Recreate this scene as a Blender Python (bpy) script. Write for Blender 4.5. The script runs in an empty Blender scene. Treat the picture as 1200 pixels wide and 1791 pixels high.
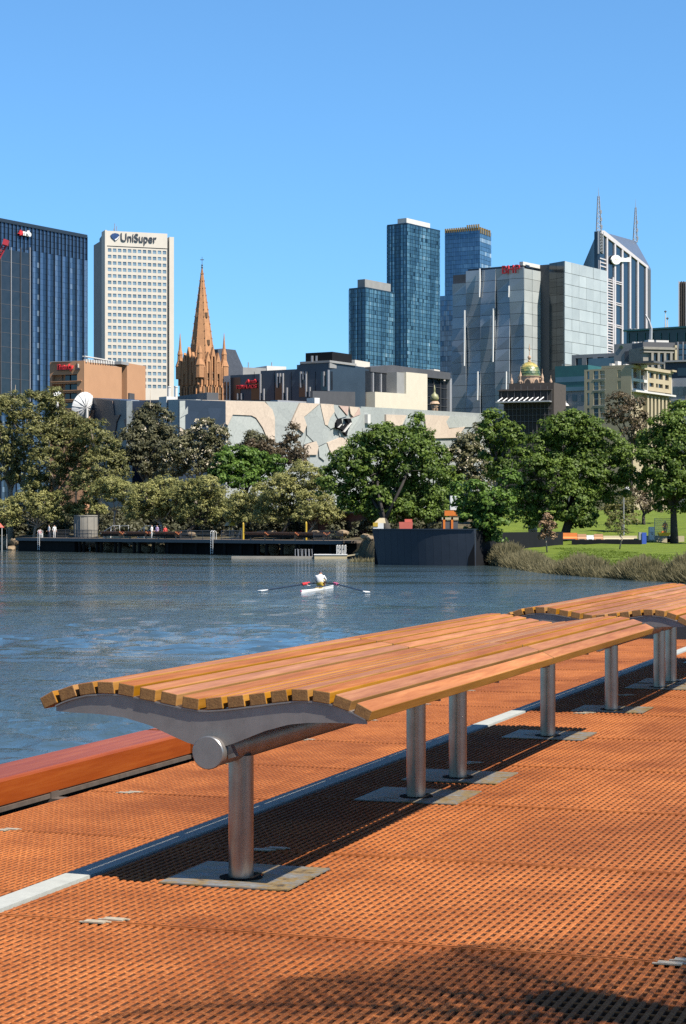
import bpy, bmesh, math, random
import numpy as np
from mathutils import Vector, Matrix

# ------------------------------------------------------------------ camera, sky, sun, exposure
SC = bpy.context.scene
F, CX, YH, H = 3450.0, 600.0, 917.0, 1.6          # focal length in photo pixels, principal column, horizon row, eye height
cam = bpy.data.cameras.new('camera'); cam_o = bpy.data.objects.new('camera', cam)
SC.collection.objects.link(cam_o); SC.camera = cam_o
cam.sensor_fit = 'HORIZONTAL'; cam.sensor_width = 36.0; cam.lens = F / 1200.0 * 36.0
cam.shift_y = 21.5 / 1200.0
cam.clip_start = 0.1; cam.clip_end = 12000
cam_o.location = (0, 0, H); cam_o.rotation_euler = (math.radians(90), 0, 0)

SUN_V = Vector((0.455, -0.368, 0.585 * math.tan(math.radians(52.8)))).normalized()   # towards the sun
world = bpy.data.worlds.new('World'); SC.world = world; world.use_nodes = True
wn, wl = world.node_tree.nodes, world.node_tree.links
sky = wn.new('ShaderNodeTexSky'); sky.sky_type = 'NISHITA'; sky.sun_disc = False
sky.sun_elevation = math.asin(SUN_V.z); sky.sun_rotation = math.atan2(SUN_V.x, SUN_V.y)
sky.altitude = 11500; sky.air_density = 5.0; sky.dust_density = 0.0; sky.ozone_density = 10.0
bg = wn['Background']; bg.inputs['Strength'].default_value = 0.07
tint = wn.new('ShaderNodeMix'); tint.data_type = 'RGBA'; tint.blend_type = 'MULTIPLY'; tint.inputs[0].default_value = 1.0
tint.inputs[7].default_value = (0.96, 1.07, 1.03, 1)            # clear, slightly greener blue over the whole sky
wl.new(sky.outputs[0], tint.inputs[6]); wl.new(tint.outputs[2], bg.inputs['Color'])
sl = bpy.data.lights.new('sun', 'SUN'); sl.energy = 5.0; sl.angle = math.radians(0.53); sl.color = (1.0, 0.93, 0.83)
sun_o = bpy.data.objects.new('sun', sl); SC.collection.objects.link(sun_o)
sun_o.rotation_euler = (-SUN_V).to_track_quat('-Z', 'Y').to_euler(); sun_o.location = SUN_V * 60
vs = SC.view_settings
vs.view_transform = 'Standard'; vs.look = 'None'; vs.gamma = 1.0; vs.use_curve_mapping = False; vs.exposure = 1.24
SC.cycles.max_bounces = 6; SC.cycles.use_adaptive_sampling = False; SC.cycles.use_denoising = False
SC.cycles.sample_clamp_indirect = 6.0
random.seed(7); RNG = np.random.default_rng(11)
TH = math.atan(1185.0 / 3450.0); SN, CS = math.sin(TH), math.cos(TH)

# ------------------------------------------------------------------ helpers
COL = SC.collection.objects
ORG = {}                                            # world origin of a root (zero for roots whose parts use local coordinates)
def P(px, py, d): return Vector(((px - CX) / F * d, d, H - (py - YH) / F * d))
def zpx(py, d): return H - (py - YH) / F * d
def water_d(py, hh=3.6): return F * hh / (py - YH)

def props(o, label=None, cat=None, group=None, kind=None):
    if label: o['label'] = label
    if cat: o['category'] = cat
    if group: o['group'] = group
    if kind: o['kind'] = kind
    return o
def thing(name, label, cat, loc=(0, 0, 0), group=None, kind=None, local=False, rotz=0.0):
    o = bpy.data.objects.new(name, None); COL.link(o); o.empty_display_size = 0.2
    o.location = loc; o.rotation_euler = (0, 0, rotz)
    ORG[o.name] = Vector((0, 0, 0)) if local else Vector(loc)
    return props(o, label, cat, group, kind or 'thing')
def org(p): return ORG.get(p.name, Vector((0, 0, 0))) if p is not None else Vector((0, 0, 0))
def link(name, me, parent=None, loc=None, rotz=0.0, scale=None):
    o = bpy.data.objects.new(name, me); COL.link(o)
    if parent is not None: o.parent = parent
    if loc is not None: o.location = loc
    if rotz: o.rotation_euler = (0, 0, rotz)
    if scale is not None: o.scale = scale
    ORG[o.name] = org(parent)
    return o

class MB:
    """collects polygons for one mesh"""
    def __init__(s): s.v = []; s.f = []; s.t = []; s.m = []
    def face(s, pts, t=0.0, m=0):
        b = len(s.v); s.v += [tuple(p) for p in pts]; s.f.append(tuple(range(b, b + len(pts)))); s.t.append(t); s.m.append(m)
    def hexa(s, c, t=0.0, m=0):                    # 8 corners: bottom 4 ccw, top 4
        b = len(s.v); s.v += [tuple(p) for p in c]
        for q in ((3, 2, 1, 0), (4, 5, 6, 7), (0, 1, 5, 4), (1, 2, 6, 5), (2, 3, 7, 6), (3, 0, 4, 7)):
            s.f.append(tuple(b + i for i in q)); s.t.append(t); s.m.append(m)
    def box(s, x0, x1, y0, y1, z0, z1, t=0.0, m=0):
        s.hexa([(x0, y0, z0), (x1, y0, z0), (x1, y1, z0), (x0, y1, z0), (x0, y0, z1), (x1, y0, z1), (x1, y1, z1), (x0, y1, z1)], t, m)
    def prism(s, a, b, t=0.0, m=0):                # two matching loops of points
        n = len(a); k = len(s.v); s.v += [tuple(p) for p in a] + [tuple(p) for p in b]
        s.f.append(tuple(k + i for i in reversed(range(n)))); s.f.append(tuple(k + n + i for i in range(n)))
        for i in range(n):
            j = (i + 1) % n; s.f.append((k + i, k + j, k + n + j, k + n + i))
        s.t += [t] * (n + 2); s.m += [m] * (n + 2)
    def plan(s, pts, z0, z1, t=0.0, m=0):
        s.prism([(p[0], p[1], z0) for p in pts], [(p[0], p[1], z1) for p in pts], t, m)
    def tube(s, pts, rad, n=8, caps=True, m=0):
        pts = [Vector(p) for p in pts]
        if not hasattr(rad, '__len__'): rad = [rad] * len(pts)
        k = len(s.v); ref = None
        for i, p in enumerate(pts):
            a = pts[max(i - 1, 0)]; c = pts[min(i + 1, len(pts) - 1)]
            d = (c - a).normalized()
            if ref is None: ref = Vector((0, 0, 1)) if abs(d.z) < .9 else Vector((1, 0, 0))
            x = d.cross(ref).normalized(); y = d.cross(x).normalized(); ref = -y if False else ref
            for j in range(n):
                an = 2 * math.pi * j / n
                s.v.append(tuple(p + (x * math.cos(an) + y * math.sin(an)) * rad[i]))
        for i in range(len(pts) - 1):
            for j in range(n):
                q = (j + 1) % n
                s.f.append((k + i * n + j, k + i * n + q, k + (i + 1) * n + q, k + (i + 1) * n + j)); s.t.append(0.0); s.m.append(m)
        if caps:
            s.f.append(tuple(k + j for j in reversed(range(n)))); s.f.append(tuple(k + (len(pts) - 1) * n + j for j in range(n)))
            s.t += [0.0, 0.0]; s.m += [m, m]
    def lathe(s, prof, cx, cy, n=16, m=0):         # profile [(r, z)...]
        k = len(s.v)
        for r, z in prof:
            for j in range(n):
                an = 2 * math.pi * j / n; s.v.append((cx + r * math.cos(an), cy + r * math.sin(an), z))
        for i in range(len(prof) - 1):
            for j in range(n):
                q = (j + 1) % n
                s.f.append((k + i * n + j, k + i * n + q, k + (i + 1) * n + q, k + (i + 1) * n + j)); s.t.append(0.0); s.m.append(m)
        s.f.append(tuple(k + j for j in reversed(range(n)))); s.f.append(tuple(k + (len(prof) - 1) * n + j for j in range(n)))
        s.t += [0.0, 0.0]; s.m += [m, m]
    def mesh(s, name, mats, origin=Vector((0, 0, 0)), smooth=False, tone=False):
        me = bpy.data.meshes.new(name)
        ox, oy, oz = origin
        me.from_pydata([(x - ox, y - oy, z - oz) for x, y, z in s.v], [], s.f)
        for mt in (mats if isinstance(mats, (list, tuple)) else [mats]): me.materials.append(mt)
        if any(s.m): me.polygons.foreach_set('material_index', s.m)
        if smooth: me.polygons.foreach_set('use_smooth', [True] * len(s.f))
        if tone:
            a = me.attributes.new('tone', 'FLOAT', 'FACE'); a.data.foreach_set('value', s.t)
        me.update(); return me
    def build(s, name, mats, parent=None, smooth=False, tone=False, origin=None):
        if parent is None and origin is None:
            a = np.array(s.v); origin = Vector(((a[:, 0].min() + a[:, 0].max()) / 2, (a[:, 1].min() + a[:, 1].max()) / 2, a[:, 2].min()))
        o0 = org(parent) if parent is not None else origin
        me = s.mesh(name, mats, o0, smooth, tone)
        return link(name, me, parent, loc=None if parent is not None else origin)

def bevel(o, w, seg=2, ang=40):
    b = o.modifiers.new('bevel', 'BEVEL'); b.width = w; b.segments = seg; b.limit_method = 'ANGLE'; b.angle_limit = math.radians(ang)
    return o
def smooth_angle(me, deg=35):
    me.polygons.foreach_set('use_smooth', [True] * len(me.polygons))
    me.set_sharp_from_angle(angle=math.radians(deg))

# ------------------------------------------------------------------ materials
def nodes_of(name):
    m = bpy.data.materials.new(name); m.use_nodes = True
    nt = m.node_tree; return m, nt, nt.nodes, nt.links, nt.nodes['Principled BSDF']
def noise_node(n, l, co, scale, detail=4, rough=.6):
    t = n.new('ShaderNodeTexNoise'); t.inputs['Scale'].default_value = scale; t.inputs['Detail'].default_value = detail
    t.inputs['Roughness'].default_value = rough; l.new(co, t.inputs['Vector']); return t
def ramp(n, l, fac, stops):
    r = n.new('ShaderNodeValToRGB'); e = r.color_ramp.elements
    while len(e) < len(stops): e.new(.5)
    for i, (p, c) in enumerate(stops): e[i].position = p; e[i].color = (*c, 1) if len(c) == 3 else c
    l.new(fac, r.inputs[0]); return r
def mixc(n, l, fac, a, b, mode='MIX'):
    m = n.new('ShaderNodeMix'); m.data_type = 'RGBA'; m.blend_type = mode
    for k, v in ((0, fac), (6, a), (7, b)):
        if hasattr(v, 'is_linked'): l.new(v, m.inputs[k])
        else: m.inputs[k].default_value = v if k == 0 else (*v, 1)
    return m.outputs[2]
def mat(name, c, c2=None, scale=3.0, rough=.6, metal=0.0, bump=0.0, bscale=None, rnd=0.0, spec=.5, dist=.02):
    """plain procedural surface: two colours mixed by world-space noise, fine relief, an optional per-object shift"""
    m, nt, n, l, b = nodes_of(name)
    geo = n.new('ShaderNodeNewGeometry')
    c2 = c2 or tuple(x * .78 for x in c)
    t = noise_node(n, l, geo.outputs['Position'], scale, 5, .65)
    r = ramp(n, l, t.outputs['Fac'], [(.3, c2), (.7, c)])
    col = r.outputs[0]
    if rnd:
        oi = n.new('ShaderNodeObjectInfo'); hs = n.new('ShaderNodeHueSaturation')
        mr = n.new('ShaderNodeMapRange'); mr.inputs[3].default_value = 1 - rnd; mr.inputs[4].default_value = 1 + rnd
        l.new(oi.outputs['Random'], mr.inputs[0]); l.new(mr.outputs[0], hs.inputs['Value']); l.new(col, hs.inputs['Color']); col = hs.outputs[0]
    l.new(col, b.inputs['Base Color'])
    b.inputs['Roughness'].default_value = rough; b.inputs['Metallic'].default_value = metal; b.inputs['Specular IOR Level'].default_value = spec
    if bump:
        t2 = noise_node(n, l, geo.outputs['Position'], bscale or scale * 6, 4)
        bp = n.new('ShaderNodeBump'); bp.inputs['Strength'].default_value = bump; bp.inputs['Distance'].default_value = dist
        l.new(t2.outputs['Fac'], bp.inputs['Height']); l.new(bp.outputs[0], b.inputs['Normal'])
    return m
def emat_tone(name, stops, rough=.12, metal=.5, spec=.8):
    """facade glass: each pane takes its own shade from the face attribute"""
    m, nt, n, l, b = nodes_of(name)
    a = n.new('ShaderNodeAttribute'); a.attribute_name = 'tone'
    r = ramp(n, l, a.outputs['Fac'], stops); l.new(r.outputs[0], b.inputs['Base Color'])
    b.inputs['Roughness'].default_value = rough; b.inputs['Metallic'].default_value = metal; b.inputs['Specular IOR Level'].default_value = spec
    return m
def leaf_mat(name, dark, light, trans=.3):
    m, nt, n, l, b = nodes_of(name)
    a = n.new('ShaderNodeAttribute'); a.attribute_name = 'tone'
    r = ramp(n, l, a.outputs['Fac'], [(.0, dark), (1.0, light)])
    l.new(r.outputs[0], b.inputs['Base Color']); b.inputs['Roughness'].default_value = .55; b.inputs['Specular IOR Level'].default_value = .25
    t = n.new('ShaderNodeBsdfTranslucent'); l.new(r.outputs[0], t.inputs[0])
    mx = n.new('ShaderNodeMixShader'); mx.inputs[0].default_value = trans
    l.new(b.outputs[0], mx.inputs[1]); l.new(t.outputs[0], mx.inputs[2]); l.new(mx.outputs[0], n['Material Output'].inputs[0])
    return m
def wood_mat(name, cols, axis=1, rough=.55, stretch=.06, scale=26, rnd=.14, val=1.0):
    m, nt, n, l, b = nodes_of(name)
    tc = n.new('ShaderNodeTexCoord'); mp = n.new('ShaderNodeMapping'); sc = [1.0, 1.0, 1.0]; sc[axis] = stretch
    mp.inputs['Scale'].default_value = sc; l.new(tc.outputs['Object'], mp.inputs[0])
    oi = n.new('ShaderNodeObjectInfo'); vm = n.new('ShaderNodeVectorMath'); vm.operation = 'ADD'
    cb = n.new('ShaderNodeCombineXYZ'); mu = n.new('ShaderNodeMath'); mu.operation = 'MULTIPLY'; mu.inputs[1].default_value = 37.0
    l.new(oi.outputs['Random'], mu.inputs[0]); l.new(mu.outputs[0], cb.inputs[axis]); l.new(mu.outputs[0], cb.inputs[2])
    l.new(mp.outputs[0], vm.inputs[0]); l.new(cb.outputs[0], vm.inputs[1])
    g = noise_node(n, l, vm.outputs[0], scale, 6, .7)
    r = ramp(n, l, g.outputs['Fac'], [(.25, cols[0]), (.5, cols[1]), (.75, cols[2])])
    big = noise_node(n, l, vm.outputs[0], scale * .16, 3, .5)
    rb = ramp(n, l, big.outputs['Fac'], [(.35, (.76, .70, .64)), (.68, (1.10, 1.08, 1.0))])
    c = mixc(n, l, 1.0, r.outputs[0], rb.outputs[0], 'MULTIPLY')
    hs = n.new('ShaderNodeHueSaturation'); l.new(c, hs.inputs['Color'])
    mr = n.new('ShaderNodeMapRange'); mr.inputs[3].default_value = val - rnd; mr.inputs[4].default_value = val + rnd
    l.new(oi.outputs['Random'], mr.inputs[0]); l.new(mr.outputs[0], hs.inputs['Value'])
    w = n.new('ShaderNodeTexWhiteNoise'); w.noise_dimensions = '1D'; l.new(oi.outputs['Random'], w.inputs['W'])
    mr2 = n.new('ShaderNodeMapRange'); mr2.inputs[3].default_value = .93; mr2.inputs[4].default_value = 1.12
    l.new(w.outputs['Value'], mr2.inputs[0]); l.new(mr2.outputs[0], hs.inputs['Saturation'])
    l.new(hs.outputs[0], b.inputs['Base Color']); b.inputs['Roughness'].default_value = rough; b.inputs['Specular IOR Level'].default_value = .22
    bp = n.new('ShaderNodeBump'); bp.inputs['Strength'].default_value = .35; bp.inputs['Distance'].default_value = .004
    l.new(g.outputs['Fac'], bp.inputs['Height']); l.new(bp.outputs[0], b.inputs['Normal'])
    return m

# ================================================================== near wharf: deck, edge beam, benches
DECK_ROT = -TH                                       # deck frame: local x = across (right), local y = along the wharf

def deck_material():
    m, nt, n, l, b = nodes_of('deck_grating')
    geo = n.new('ShaderNodeNewGeometry')
    t1 = noise_node(n, l, geo.outputs['Position'], 55, 5, .7)
    t2 = noise_node(n, l, geo.outputs['Position'], 2.2, 5, .6)
    t3 = noise_node(n, l, geo.outputs['Position'], .75, 6, .68)
    r1 = ramp(n, l, t1.outputs['Fac'], [(.25, (.20, .052, .010)), (.5, (.375, .117, .031)), (.75, (.57, .24, .088))])
    r2 = ramp(n, l, t2.outputs['Fac'], [(.33, (.80, .76, .74)), (.55, (1.0, 1.0, 1.0)), (.75, (1.12, 1.10, 1.0))])
    r3 = ramp(n, l, t3.outputs['Fac'], [(.36, (.58, .50, .48)), (.54, (1, 1, 1))])
    c = mixc(n, l, 1.0, r1.outputs[0], r2.outputs[0], 'MULTIPLY'); c = mixc(n, l, .8, c, r3.outputs[0], 'MULTIPLY')
    oi = n.new('ShaderNodeObjectInfo'); ro = ramp(n, l, oi.outputs['Random'], [(0, (.84, .80, .78)), (1, (1.06, 1.06, 1.06))]); c = mixc(n, l, 1.0, c, ro.outputs[0], 'MULTIPLY')
    l.new(c, b.inputs['Base Color']); b.inputs['Roughness'].default_value = .8; b.inputs['Specular IOR Level'].default_value = .12
    bp = n.new('ShaderNodeBump'); bp.inputs['Strength'].default_value = .5; bp.inputs['Distance'].default_value = .003
    l.new(t1.outputs['Fac'], bp.inputs['Height']); l.new(bp.outputs[0], b.inputs['Normal'])
    return m
M_DECK = deck_material()
M_HOLESHADE = mat('shaded_hole_sides', (.17, .055, .015), (.09, .03, .009), 30, .8)  # darker deck colour: shade inside the holes is put into their sides
M_VOID = mat('dark_steel_and_void_shade', (.010, .006, .004), (.006, .004, .003), 4, .9, spec=.1)  # near-black colour stands in for the shade under the deck
M_COVER = mat('cover_strip_aluminium', (.42, .43, .39), (.33, .34, .315), 9, .85, 0, .15, 60)
M_CLIP = mat('pale_clip', (.46, .40, .29), (.33, .26, .17), 40, .5)
def steel_mat(name, c=(.50, .48, .46), rough=.34, metal=.85):
    m, nt, n, l, b = nodes_of(name)
    tc = n.new('ShaderNodeTexCoord'); mp = n.new('ShaderNodeMapping'); mp.inputs['Scale'].default_value = (1, 1, .05); l.new(tc.outputs['Object'], mp.inputs[0])
    t = noise_node(n, l, mp.outputs[0], 60, 4, .7); t2 = noise_node(n, l, tc.outputs['Object'], 7, 4, .6)
    r = ramp(n, l, t2.outputs['Fac'], [(.3, tuple(x * .72 for x in c)), (.7, c)]); l.new(r.outputs[0], b.inputs['Base Color'])
    b.inputs['Metallic'].default_value = metal
    mr = n.new('ShaderNodeMapRange'); mr.inputs[3].default_value = rough - .1; mr.inputs[4].default_value = rough + .12
    l.new(t.outputs['Fac'], mr.inputs[0]); l.new(mr.outputs[0], b.inputs['Roughness'])
    bp = n.new('ShaderNodeBump'); bp.inputs['Strength'].default_value = .12; bp.inputs['Distance'].default_value = .002
    l.new(t.outputs['Fac'], bp.inputs['Height']); l.new(bp.outputs[0], b.inputs['Normal'])
    return m
M_STEEL = steel_mat('brushed_steel_leg', (.48, .45, .42), .27, 1.0)
M_ARM = steel_mat('cast_steel_arm', (.40, .365, .335), .46, .75)
M_CAP = steel_mat('polished_end_cap', (.40, .385, .37), .34, .75)
def plate_mat():
    m, nt, n, l, b = nodes_of('stained_base_plate')
    geo = n.new('ShaderNodeNewGeometry')
    a = noise_node(n, l, geo.outputs['Position'], 9, 5, .7); c = noise_node(n, l, geo.outputs['Position'], 38, 4, .7)
    r = ramp(n, l, a.outputs['Fac'], [(.30, (.30, .31, .30)), (.44, (.22, .21, .19)), (.56, (.30, .20, .07)), (.68, (.09, .065, .04))])
    r2 = ramp(n, l, c.outputs['Fac'], [(.3, (.75, .75, .75)), (.7, (1.15, 1.15, 1.15))])
    l.new(mixc(n, l, 1.0, r.outputs[0], r2.outputs[0], 'MULTIPLY'), b.inputs['Base Color'])
    b.inputs['Roughness'].default_value = .5; b.inputs['Metallic'].default_value = .25
    return m
M_PLATE = plate_mat()
M_SLAT = wood_mat('bench_hardwood', [(.25, .084, .024), (.39, .15, .050), (.52, .24, .095)], axis=1, rough=.5, val=1.0, rnd=.09)
M_SLATEND = mat('bench_hardwood_end_grain', (.27, .135, .035), (.17, .08, .02), 45, .6, 0, .4, 120, dist=.004)
M_SLATSIDE = wood_mat('bench_hardwood_sawn_side', [(.26, .125, .022), (.37, .185, .04), (.46, .24, .065)], axis=1, rough=.6, rnd=.08)
M_BEAM = wood_mat('edge_beam_jarrah', [(.24, .048, .010), (.33, .075, .017), (.42, .12, .03)], axis=1, rough=.42, scale=14, rnd=.05, val=.95)

deck = bpy.data.objects.new('deck', None)
def deck_root():
    s = MB()                                          # under-frame of the wharf, near-black for the shade below the grating
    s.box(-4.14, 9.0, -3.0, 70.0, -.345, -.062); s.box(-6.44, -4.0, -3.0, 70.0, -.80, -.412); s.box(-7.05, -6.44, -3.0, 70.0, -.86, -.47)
    me = s.mesh('deck', M_VOID)
    o = link('deck', me); o.rotation_euler = (0, 0, DECK_ROT); ORG[o.name] = Vector((0, 0, 0))
    return props(o, kind='structure')
bpy.data.objects.remove(deck)
deck = deck_root()

BAR, PITCH_U = .0385, .0767
def panel_mesh(name, nb, length):
    """one moulded grating panel: long flat-topped bars, lower cross bars, a lip at both ends"""
    s = MB(); w = nb * BAR; bw = .0205; top = 0.0; low = -.038; ch = .003
    for i in range(nb):
        x0 = i * BAR + (BAR - bw) / 2; x1 = x0 + bw
        pr = [(x0 + .003, low), (x1 - .003, low), (x1, top - ch), (x1 - ch, top), (x0 + ch, top), (x0, top - ch)]
        s.prism([(x, .012, z) for x, z in pr], [(x, length - .012, z) for x, z in pr]); s.m[-6:] = [1, 1, 0, 0, 0, 1]
    nr = round(length / PITCH_U); pu = length / nr; cw = .0125
    for j in range(1, nr):
        yc = j * pu
        for i in range(-1, nb):
            x0 = max(i * BAR + (BAR + bw) / 2 - .002, 0.0); x1 = min(i * BAR + (BAR + bw) / 2 + BAR - bw + .002, nb * BAR)
            a = (yc - cw / 2, -.0065); c = (yc - cw / 4, -.0025); e = (yc + cw / 4, -.0025); g = (yc + cw / 2, -.0065)
            for p, q in ((a, c), (c, e), (e, g)):
                s.face([(x0, p[0], p[1]), (x1, p[0], p[1]), (x1, q[0], q[1]), (x0, q[0], q[1])])
            s.face([(x0, a[0], low), (x1, a[0], low), (x1, a[0], a[1]), (x0, a[0], a[1])], m=1)
            s.face([(x1, g[0], low), (x0, g[0], low), (x0, g[0], g[1]), (x1, g[0], g[1])], m=1)
    for y in (0.0, length - .016):
        s.box(0.002, w - .002, y, y + .016, low, .0012)
    return s.mesh(name, [M_DECK, M_HOLESHADE])
PR = panel_mesh('deck_panel', 30, 1.836); WPAN = 30 * BAR
def in_view(u, v, z=0.0, m=60):
    x, d = u * SN + v * CS, u * CS - v * SN
    if d < 1: return False
    return -m < CX + F * x / d < 1200 + m and YH + F * (H - z) / d < 1791 + m
for r in range(-3, 15):
    for c in range(0, 9):
        u0, v0 = 7.205 - 1.85 + r * 1.85, -3.985 + c * WPAN
        link('deck_panel', PR, deck, (v0, u0, 0))
LOW = -.347                                           # the strip of deck along the water lies one step lower
for r in range(-5, 12):
    for c in range(0, 2):
        u0, v0 = 11.2 + r * 1.85, -6.44 + c * WPAN
        link('deck_panel', PR, deck, (v0, u0, LOW))
s = MB(); s.box(-4.128, -4.118, -3, 40, LOW, -.032); s.build('step_riser', M_VOID, deck)
s = MB(); s.box(-4.148, -4.022, 0, 3.08, -.03, -.002); CVM = s.mesh('cover_strip', M_COVER)
for k in range(0, 11): link('cover_strip', CVM, deck, (0, 2.05 + k * 3.085, 0))
s = MB(); s.box(-.045, .045, -.022, .022, 0, .006); s.box(-.062, -.045, -.022, -.006, 0, .004); s.box(.045, .062, .006, .022, 0, .004)
CLM = s.mesh('panel_clip', M_CLIP)
for r in range(0, 12):
    for c in range(0, 4):
        u0, v0 = 7.205 + r * 1.85, -3.49 + c * 2 * WPAN
        if in_view(u0, v0, m=0):
            link('panel_clip', CLM, deck, (v0 - .025, u0 - .036, .0015)); link('panel_clip', CLM, deck, (v0 + .025, u0 + .034, .0015))
for r in range(0, 7):
    u0 = 11.19 + r * 1.85
    link('panel_clip', CLM, deck, (-6.14, u0 - .034, LOW)); link('panel_clip', CLM, deck, (-6.09, u0 + .026, LOW))

# timber edge beams on steel brackets along the water side
s = MB(); s.v = []
def beam_mesh(L):
    s = MB(); r = .022; x0, x1, z0, z1 = -.22, .22, 0.0, .192
    pr = [(x0 + .008, z0), (x1 - .008, z0), (x1, z0 + .008), (x1, z1 - r), (x1 - r * .3, z1 - r * .3), (x1 - r, z1), (x0 + r, z1), (x0 + r * .3, z1 - r * .3), (x0, z1 - r), (x0, z0 + .008)]
    s.prism([(x, 0, z) for x, z in pr], [(x, L, z) for x, z in pr])
    return s.mesh('timber', M_BEAM)
M_BRACK = mat('beam_bracket_steel', (.20, .16, .13), (.12, .09, .07), 8, .5, .4)
for k, (u0, L, lab) in enumerate([(2.0, 13.50, 'long red hardwood edge beam at the deck edge left of the bench'),
                                  (15.58, 10.0, 'second hardwood edge beam, mostly hidden behind the slatted bench')]):
    t = thing('edge_beam', lab, 'timber beam', (-6.92 * CS + u0 * SN, 6.92 * SN + u0 * CS, -.362), 'hardwood beams along the deck edge', local=True, rotz=DECK_ROT)
    link('timber', beam_mesh(L), t)
    b = MB(); b.box(-.24, .235, 0.02, L - .02, -.035, -.004); b.build('bearer_plate', M_BRACK, t)
    for q in range(int(L // 2)):
        b = MB(); b.box(.05, .40, .9 + 2 * q, 1.02 + 2 * q, -.09, -.037); b.box(.235, .243, .9 + 2 * q, 1.02 + 2 * q, -.037, .01); b.build('bracket', M_BRACK, t)
    if k == 0:
        b = MB(); b.box(-.18, .19, L + .002, L + .068, 0, .16); b.build('joint_plate', M_ARM, t)

# ---- the wave-shaped benches
SL = [[(-0.851,0.817),(-0.787,0.853),(-0.762,0.800),(-0.828,0.770)],[(-0.762,0.856),(-0.687,0.882),(-0.668,0.832),(-0.745,0.804)],
[(-0.662,0.886),(-0.588,0.898),(-0.573,0.845),(-0.652,0.834)],[(-0.565,0.900),(-0.487,0.900),(-0.480,0.846),(-0.562,0.846)],
[(-0.459,0.898),(-0.383,0.886),(-0.388,0.833),(-0.466,0.845)],[(-0.356,0.882),(-0.280,0.870),(-0.285,0.816),(-0.361,0.828)],
[(-0.254,0.866),(-0.179,0.852),(-0.185,0.799),(-0.261,0.812)],[(-0.152,0.848),(-0.074,0.837),(-0.079,0.785),(-0.157,0.796)],
[(-0.047,0.838),(0.030,0.848),(0.038,0.795),(-0.042,0.786)],[(0.055,0.850),(0.131,0.860),(0.140,0.808),(0.060,0.798)],
[(0.156,0.863),(0.230,0.874),(0.241,0.822),(0.163,0.811)],[(0.256,0.878),(0.330,0.889),(0.340,0.837),(0.263,0.826)],
[(0.355,0.892),(0.430,0.892),(0.435,0.840),(0.357,0.839)],[(0.454,0.890),(0.532,0.880),(0.530,0.828),(0.450,0.838)],
[(0.556,0.873),(0.632,0.848),(0.616,0.800),(0.541,0.824)],[(0.652,0.840),(0.721,0.806),(0.702,0.760),(0.634,0.793)]]
for q in SL:                                          # even out to rectangular planks
    pass
def slat_mesh(q, L):
    s = MB(); s.prism([(x, 0, z) for x, z in reversed(q)], [(x, L, z) for x, z in reversed(q)])
    me = s.mesh('slat', [M_SLAT, M_SLATEND, M_SLATSIDE])
    me.polygons[3].material_index = 2; me.polygons[5].material_index = 2
    me.polygons[0].material_index = 1; me.polygons[1].material_index = 1
    return me
ARM_TOP = [(-.80, .768), (-.757, .790), (-.70, .812), (-.62, .832), (-.52, .841), (-.42, .836), (-.28, .811), (-.16, .789), (-.06, .778), (.04, .786), (.16, .803), (.28, .821), (.38, .834), (.46, .834), (.54, .823), (.62, .797), (.705, .757)]
ARM_BOT = [(.69, .748), (.60, .7495), (.525, .749), (.429, .746), (.340, .736), (.228, .704), (.115, .658), (.055, .634), (.0, .628), (-.07, .630), (-.118, .634), (-.196, .663), (-.320, .712), (-.445, .743), (-.578, .754), (-.70, .756), (-.775, .760)]
def arm_mesh():
    s = MB(); lo = ARM_TOP + ARM_BOT; n = len(ARM_TOP)
    # plate as strips so that the outline stays clean
    xs = list(np.linspace(-.775, .69, 49)); bt = list(reversed(ARM_BOT))
    top = [(x, float(np.interp(x, [p[0] for p in ARM_TOP], [p[1] for p in ARM_TOP]))) for x in xs]; bot = [(x, min(float(np.interp(x, [p[0] for p in bt], [p[1] for p in bt])), z - .004)) for x, z in top]; n = len(top)
    for y0, y1 in ((0.0, .014),):
        for i in range(n - 1):
            a, b, c, d = top[i], top[i + 1], bot[i + 1], bot[i]
            s.hexa([(d[0], y0, d[1]), (c[0], y0, c[1]), (c[0], y1, c[1]), (d[0], y1, d[1]), (a[0], y0, a[1]), (b[0], y0, b[1]), (b[0], y1, b[1]), (a[0], y1, a[1])])
    for i in range(n - 1):                            # top flange under the slats and a rolled lower edge
        a, b = top[i], top[i + 1]
        s.hexa([(a[0], -.012, a[1]), (b[0], -.012, b[1]), (b[0], .062, b[1]), (a[0], .062, a[1]), (a[0], -.012, a[1] + .007), (b[0], -.012, b[1] + .007), (b[0], .062, b[1] + .007), (a[0], .062, a[1] + .007)])
    return s.mesh('arm', M_ARM)
ARM = arm_mesh()
s = MB(); s.lathe([(.057, 0), (.057, .56)], 0, 0, 32); LEGM = s.mesh('leg', M_STEEL); smooth_angle(LEGM)
s = MB()
for an0, an1 in ((0, math.pi), (math.pi, 2 * math.pi)):      # base plate in two halves round the leg
    k = 14; arc = [(.083 * math.cos(an0 + (an1 - an0) * i / k), .083 * math.sin(an0 + (an1 - an0) * i / k)) for i in range(k + 1)]
    sg = 1 if an0 == 0 else -1
    outer = [(-.305 * sg, .0015 * sg), (-.305 * sg, .29 * sg), (.305 * sg, .29 * sg), (.305 * sg, .0015 * sg)]
    pts = [(x, y + .0015 * sg) for x, y in arc] + outer
    if sg < 0: pts = pts
    s.prism([(x, y, .001) for x, y in pts], [(x, y, .0075) for x, y in pts])
PLATEM = s.mesh('base_plate', M_PLATE)
s = MB(); s.lathe([(.098, .0005), (.098, .003), (.05, .003)], 0, 0, 24); RINGM = s.mesh('leg_socket', M_VOID)

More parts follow.
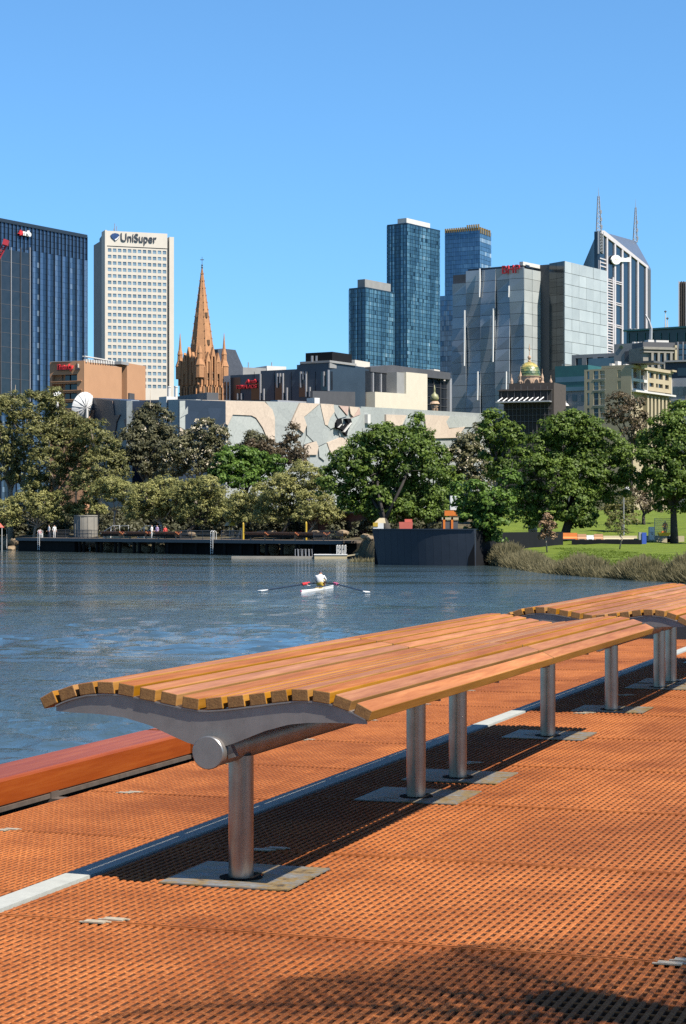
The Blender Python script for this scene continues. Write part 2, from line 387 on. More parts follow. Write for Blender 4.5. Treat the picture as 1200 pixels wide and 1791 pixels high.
def bench(u_near, mods, legs, label):
    """one bench: two butted slatted sections on a common spine tube"""
    v0 = -3.325
    t = thing('slatted_bench', label, 'bench', (u_near * SN + v0 * CS, u_near * CS - v0 * SN, 0), 'wave-shaped slatted benches on the deck', local=True, rotz=-(TH - math.radians(.40)))
    end = 0
    for (a, b) in mods:
        L = b - a
        meshes = [slat_mesh(q, L) for q in SL]
        for i, me in enumerate(meshes):
            o = link('slat', me, t, (0, a + random.uniform(-.003, .003), random.uniform(-.001, .001)))
            bevel(o, .004, 2, 30)
        na = 4
        for k in range(na):
            y = a + .013 + (L - .013 - .065) * k / (na - 1)
            link('arm', ARM, t, (0, y, 0))
        end = b
    s = MB(); s.tube([(-.02, -.022, .605), (-.02, end + .02, .605)], .068, 32); me = s.mesh('spine_tube', M_ARM); smooth_angle(me); spine = link('spine_tube', me, t)
    for y in (-.022, end + .02):
        d = -1 if y < 1 else 1
        s = MB(); s.tube([(-.02, y + d * .0005, .605), (-.02, y + d * .010, .605), (-.02, y + d * .014, .605)], [.073, .073, .069], 40); me = s.mesh('end_cap', M_CAP); smooth_angle(me); link('end_cap', me, spine)
        s = MB(); s.hexa([(.052, y + .05, .575), (.085, y + .05, .585), (.085, y + .09, .585), (.052, y + .09, .575), (.045, y + .05, .63), (.062, y + .05, .635), (.062, y + .09, .635), (.045, y + .09, .63)]); s.build('tube_clamp', M_CAP, spine)
    for y in legs:
        lx = 0.0
        lg = link('leg', LEGM, t, (lx, y, 0)); link('base_plate', PLATEM, lg, (0, .06, 0)); link('socket_ring', RINGM, lg, (0, 0, .0075))
    return t
bench(7.96, [(0.0, 3.548), (3.566, 7.10)], [.31, 3.10, 4.03, 6.61], 'long wave-shaped timber slat bench on steel legs, the nearest one')
bench(16.35, [(0.0, 3.55), (3.56, 7.1)], [.45, 2.93, 3.64, 6.6], 'slatted timber bench further along the deck, cut off by the picture edge')

# palm standing on the promenade beside the camera; only the shadow of its fronds falls into the picture
M_PALMLEAF = leaf_mat('palm_leaf', (.03, .06, .012), (.09, .15, .04), .2)
M_PALMTRUNK = mat('palm_bark', (.16, .12, .08), (.09, .065, .045), 12, .9, 0, .6, 30)
def palm():
    base = Vector((3.62, 4.20, 0.0)); top = base + Vector((.1, .05, 4.2))
    t = thing('unseen_palm_tree', 'palm beside the deck out of view, its frond shadows fall across the grating', 'palm tree', base)
    s = MB(); s.tube([base, base + Vector((.02, .0, 2)), base + Vector((.1, .05, 5)), top], [.24, .19, .16, .15], 12); s.build('trunk', M_PALMTRUNK, t, smooth=True)
    for k in range(10):
        az = k * 2.4 + .3; s = MB(); L = random.uniform(1.7, 2.5); pts = []
        for i in range(9):
            q = i / 8; r = L * q; z = .75 * math.sin(q * 2.3) - .95 * q * q
            pts.append(top + Vector((math.cos(az) * r, math.sin(az) * r, z)))
        s.tube(pts, [.022 - .002 * i for i in range(9)], 5)
        sd = Vector((-math.sin(az), math.cos(az), 0))
        for i in range(1, 9):
            for h in (0, .25, .5, .75):
                p = pts[i - 1].lerp(pts[i], h); fw = (pts[i] - pts[i - 1]).normalized(); ln = .62 * (1 - abs(i / 8 - .45))
                for sg in (-1, 1):
                    e = p + sd * sg * ln + fw * ln * .55 - Vector((0, 0, ln * .28))
                    s.face([p - fw * .02, p + fw * .02, e], random.random())
        s.build('frond', M_PALMLEAF, t, tone=True)
palm()

# ================================================================== river, far bank terrain
def water_material():
    m, nt, n, l, b = nodes_of('river_water')
    b.inputs['Base Color'].default_value = (.046, .072, .080, 1); b.inputs['Roughness'].default_value = .06; b.inputs['IOR'].default_value = 1.333
    geo = n.new('ShaderNodeNewGeometry')
    mp = n.new('ShaderNodeMapping'); mp.inputs['Rotation'].default_value = (0, 0, math.radians(28)); mp.inputs['Scale'].default_value = (1, .55, 1); l.new(geo.outputs['Position'], mp.inputs[0])
    a = noise_node(n, l, mp.outputs[0], 5.5, 5, .66); c = noise_node(n, l, mp.outputs[0], .9, 3, .55); mp2 = n.new('ShaderNodeMapping'); mp2.inputs['Scale'].default_value = (.5, 1.6, 1); l.new(geo.outputs['Position'], mp2.inputs[0]); e = noise_node(n, l, mp2.outputs[0], .06, 4, .6)
    # ripples come and go in wide patches
    r = ramp(n, l, e.outputs['Fac'], [(.40, (.25, .25, .25)), (.60, (1.2, 1.2, 1.2))])
    mu = n.new('ShaderNodeMath'); mu.operation = 'MULTIPLY'; l.new(a.outputs['Fac'], mu.inputs[0]); l.new(r.outputs[0], mu.inputs[1])
    b1 = n.new('ShaderNodeBump'); b1.inputs['Strength'].default_value = 1.0; b1.inputs['Distance'].default_value = .08; l.new(mu.outputs[0], b1.inputs['Height'])
    b2 = n.new('ShaderNodeBump'); b2.inputs['Strength'].default_value = 1.0; b2.inputs['Distance'].default_value = .05; l.new(c.outputs['Fac'], b2.inputs['Height']); l.new(b1.outputs[0], b2.inputs['Normal'])
    l.new(b2.outputs[0], b.inputs['Normal'])
    return m
ZW = -2.0
def water_sheet():
    """the river: a sheet with real wavelets in the middle reach and flat skirts around it, one mesh"""
    ks = np.linspace(-.36, .36, 381); ys = [8.0]
    while ys[-1] < 240: ys.append(ys[-1] + max(.05, min(ys[-1] * .0062, .9)))
    ys = np.array(ys); K, Y = np.meshgrid(ks, ys); X = K * Y; Z = np.zeros_like(X); sp = np.maximum(.05, np.minimum(Y * .0062, .9)) * np.ones_like(X)
    g = np.random.default_rng(5); pt = np.zeros_like(X)
    for _ in range(14):
        lam = g.uniform(9, 45); an = g.normal(1.45, .5); pt += np.sin((X * math.cos(an) + Y * math.sin(an)) * 2 * math.pi / lam + g.uniform(0, 6.3))
    pt = np.clip(.80 + pt * .10, .45, 1.15)                    # wind patches
    for _ in range(90):
        lam = float(np.exp(g.uniform(math.log(.16), math.log(2.0)))); an = g.normal(1.15, .55); am = WAVE * lam
        wgt = np.clip(lam / (sp * 2.0) - 1, 0, 1); th = (X * math.cos(an) + Y * math.sin(an)) * 2 * math.pi / lam + g.uniform(0, 6.3)
        Z += am * wgt * (np.sin(th) + .25 * np.sin(2 * th + .6))
    edge = np.clip((.36 - np.abs(K)) / .04, 0, 1) * np.clip((Y - 8) / 1.5, 0, 1) * np.clip((240 - Y) / 6, 0, 1)
    Z = ZW + Z * pt * edge; ny, nx = X.shape; V = np.stack([X, Y, Z], -1).reshape(-1, 3)
    idx = np.arange(nx * ny).reshape(ny, nx); Q = np.stack([idx[:-1, :-1], idx[:-1, 1:], idx[1:, 1:], idx[1:, :-1]], -1).reshape(-1, 4)
    skirt = [(-1500, -60, ZW), (900, -60, ZW), (900, 8, ZW), (-1500, 8, ZW), (-1500, ys[-1], ZW), (900, ys[-1], ZW), (900, 330, ZW), (-1500, 330, ZW)]; b = len(V); V = np.concatenate([V, np.array(skirt)])
    Fq = [(b, b + 1, b + 2, b + 3), (b + 4, b + 5, b + 6, b + 7), (b + 3, int(idx[0, 0]), int(idx[-1, 0]), b + 4), (int(idx[0, -1]), b + 2, b + 5, int(idx[-1, -1]))]
    me = bpy.data.meshes.new('water'); me.from_pydata(V.tolist(), [], Q.tolist() + Fq); me.polygons.foreach_set('use_smooth', [True] * len(me.polygons)); me.materials.append(water_material())
    props(link('water', me), kind='structure')
WAVE = .0062
water_sheet()

# shoreline: photo column and waterline row -> distance
SHORE = [(-900, 310.), (-200, 298.), (0, 285.), (28, 271.), (600, 220.), (640, 208.), (660, 186.), (815, 176.), (850, 178.), (900, 168.), (1000, 146.), (1100, 134.), (1200, 124.), (1400, 112.), (1800, 96.), (2600, 84.)]
def shore_xy():
    return [((px - CX) / F * d, d) for px, d in SHORE]
SX = shore_xy()
def shore_y(x):
    for (x0, y0), (x1, y1) in zip(SX, SX[1:]):
        if x <= x1: return y0 + (y1 - y0) * (x - x0) / (x1 - x0)
    return SX[-1][1]
PROF_L = [(0, -2.6), (1.5, -1.7), (5, -.7), (9, -.05), (12, .05), (30, .3), (45, 1.2), (70, 3.0), (120, 4.0), (500, 5.0), (6000, 6.0)]
def prof(p, t):
    for (a, za), (b, zb) in zip(p, p[1:]):
        if t <= b: return za + (zb - za) * (t - a) / (b - a)
    return p[-1][1]
RBACK = [(198, -.42), (206, -.35), (212, .25), (232, 2.0), (258, 3.4), (400, 4.5), (800, 5.0), (9000, 6.0)]
def right_z(y, ys):
    if y <= ys: return -2.6
    if y < 198:
        q = (y - ys) / max(198 - ys, 1); return -2.6 + .85 * min((y - ys) / 1.2, 1) + 1.33 * q ** .6
    return prof(RBACK, y)
def ground_z(x, y):
    t = max(y - shore_y(x), 0); w = min(max((x - 8.0) / 6.0, 0), 1)
    return prof(PROF_L, t) * (1 - w) + right_z(y, shore_y(x)) * w
def ground_mat():
    m, nt, n, l, b = nodes_of('lawn_and_park_ground')
    geo = n.new('ShaderNodeNewGeometry'); sp = n.new('ShaderNodeSeparateXYZ'); l.new(geo.outputs['Position'], sp.inputs[0])
    t = noise_node(n, l, geo.outputs['Position'], .6, 5, .6); t2 = noise_node(n, l, geo.outputs['Position'], 14, 3, .6)
    grass = ramp(n, l, t.outputs['Fac'], [(.3, (.10, .15, .018)), (.7, (.165, .215, .03))])
    g2 = ramp(n, l, t2.outputs['Fac'], [(.3, (.75, .75, .75)), (.7, (1.15, 1.15, 1.15))])
    gr = mixc(n, l, 1.0, grass.outputs[0], g2.outputs[0], 'MULTIPLY')
    dirt = ramp(n, l, t.outputs['Fac'], [(.3, (.075, .062, .035)), (.7, (.15, .12, .075))])
    mx = n.new('ShaderNodeMapRange'); mx.inputs[1].default_value = 15.0; mx.inputs[2].default_value = 17.5; l.new(sp.outputs['X'], mx.inputs[0])   # lawn starts east of the retaining wall
    ad = n.new('ShaderNodeMath'); ad.operation = 'ADD'; ad.use_clamp = True; l.new(mx.outputs[0], ad.inputs[0])
    nz = n.new('ShaderNodeMath'); nz.operation = 'SUBTRACT'; nz.inputs[1].default_value = .5; l.new(t.outputs['Fac'], nz.inputs[0]); l.new(nz.outputs[0], ad.inputs[1])
    l.new(mixc(n, l, ad.outputs[0], dirt.outputs[0], gr), b.inputs['Base Color']); b.inputs['Roughness'].default_value = .9; b.inputs['Specular IOR Level'].default_value = .1
    bp = n.new('ShaderNodeBump'); bp.inputs['Strength'].default_value = .8; bp.inputs['Distance'].default_value = .08; l.new(t2.outputs['Fac'], bp.inputs['Height']); l.new(bp.outputs[0], b.inputs['Normal'])
    return m
def terrain():
    xs = [-900, -500, -300, -200, -150, -120] + list(np.arange(-100, 90, 2.0)) + [100, 130, 180, 260, 500, 900]
    ts = [0, .6, 1.2, 2.5, 4, 6, 9, 12, 16, 22, 28, 35, 42, 50, 56, 62, 70, 80, 95, 110, 140, 200, 300, 600, 1500, 6000]
    V = []; Fc = []; nx = len(xs)
    for t in ts:
        for x in xs:
            y = shore_y(x) + t; V.append((x, y, ground_z(x, y) + (random.uniform(-.06, .06) if 1 < t < 90 else 0)))
    for j in range(len(ts) - 1):
        for i in range(nx - 1): Fc.append((j * nx + i, j * nx + i + 1, (j + 1) * nx + i + 1, (j + 1) * nx + i))
    me = bpy.data.meshes.new('terrain'); me.from_pydata(V, [], Fc); me.materials.append(ground_mat()); me.polygons.foreach_set('use_smooth', [True] * len(Fc))
    props(link('terrain', me), kind='structure')
terrain()
def gp(px, d, dz=0.0):                               # a point on the ground at a photo column and a distance
    x = (px - CX) / F * d; return Vector((x, d, ground_z(x, d) + dz))

# ================================================================== the city
class Face:
    """a vertical facade plane from (photo column, distance) to (photo column, distance)"""
    def __init__(f, px0, d0, px1, d1):
        f.o = Vector(((px0 - CX) / F * d0, d0)); f.p = Vector(((px1 - CX) / F * d1, d1))
        e = f.p - f.o; f.L = e.length; f.e = e / f.L; f.n = Vector((f.e.y, -f.e.x)); f.a = math.atan2(f.e.y, f.e.x)
    def s(f, px):
        k = (px - CX) / F                              # x = k*y on the ray
        return (k * f.o.y - f.o.x) / (f.e.x - k * f.e.y)
    def d(f, s): return f.o.y + f.e.y * s
    def z(f, py, s): return H - (py - YH) / F * f.d(s)
    def pt(f, s, z, o=0.0):
        q = f.o + f.e * s + f.n * o; return Vector((q.x, q.y, z))
    def xz(f, px, py): s = f.s(px); return s, f.z(py, s)
    def box(f, m, s0, s1, z0, z1, o0, o1, t=0.0, k=0):
        m.hexa([f.pt(s0, z0, o1), f.pt(s1, z0, o1), f.pt(s1, z0, o0), f.pt(s0, z0, o0), f.pt(s0, z1, o1), f.pt(s1, z1, o1), f.pt(s1, z1, o0), f.pt(s0, z1, o0)], t, k)
    def pbox(f, m, x0, y0, x1, y1, o0, o1, t=0.0, k=0):   # photo columns and rows on this plane (rows read at the middle column)
        s0, s1 = f.s(x0), f.s(x1); sm = (s0 + s1) / 2
        f.box(m, s0, s1, f.z(y1, sm), f.z(y0, sm), o0, o1, t, k)
    def poly(f, m, pts, o0, o1, t=0.0, k=0):
        q = [f.xz(*p) for p in pts]
        ar = sum(q[i][0] * q[(i + 1) % len(q)][1] - q[(i + 1) % len(q)][0] * q[i][1] for i in range(len(q)))
        if ar < 0: q.reverse()
        m.prism([f.pt(a, b, o0) for a, b in q], [f.pt(a, b, o1) for a, b in q], t, k)

def body(root, name, fa, fb, z0, z1, m, back=None):
    """block under two facades that share a corner: fa's right end is fb's left end"""
    c, l, r = fa.p, fa.o, fb.p
    s = MB(); s.plan([l, c, r, l + r - c], z0, z1); return s.build(name, m, root)
def slab_behind(root, name, f, depth, z0, z1, m, s0=0.0, s1=None, o=0.0):
    s = MB(); s1 = f.L if s1 is None else s1
    f.box(s, s0, s1, z0, z1, -depth, o); return s.build(name, m, root)
UNIT = {}
def unit_box(m):
    if m.name not in UNIT:
        s = MB(); s.box(-.5, .5, -.5, .5, -.5, .5); UNIT[m.name] = s.mesh('pane', m)
    return UNIT[m.name]
def place(root, name, f, s0, s1, z0, z1, o0, o1, m):
    """one part as a shared box mesh, scaled to its place on a facade"""
    q = f.pt((s0 + s1) / 2, (z0 + z1) / 2, (o0 + o1) / 2) - org(root)
    return link(name, unit_box(m), root, q, f.a, (s1 - s0, abs(o1 - o0), z1 - z0))
def pplace(root, name, f, x0, y0, x1, y1, o0, o1, m):
    s0, s1 = f.s(x0), f.s(x1); sm = (s0 + s1) / 2
    return place(root, name, f, s0, s1, f.z(y1, sm), f.z(y0, sm), o0, o1, m)
def window_wall(root, f, s0, s1, z0, z1, cols, rows, th, mw, mg, wname='wall', recess=None, o=0.0, skip=None):
    """a wall with real openings (spandrels and piers in one mesh) and a pane set back in each opening"""
    m = MB(); zs = sorted(rows); zc = z0; recess = recess or th * .7
    for (a, b) in zs:
        f.box(m, s0, s1, zc, a, o - th, o)
        sc = s0
        for (p, q) in sorted(cols):
            if p > sc + 1e-4: f.box(m, sc, p, a, b, o - th, o)
            sc = q
        if s1 > sc + 1e-4: f.box(m, sc, s1, a, b, o - th, o)
        zc = b
    f.box(m, s0, s1, zc, z1, o - th, o)
    w = m.build(wname, mw, root)
    for (a, b) in zs:
        for (p, q) in cols: place(root, 'window', f, p - .02, q + .02, a - .02, b + .02, o - recess - .06, o - recess, mg)
    return w
def pane_grid(root, f, s0, s1, z0, z1, nx, nz, m, tone, o=0.0, gap=.06, jit=.015, name='glazing'):
    """curtain wall: every pane its own slightly tilted face, shades from tone(i, j)"""
    s = MB(); ds, dz = (s1 - s0) / nx, (z1 - z0) / nz
    for i in range(nx):
        for j in range(nz):
            a, b, c, d = s0 + i * ds + gap * ds, s0 + (i + 1) * ds - gap * ds, z0 + j * dz + gap * dz, z0 + (j + 1) * dz - gap * dz
            k = [random.uniform(-jit, jit) for _ in range(3)]
            s.face([f.pt(a, c, o + k[0]), f.pt(b, c, o + k[1]), f.pt(b, d, o + k[2]), f.pt(a, d, o + k[0] + k[2] - k[1])], tone(i, j))
    ob = s.build(name, m, root, tone=True); ob['kind'] = 'stuff'
    return ob
def text_mesh(body_, size, m, extrude=.05, shear=0.0, offset=0.0):
    cu = bpy.data.curves.new('lettering', 'FONT'); cu.body = body_; cu.size = size; cu.extrude = extrude; cu.shear = shear; cu.offset = offset
    cu.align_x = 'LEFT'
    o = bpy.data.objects.new('tmp_text', cu); COL.link(o)
    dg = bpy.context.evaluated_depsgraph_get(); me = bpy.data.meshes.new_from_object(o.evaluated_get(dg)); bpy.data.objects.remove(o)
    me.materials.clear(); me.materials.append(m); return me
def sign(root, f, txt, px0, px1, ybase, ytop, m, o=.3, name='lettering', shear=0.0, offset=0.0):
    me = text_mesh(txt, 1.0, m, .06, shear, offset)
    v = np.array([x.co[:] for x in me.vertices]); w = v[:, 0].max() - v[:, 0].min(); h = v[:, 1].max()
    s0, s1 = f.s(px0), f.s(px1); z0, z1 = f.z(ybase, (s0 + s1) / 2), f.z(ytop, (s0 + s1) / 2)
    kx, kz = (s1 - s0) / w, (z1 - z0) / h
    x0 = v[:, 0].min()
    for x in me.vertices:
        p = f.pt(s0 + (x.co.x - x0) * kx, z0 + x.co.y * kz, o + x.co.z * 4) - org(root); x.co = p
    me.update(); return link(name, me, root)

GZ = 3.0                                              # buildings start below the visible ground
# ---- shared building materials
M_CREAM = mat('cream_concrete', (.64, .59, .505), (.58, .535, .46), .3, .75)
M_WIN = mat('blue_grey_window_glass', (.17, .25, .29), (.11, .18, .22), .4, .12, .25, rnd=.35, spec=.8)
M_WIN2 = mat('pale_blue_window_glass', (.27, .36, .41), (.20, .28, .33), .4, .15, .2, rnd=.22, spec=.8)
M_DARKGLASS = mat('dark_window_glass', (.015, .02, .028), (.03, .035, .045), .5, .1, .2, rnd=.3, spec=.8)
M_NAVY = mat('navy_cladding', (.018, .03, .05), (.014, .024, .04), .3, .45, .1)
M_TAUPE = mat('orange_precast_concrete', (.50, .27, .14), (.44, .235, .12), .25, .8, 0, .2, 2)
M_STONE = mat('cathedral_sandstone', (.50, .25, .11), (.36, .175, .08), .9, .9, 0, .5, 4, dist=.1)
M_STONE2 = mat('dark_stone_and_gap_shade', (.16, .095, .05), (.09, .055, .03), 1.4, .9)
M_CREAMW = mat('cream_white_render', (.66, .60, .47), (.60, .545, .43), .5, .7)
M_SLATE = mat('slate_roof', (.075, .085, .105), (.05, .058, .075), 1.5, .6, 0, .4, 5, dist=.1)
M_WHITE = mat('white_render', (.66, .64, .60), (.58, .56, .52), .5, .7)
M_GREY = mat('grey_concrete', (.30, .30, .29), (.24, .24, .235), .4, .8)
M_DGREY = mat('dark_grey_cladding', (.085, .085, .09), (.065, .065, .07), .4, .6)
M_BLACK = mat('black_cladding_and_shade', (.014, .015, .018), (.010, .011, .013), .4, .8, spec=.1)
M_RED = mat('red_sign', (.62, .03, .035), (.55, .025, .03), 2, .5)
M_HOTEL = mat('blue_black_hotel_panel', (.040, .062, .088), (.032, .050, .072), .3, .4, .1)
M_REDCRANE = mat('red_crane_paint', (.50, .03, .05), (.42, .025, .04), 2, .5)
M_SIGNWHITE = mat('white_sign', (.80, .80, .78), (.75, .75, .73), 2, .5)
M_SIGNBLUE = mat('sign_blue', (.02, .07, .22), (.015, .04, .12), 1, .4)
M_SIGNDARK = mat('sign_charcoal', (.05, .055, .07), (.04, .045, .06), 1, .5)
M_FRAME = mat('pale_metal_frame', (.42, .42, .43), (.36, .36, .37), 1, .45, .3)

# ---- dark glass tower at the picture's edge, with ribbed crown
M_T1 = emat_tone('navy_curtain_wall', [(0, (.012, .022, .036)), (.35, (.03, .062, .12)), (.7, (.085, .15, .26)), (1, (.26, .33, .40))], .12, .45)
def tower_navy():
    f = Face(-70, 488., 151.5, 529.3); t = thing('glass_tower', 'dark navy glass office tower with vertical ribs, cut by the left edge', 'tower', (f.o.x, f.o.y, 0))
    ztop = f.z(385, f.s(0)); zc = f.z(432, f.s(20))
    slab_behind(t, 'core', f, 34, -2, ztop - .4, M_NAVY, o=-.5)
    colr = [random.random() for _ in range(90)]
    n = 66
    def tone(i, j):
        px = -70 + (151.5 + 70) * (i + .5) / n; z = j / 52
        base = (.30 if (i // 2) % 2 else .70) + (colr[i] - .5) * .16
        if i % 9 == 3 and j % 3 == 1: base = .88
        return min(max(base + random.uniform(-.03, .03), 0), 1)
    pane_grid(t, f, 0, f.L, 0, zc, n, 52, M_T1, tone, gap=.015, jit=.03)
    pane_grid(t, f, 0, f.L, zc, ztop, n * 1, 4, M_T1, lambda i, j: (.38 if i % 2 else .64) + random.uniform(-.05, .05), gap=.03, jit=.02, name='crown_glazing')
    for i in range(0, n + 1, 2):                       # projecting vertical ribs
        sx = f.L * i / n; place(t, 'rib', f, sx - .06, sx + .06, 0 if i % 4 == 0 else zc, ztop, -.1, .32, M_NAVY)
    # dark glass box standing in for the reflection of a building opposite
    pplace(t, 'dark_reflection', f, -70, 433, 49, 720, .06, .55, M_DARKGLASS)
    for k, px in enumerate([-20, -2, 16, 33, 49]):
        pplace(t, 'reflection_mullion', f, px - .5, 433, px + .5, 720, .5, .75, M_DGREY if k % 2 else M_FRAME)
    for py in (455, 480, 505, 530, 555, 580, 605, 632, 660):
        pplace(t, 'reflection_transom', f, -70, py - .35, 49, py + .35, .5, .6, M_DGREY)
    g = Face(151.5, 529.3, 153.5, 575.); s = MB(); g.box(s, 0, g.L, -2, ztop, -1, 0); s.build('side_wall', M_NAVY, t)
    s = MB(); f.box(s, 0, f.L, ztop - .4, ztop + .5, -34, .3); s.build('parapet', M_NAVY, t)
    # emblem: red star and white lettering on a dark backing
    c = (33, 407.5); pts = []
    for i in range(14):
        r = 5.4 if i % 2 == 0 else 3.0; an = math.pi / 2 + i * math.pi / 7; pts.append((c[0] + r * .85 * math.cos(an), c[1] - r * math.sin(an)))
    s = MB(); f.poly(s, pts, .4, .8); s.build('star_emblem', M_RED, t)
    sign(t, f, 'nab', 37.0, 51.0, 412.5, 403.0, M_SIGNWHITE, .5, offset=.05)
tower_navy()
def crane():
    d = 440.; p = lambda x, y: P(x, y, d)
    t = thing('tower_crane', 'red lattice crane jib in front of the navy glass tower', 'crane', p(-6, 700))
    s = MB(); a, b = p(-14, 470), p(11, 424)
    up = Vector((-.35, 0, .3)); N = 9
    for off in (up, -up, Vector((0, 1, 0))): s.tube([a + off, b + off], .14, 5)
    for i in range(N):
        q0, q1 = a.lerp(b, i / N), a.lerp(b, (i + .5) / N); q2 = a.lerp(b, (i + 1) / N)
        s.tube([q0 + up, q1 - up, q2 + up], .09, 4); s.tube([q0 + up, q1 + Vector((0, 1, 0)), q2 - up], .08, 4)
    s.build('jib', M_REDCRANE, t)
    s = MB(); c = p(10, 423); s.hexa([c + Vector(v) for v in ((-.7, -.6, -.55), (.45, -.6, -.9), (.45, .6, -.9), (-.7, .6, -.55), (-.35, -.6, .65), (.75, -.6, .25), (.75, .6, .25), (-.35, .6, .65))]); s.build('jib_head', M_REDCRANE, t)
    s = MB(); m0, m1 = p(-14, 900), p(-14, 462)
    for dx, dy in ((-.8, -.8), (.8, -.8), (.8, .8), (-.8, .8)): s.tube([m0 + Vector((dx, dy, 0)), m1 + Vector((dx, dy, 0))], .15, 5)
    for i in range(24):
        q, r = m0.lerp(m1, i / 24), m0.lerp(m1, (i + 1) / 24); sg = 1 if i % 2 else -1
        s.tube([q + Vector((-.8 * sg, -.8, 0)), r + Vector((.8 * sg, -.8, 0))], .09, 4)
    s.build('mast', M_REDCRANE, t)
crane()

# ---- cream tower with punched windows and a roof sign
def tower_cream():
    f = Face(183, 850., 303.5, 860.2); t = thing('office_tower', 'cream concrete office tower with square windows and a blue roof sign', 'tower', (f.o.x, f.o.y, 0))
    zt = f.z(402.5, 0); 
    cols = []
    for k in range(12):
        px = 188.6 + k * 8.72; cols.append((f.s(px), f.s(px + 6.3)))
    rows = []
    for k in range(22):
        y = 437.4 + k * 11.28; rows.append((f.z(y + 3.0, f.s(192)), f.z(y - 3.2, f.s(192))))
    sA, sB = f.s(186.5), f.s(292.5)
    window_wall(t, f, sA, sB, 0, f.z(430.5, sA) , cols, rows, .9, M_CREAM, M_WIN2, recess=.25)
    slab_behind(t, 'core', f, 26, -2, zt - 3, M_GREY, sA, f.L - .3, o=-1.1)
    s = MB(); f.box(s, 0, sA, 0, zt, -6, .7); s.build('pier', M_CREAM, t)                    # corner piers
    s = MB(); f.box(s, f.s(295.5), f.L, 0, zt - 1.6, -26, .75); s.build('pier', M_CREAM, t)
    s = MB(); f.box(s, sA, f.s(292.5), f.z(429.5, sA), zt - .2, -2, .25); s.build('sign_band', M_CREAM, t)
    s = MB(); f.box(s, sB, f.s(295.5), 0, zt - 3, -3, -1.0); s.build('shadow_gap', M_GREY, t)
    g = Face(168.2, 887., 183, 850.); s = MB(); g.box(s, g.s(174), g.L, 0, zt - .5, -1, 0); s.build('side_wall', M_DGREY, t)  # shade of this left side is put into its dark grey
    s = MB(); g.box(s, 0, g.s(174), 0, zt - 4.2, -1, -.2); s.build('side_glazing', M_NAVY, t)
    for k in range(22):
        z0 = rows[k][0]; place(t, 'side_band', g, 0, g.s(174), z0 - .6, z0 + .4, -.2, .05, M_DGREY)
    sign(t, f, 'UniSuper', 211.0, 273.5, 423.3, 409.2, M_SIGNDARK, .45)
    # roundel: blue shield with a paler crescent
    sh = [(193, 411.5), (196, 408.8), (201, 407.8), (206.5, 409.2), (209, 412), (207.5, 416), (204, 419.5), (201, 421.5), (198, 418.5), (194.5, 415.5)]
    s = MB(); f.poly(s, sh, .3, .6); s.build('shield_emblem', M_SIGNBLUE, t)
    s = MB(); f.poly(s, [(201, 421), (204.5, 418.8), (207.5, 415), (208.3, 412), (206.6, 414.2), (203.2, 417.2), (200, 419)], .62, .72); s.build('emblem_crescent', M_SIGNWHITE, t)
    s = MB()
    for px, y in ((208, 386), (211.5, 391), (206.5, 395)): q = f.pt(f.s(px), 0, -8); s.tube([(q.x, q.y, zt - 1), (q.x, q.y, f.z(y, f.s(px)))], .16, 5)
    s.build('roof_mast', M_GREY, t)
tower_cream()

# ---- orange precast building with banded windows
def orange_block():
    fa = Face(87, 383.5, 147, 380.); fb = Face(147, 380., 252, 405.)
    t = thing('precast_office', 'orange precast concrete building with dark window bands below the cream tower', 'building', (fa.p.x, fa.p.y, 0))
    z1 = fb.z(629, 0)
    ra = [(fa.z(b, fa.s(120)), fa.z(a, fa.s(120))) for a, b in ((655, 666.5), (671, 682.5), (687, 698.5), (703, 714.5))]
    window_wall(t, fa, 0, fa.L, 0, z1 - .2, [(fa.s(91), fa.s(142))], ra, 1.6, M_TAUPE, M_DARKGLASS, recess=1.2)
    for (a, b) in ra: place(t, 'sill', fa, fa.s(90), fa.s(143.5), a - .12, a + .02, .0, .3, M_TAUPE)
    for px in (104, 117, 130):
        for (a, b) in ra[:3]: place(t, 'mullion', fa, fa.s(px) - .04, fa.s(px) + .04, a, b, -1.15, -1.0, M_DGREY)
    s = MB(); fb.box(s, 1.75, fb.s(213), 0, fb.z(632, fb.s(150)), -7.6, 0); fb.box(s, .02, 1.75, 0, fb.z(632, fb.s(150)), -1.5, 0); s.build('wall', M_TAUPE, t)
    s = MB(); fb.box(s, fb.s(213), fb.s(220), 0, fb.z(634, fb.s(150)), -7.6, -1.4); s.build('recess', M_TAUPE, t)
    s = MB(); fb.box(s, fb.s(219.5), fb.L, 0, fb.z(634.5, fb.s(218)), -7.6, .35); s.build('wall', M_TAUPE, t)
    s = MB(); fb.box(s, 1.9, fb.L - .2, 0, z1 - 1.0, -7.8, -7.62); s.build('rear_wall', M_GREY, t)
    s = MB(); fb.box(s, .3, fb.s(213), fb.z(632, fb.s(150)) + .01, fb.z(632, fb.s(150)) + .15, -7.4, -.5); s.build('roof', M_GREY, t)
    for k in range(12):
        px = 149 + k * 4.3; pplace(t, 'parapet_fin', fb, px, 628.2 + k * .35, px + 1.7, 633.5 + k * .35, -.4, .25, M_WHITE)
    pplace(t, 'parapet_rail', fb, 148, 626.6, 200, 628.4, -.5, .15, M_WHITE)
    pplace(t, 'roof_box', fb, 209, 633, 222, 638, -3, .4, M_GREY)
    pplace(t, 'vent_door', fb, 221, 688, 230, 704, .3, .7, M_DGREY)
    sign(t, fa, 'Timterlcy', 101.5, 129, 646.5, 637, M_RED, .25, shear=.25, offset=.02)
    pplace(t, 'sign_shadow_rail', fa, 101, 646.6, 129.5, 647.8, .1, .3, M_DGREY); pplace(t, 'sign_mark', fa, 133, 644, 141, 646.4, .1, .3, M_DGREY); pplace(t, 'sign_mark', fa, 137, 636.5, 138.6, 643, .1, .3, M_CREAM)
orange_block()

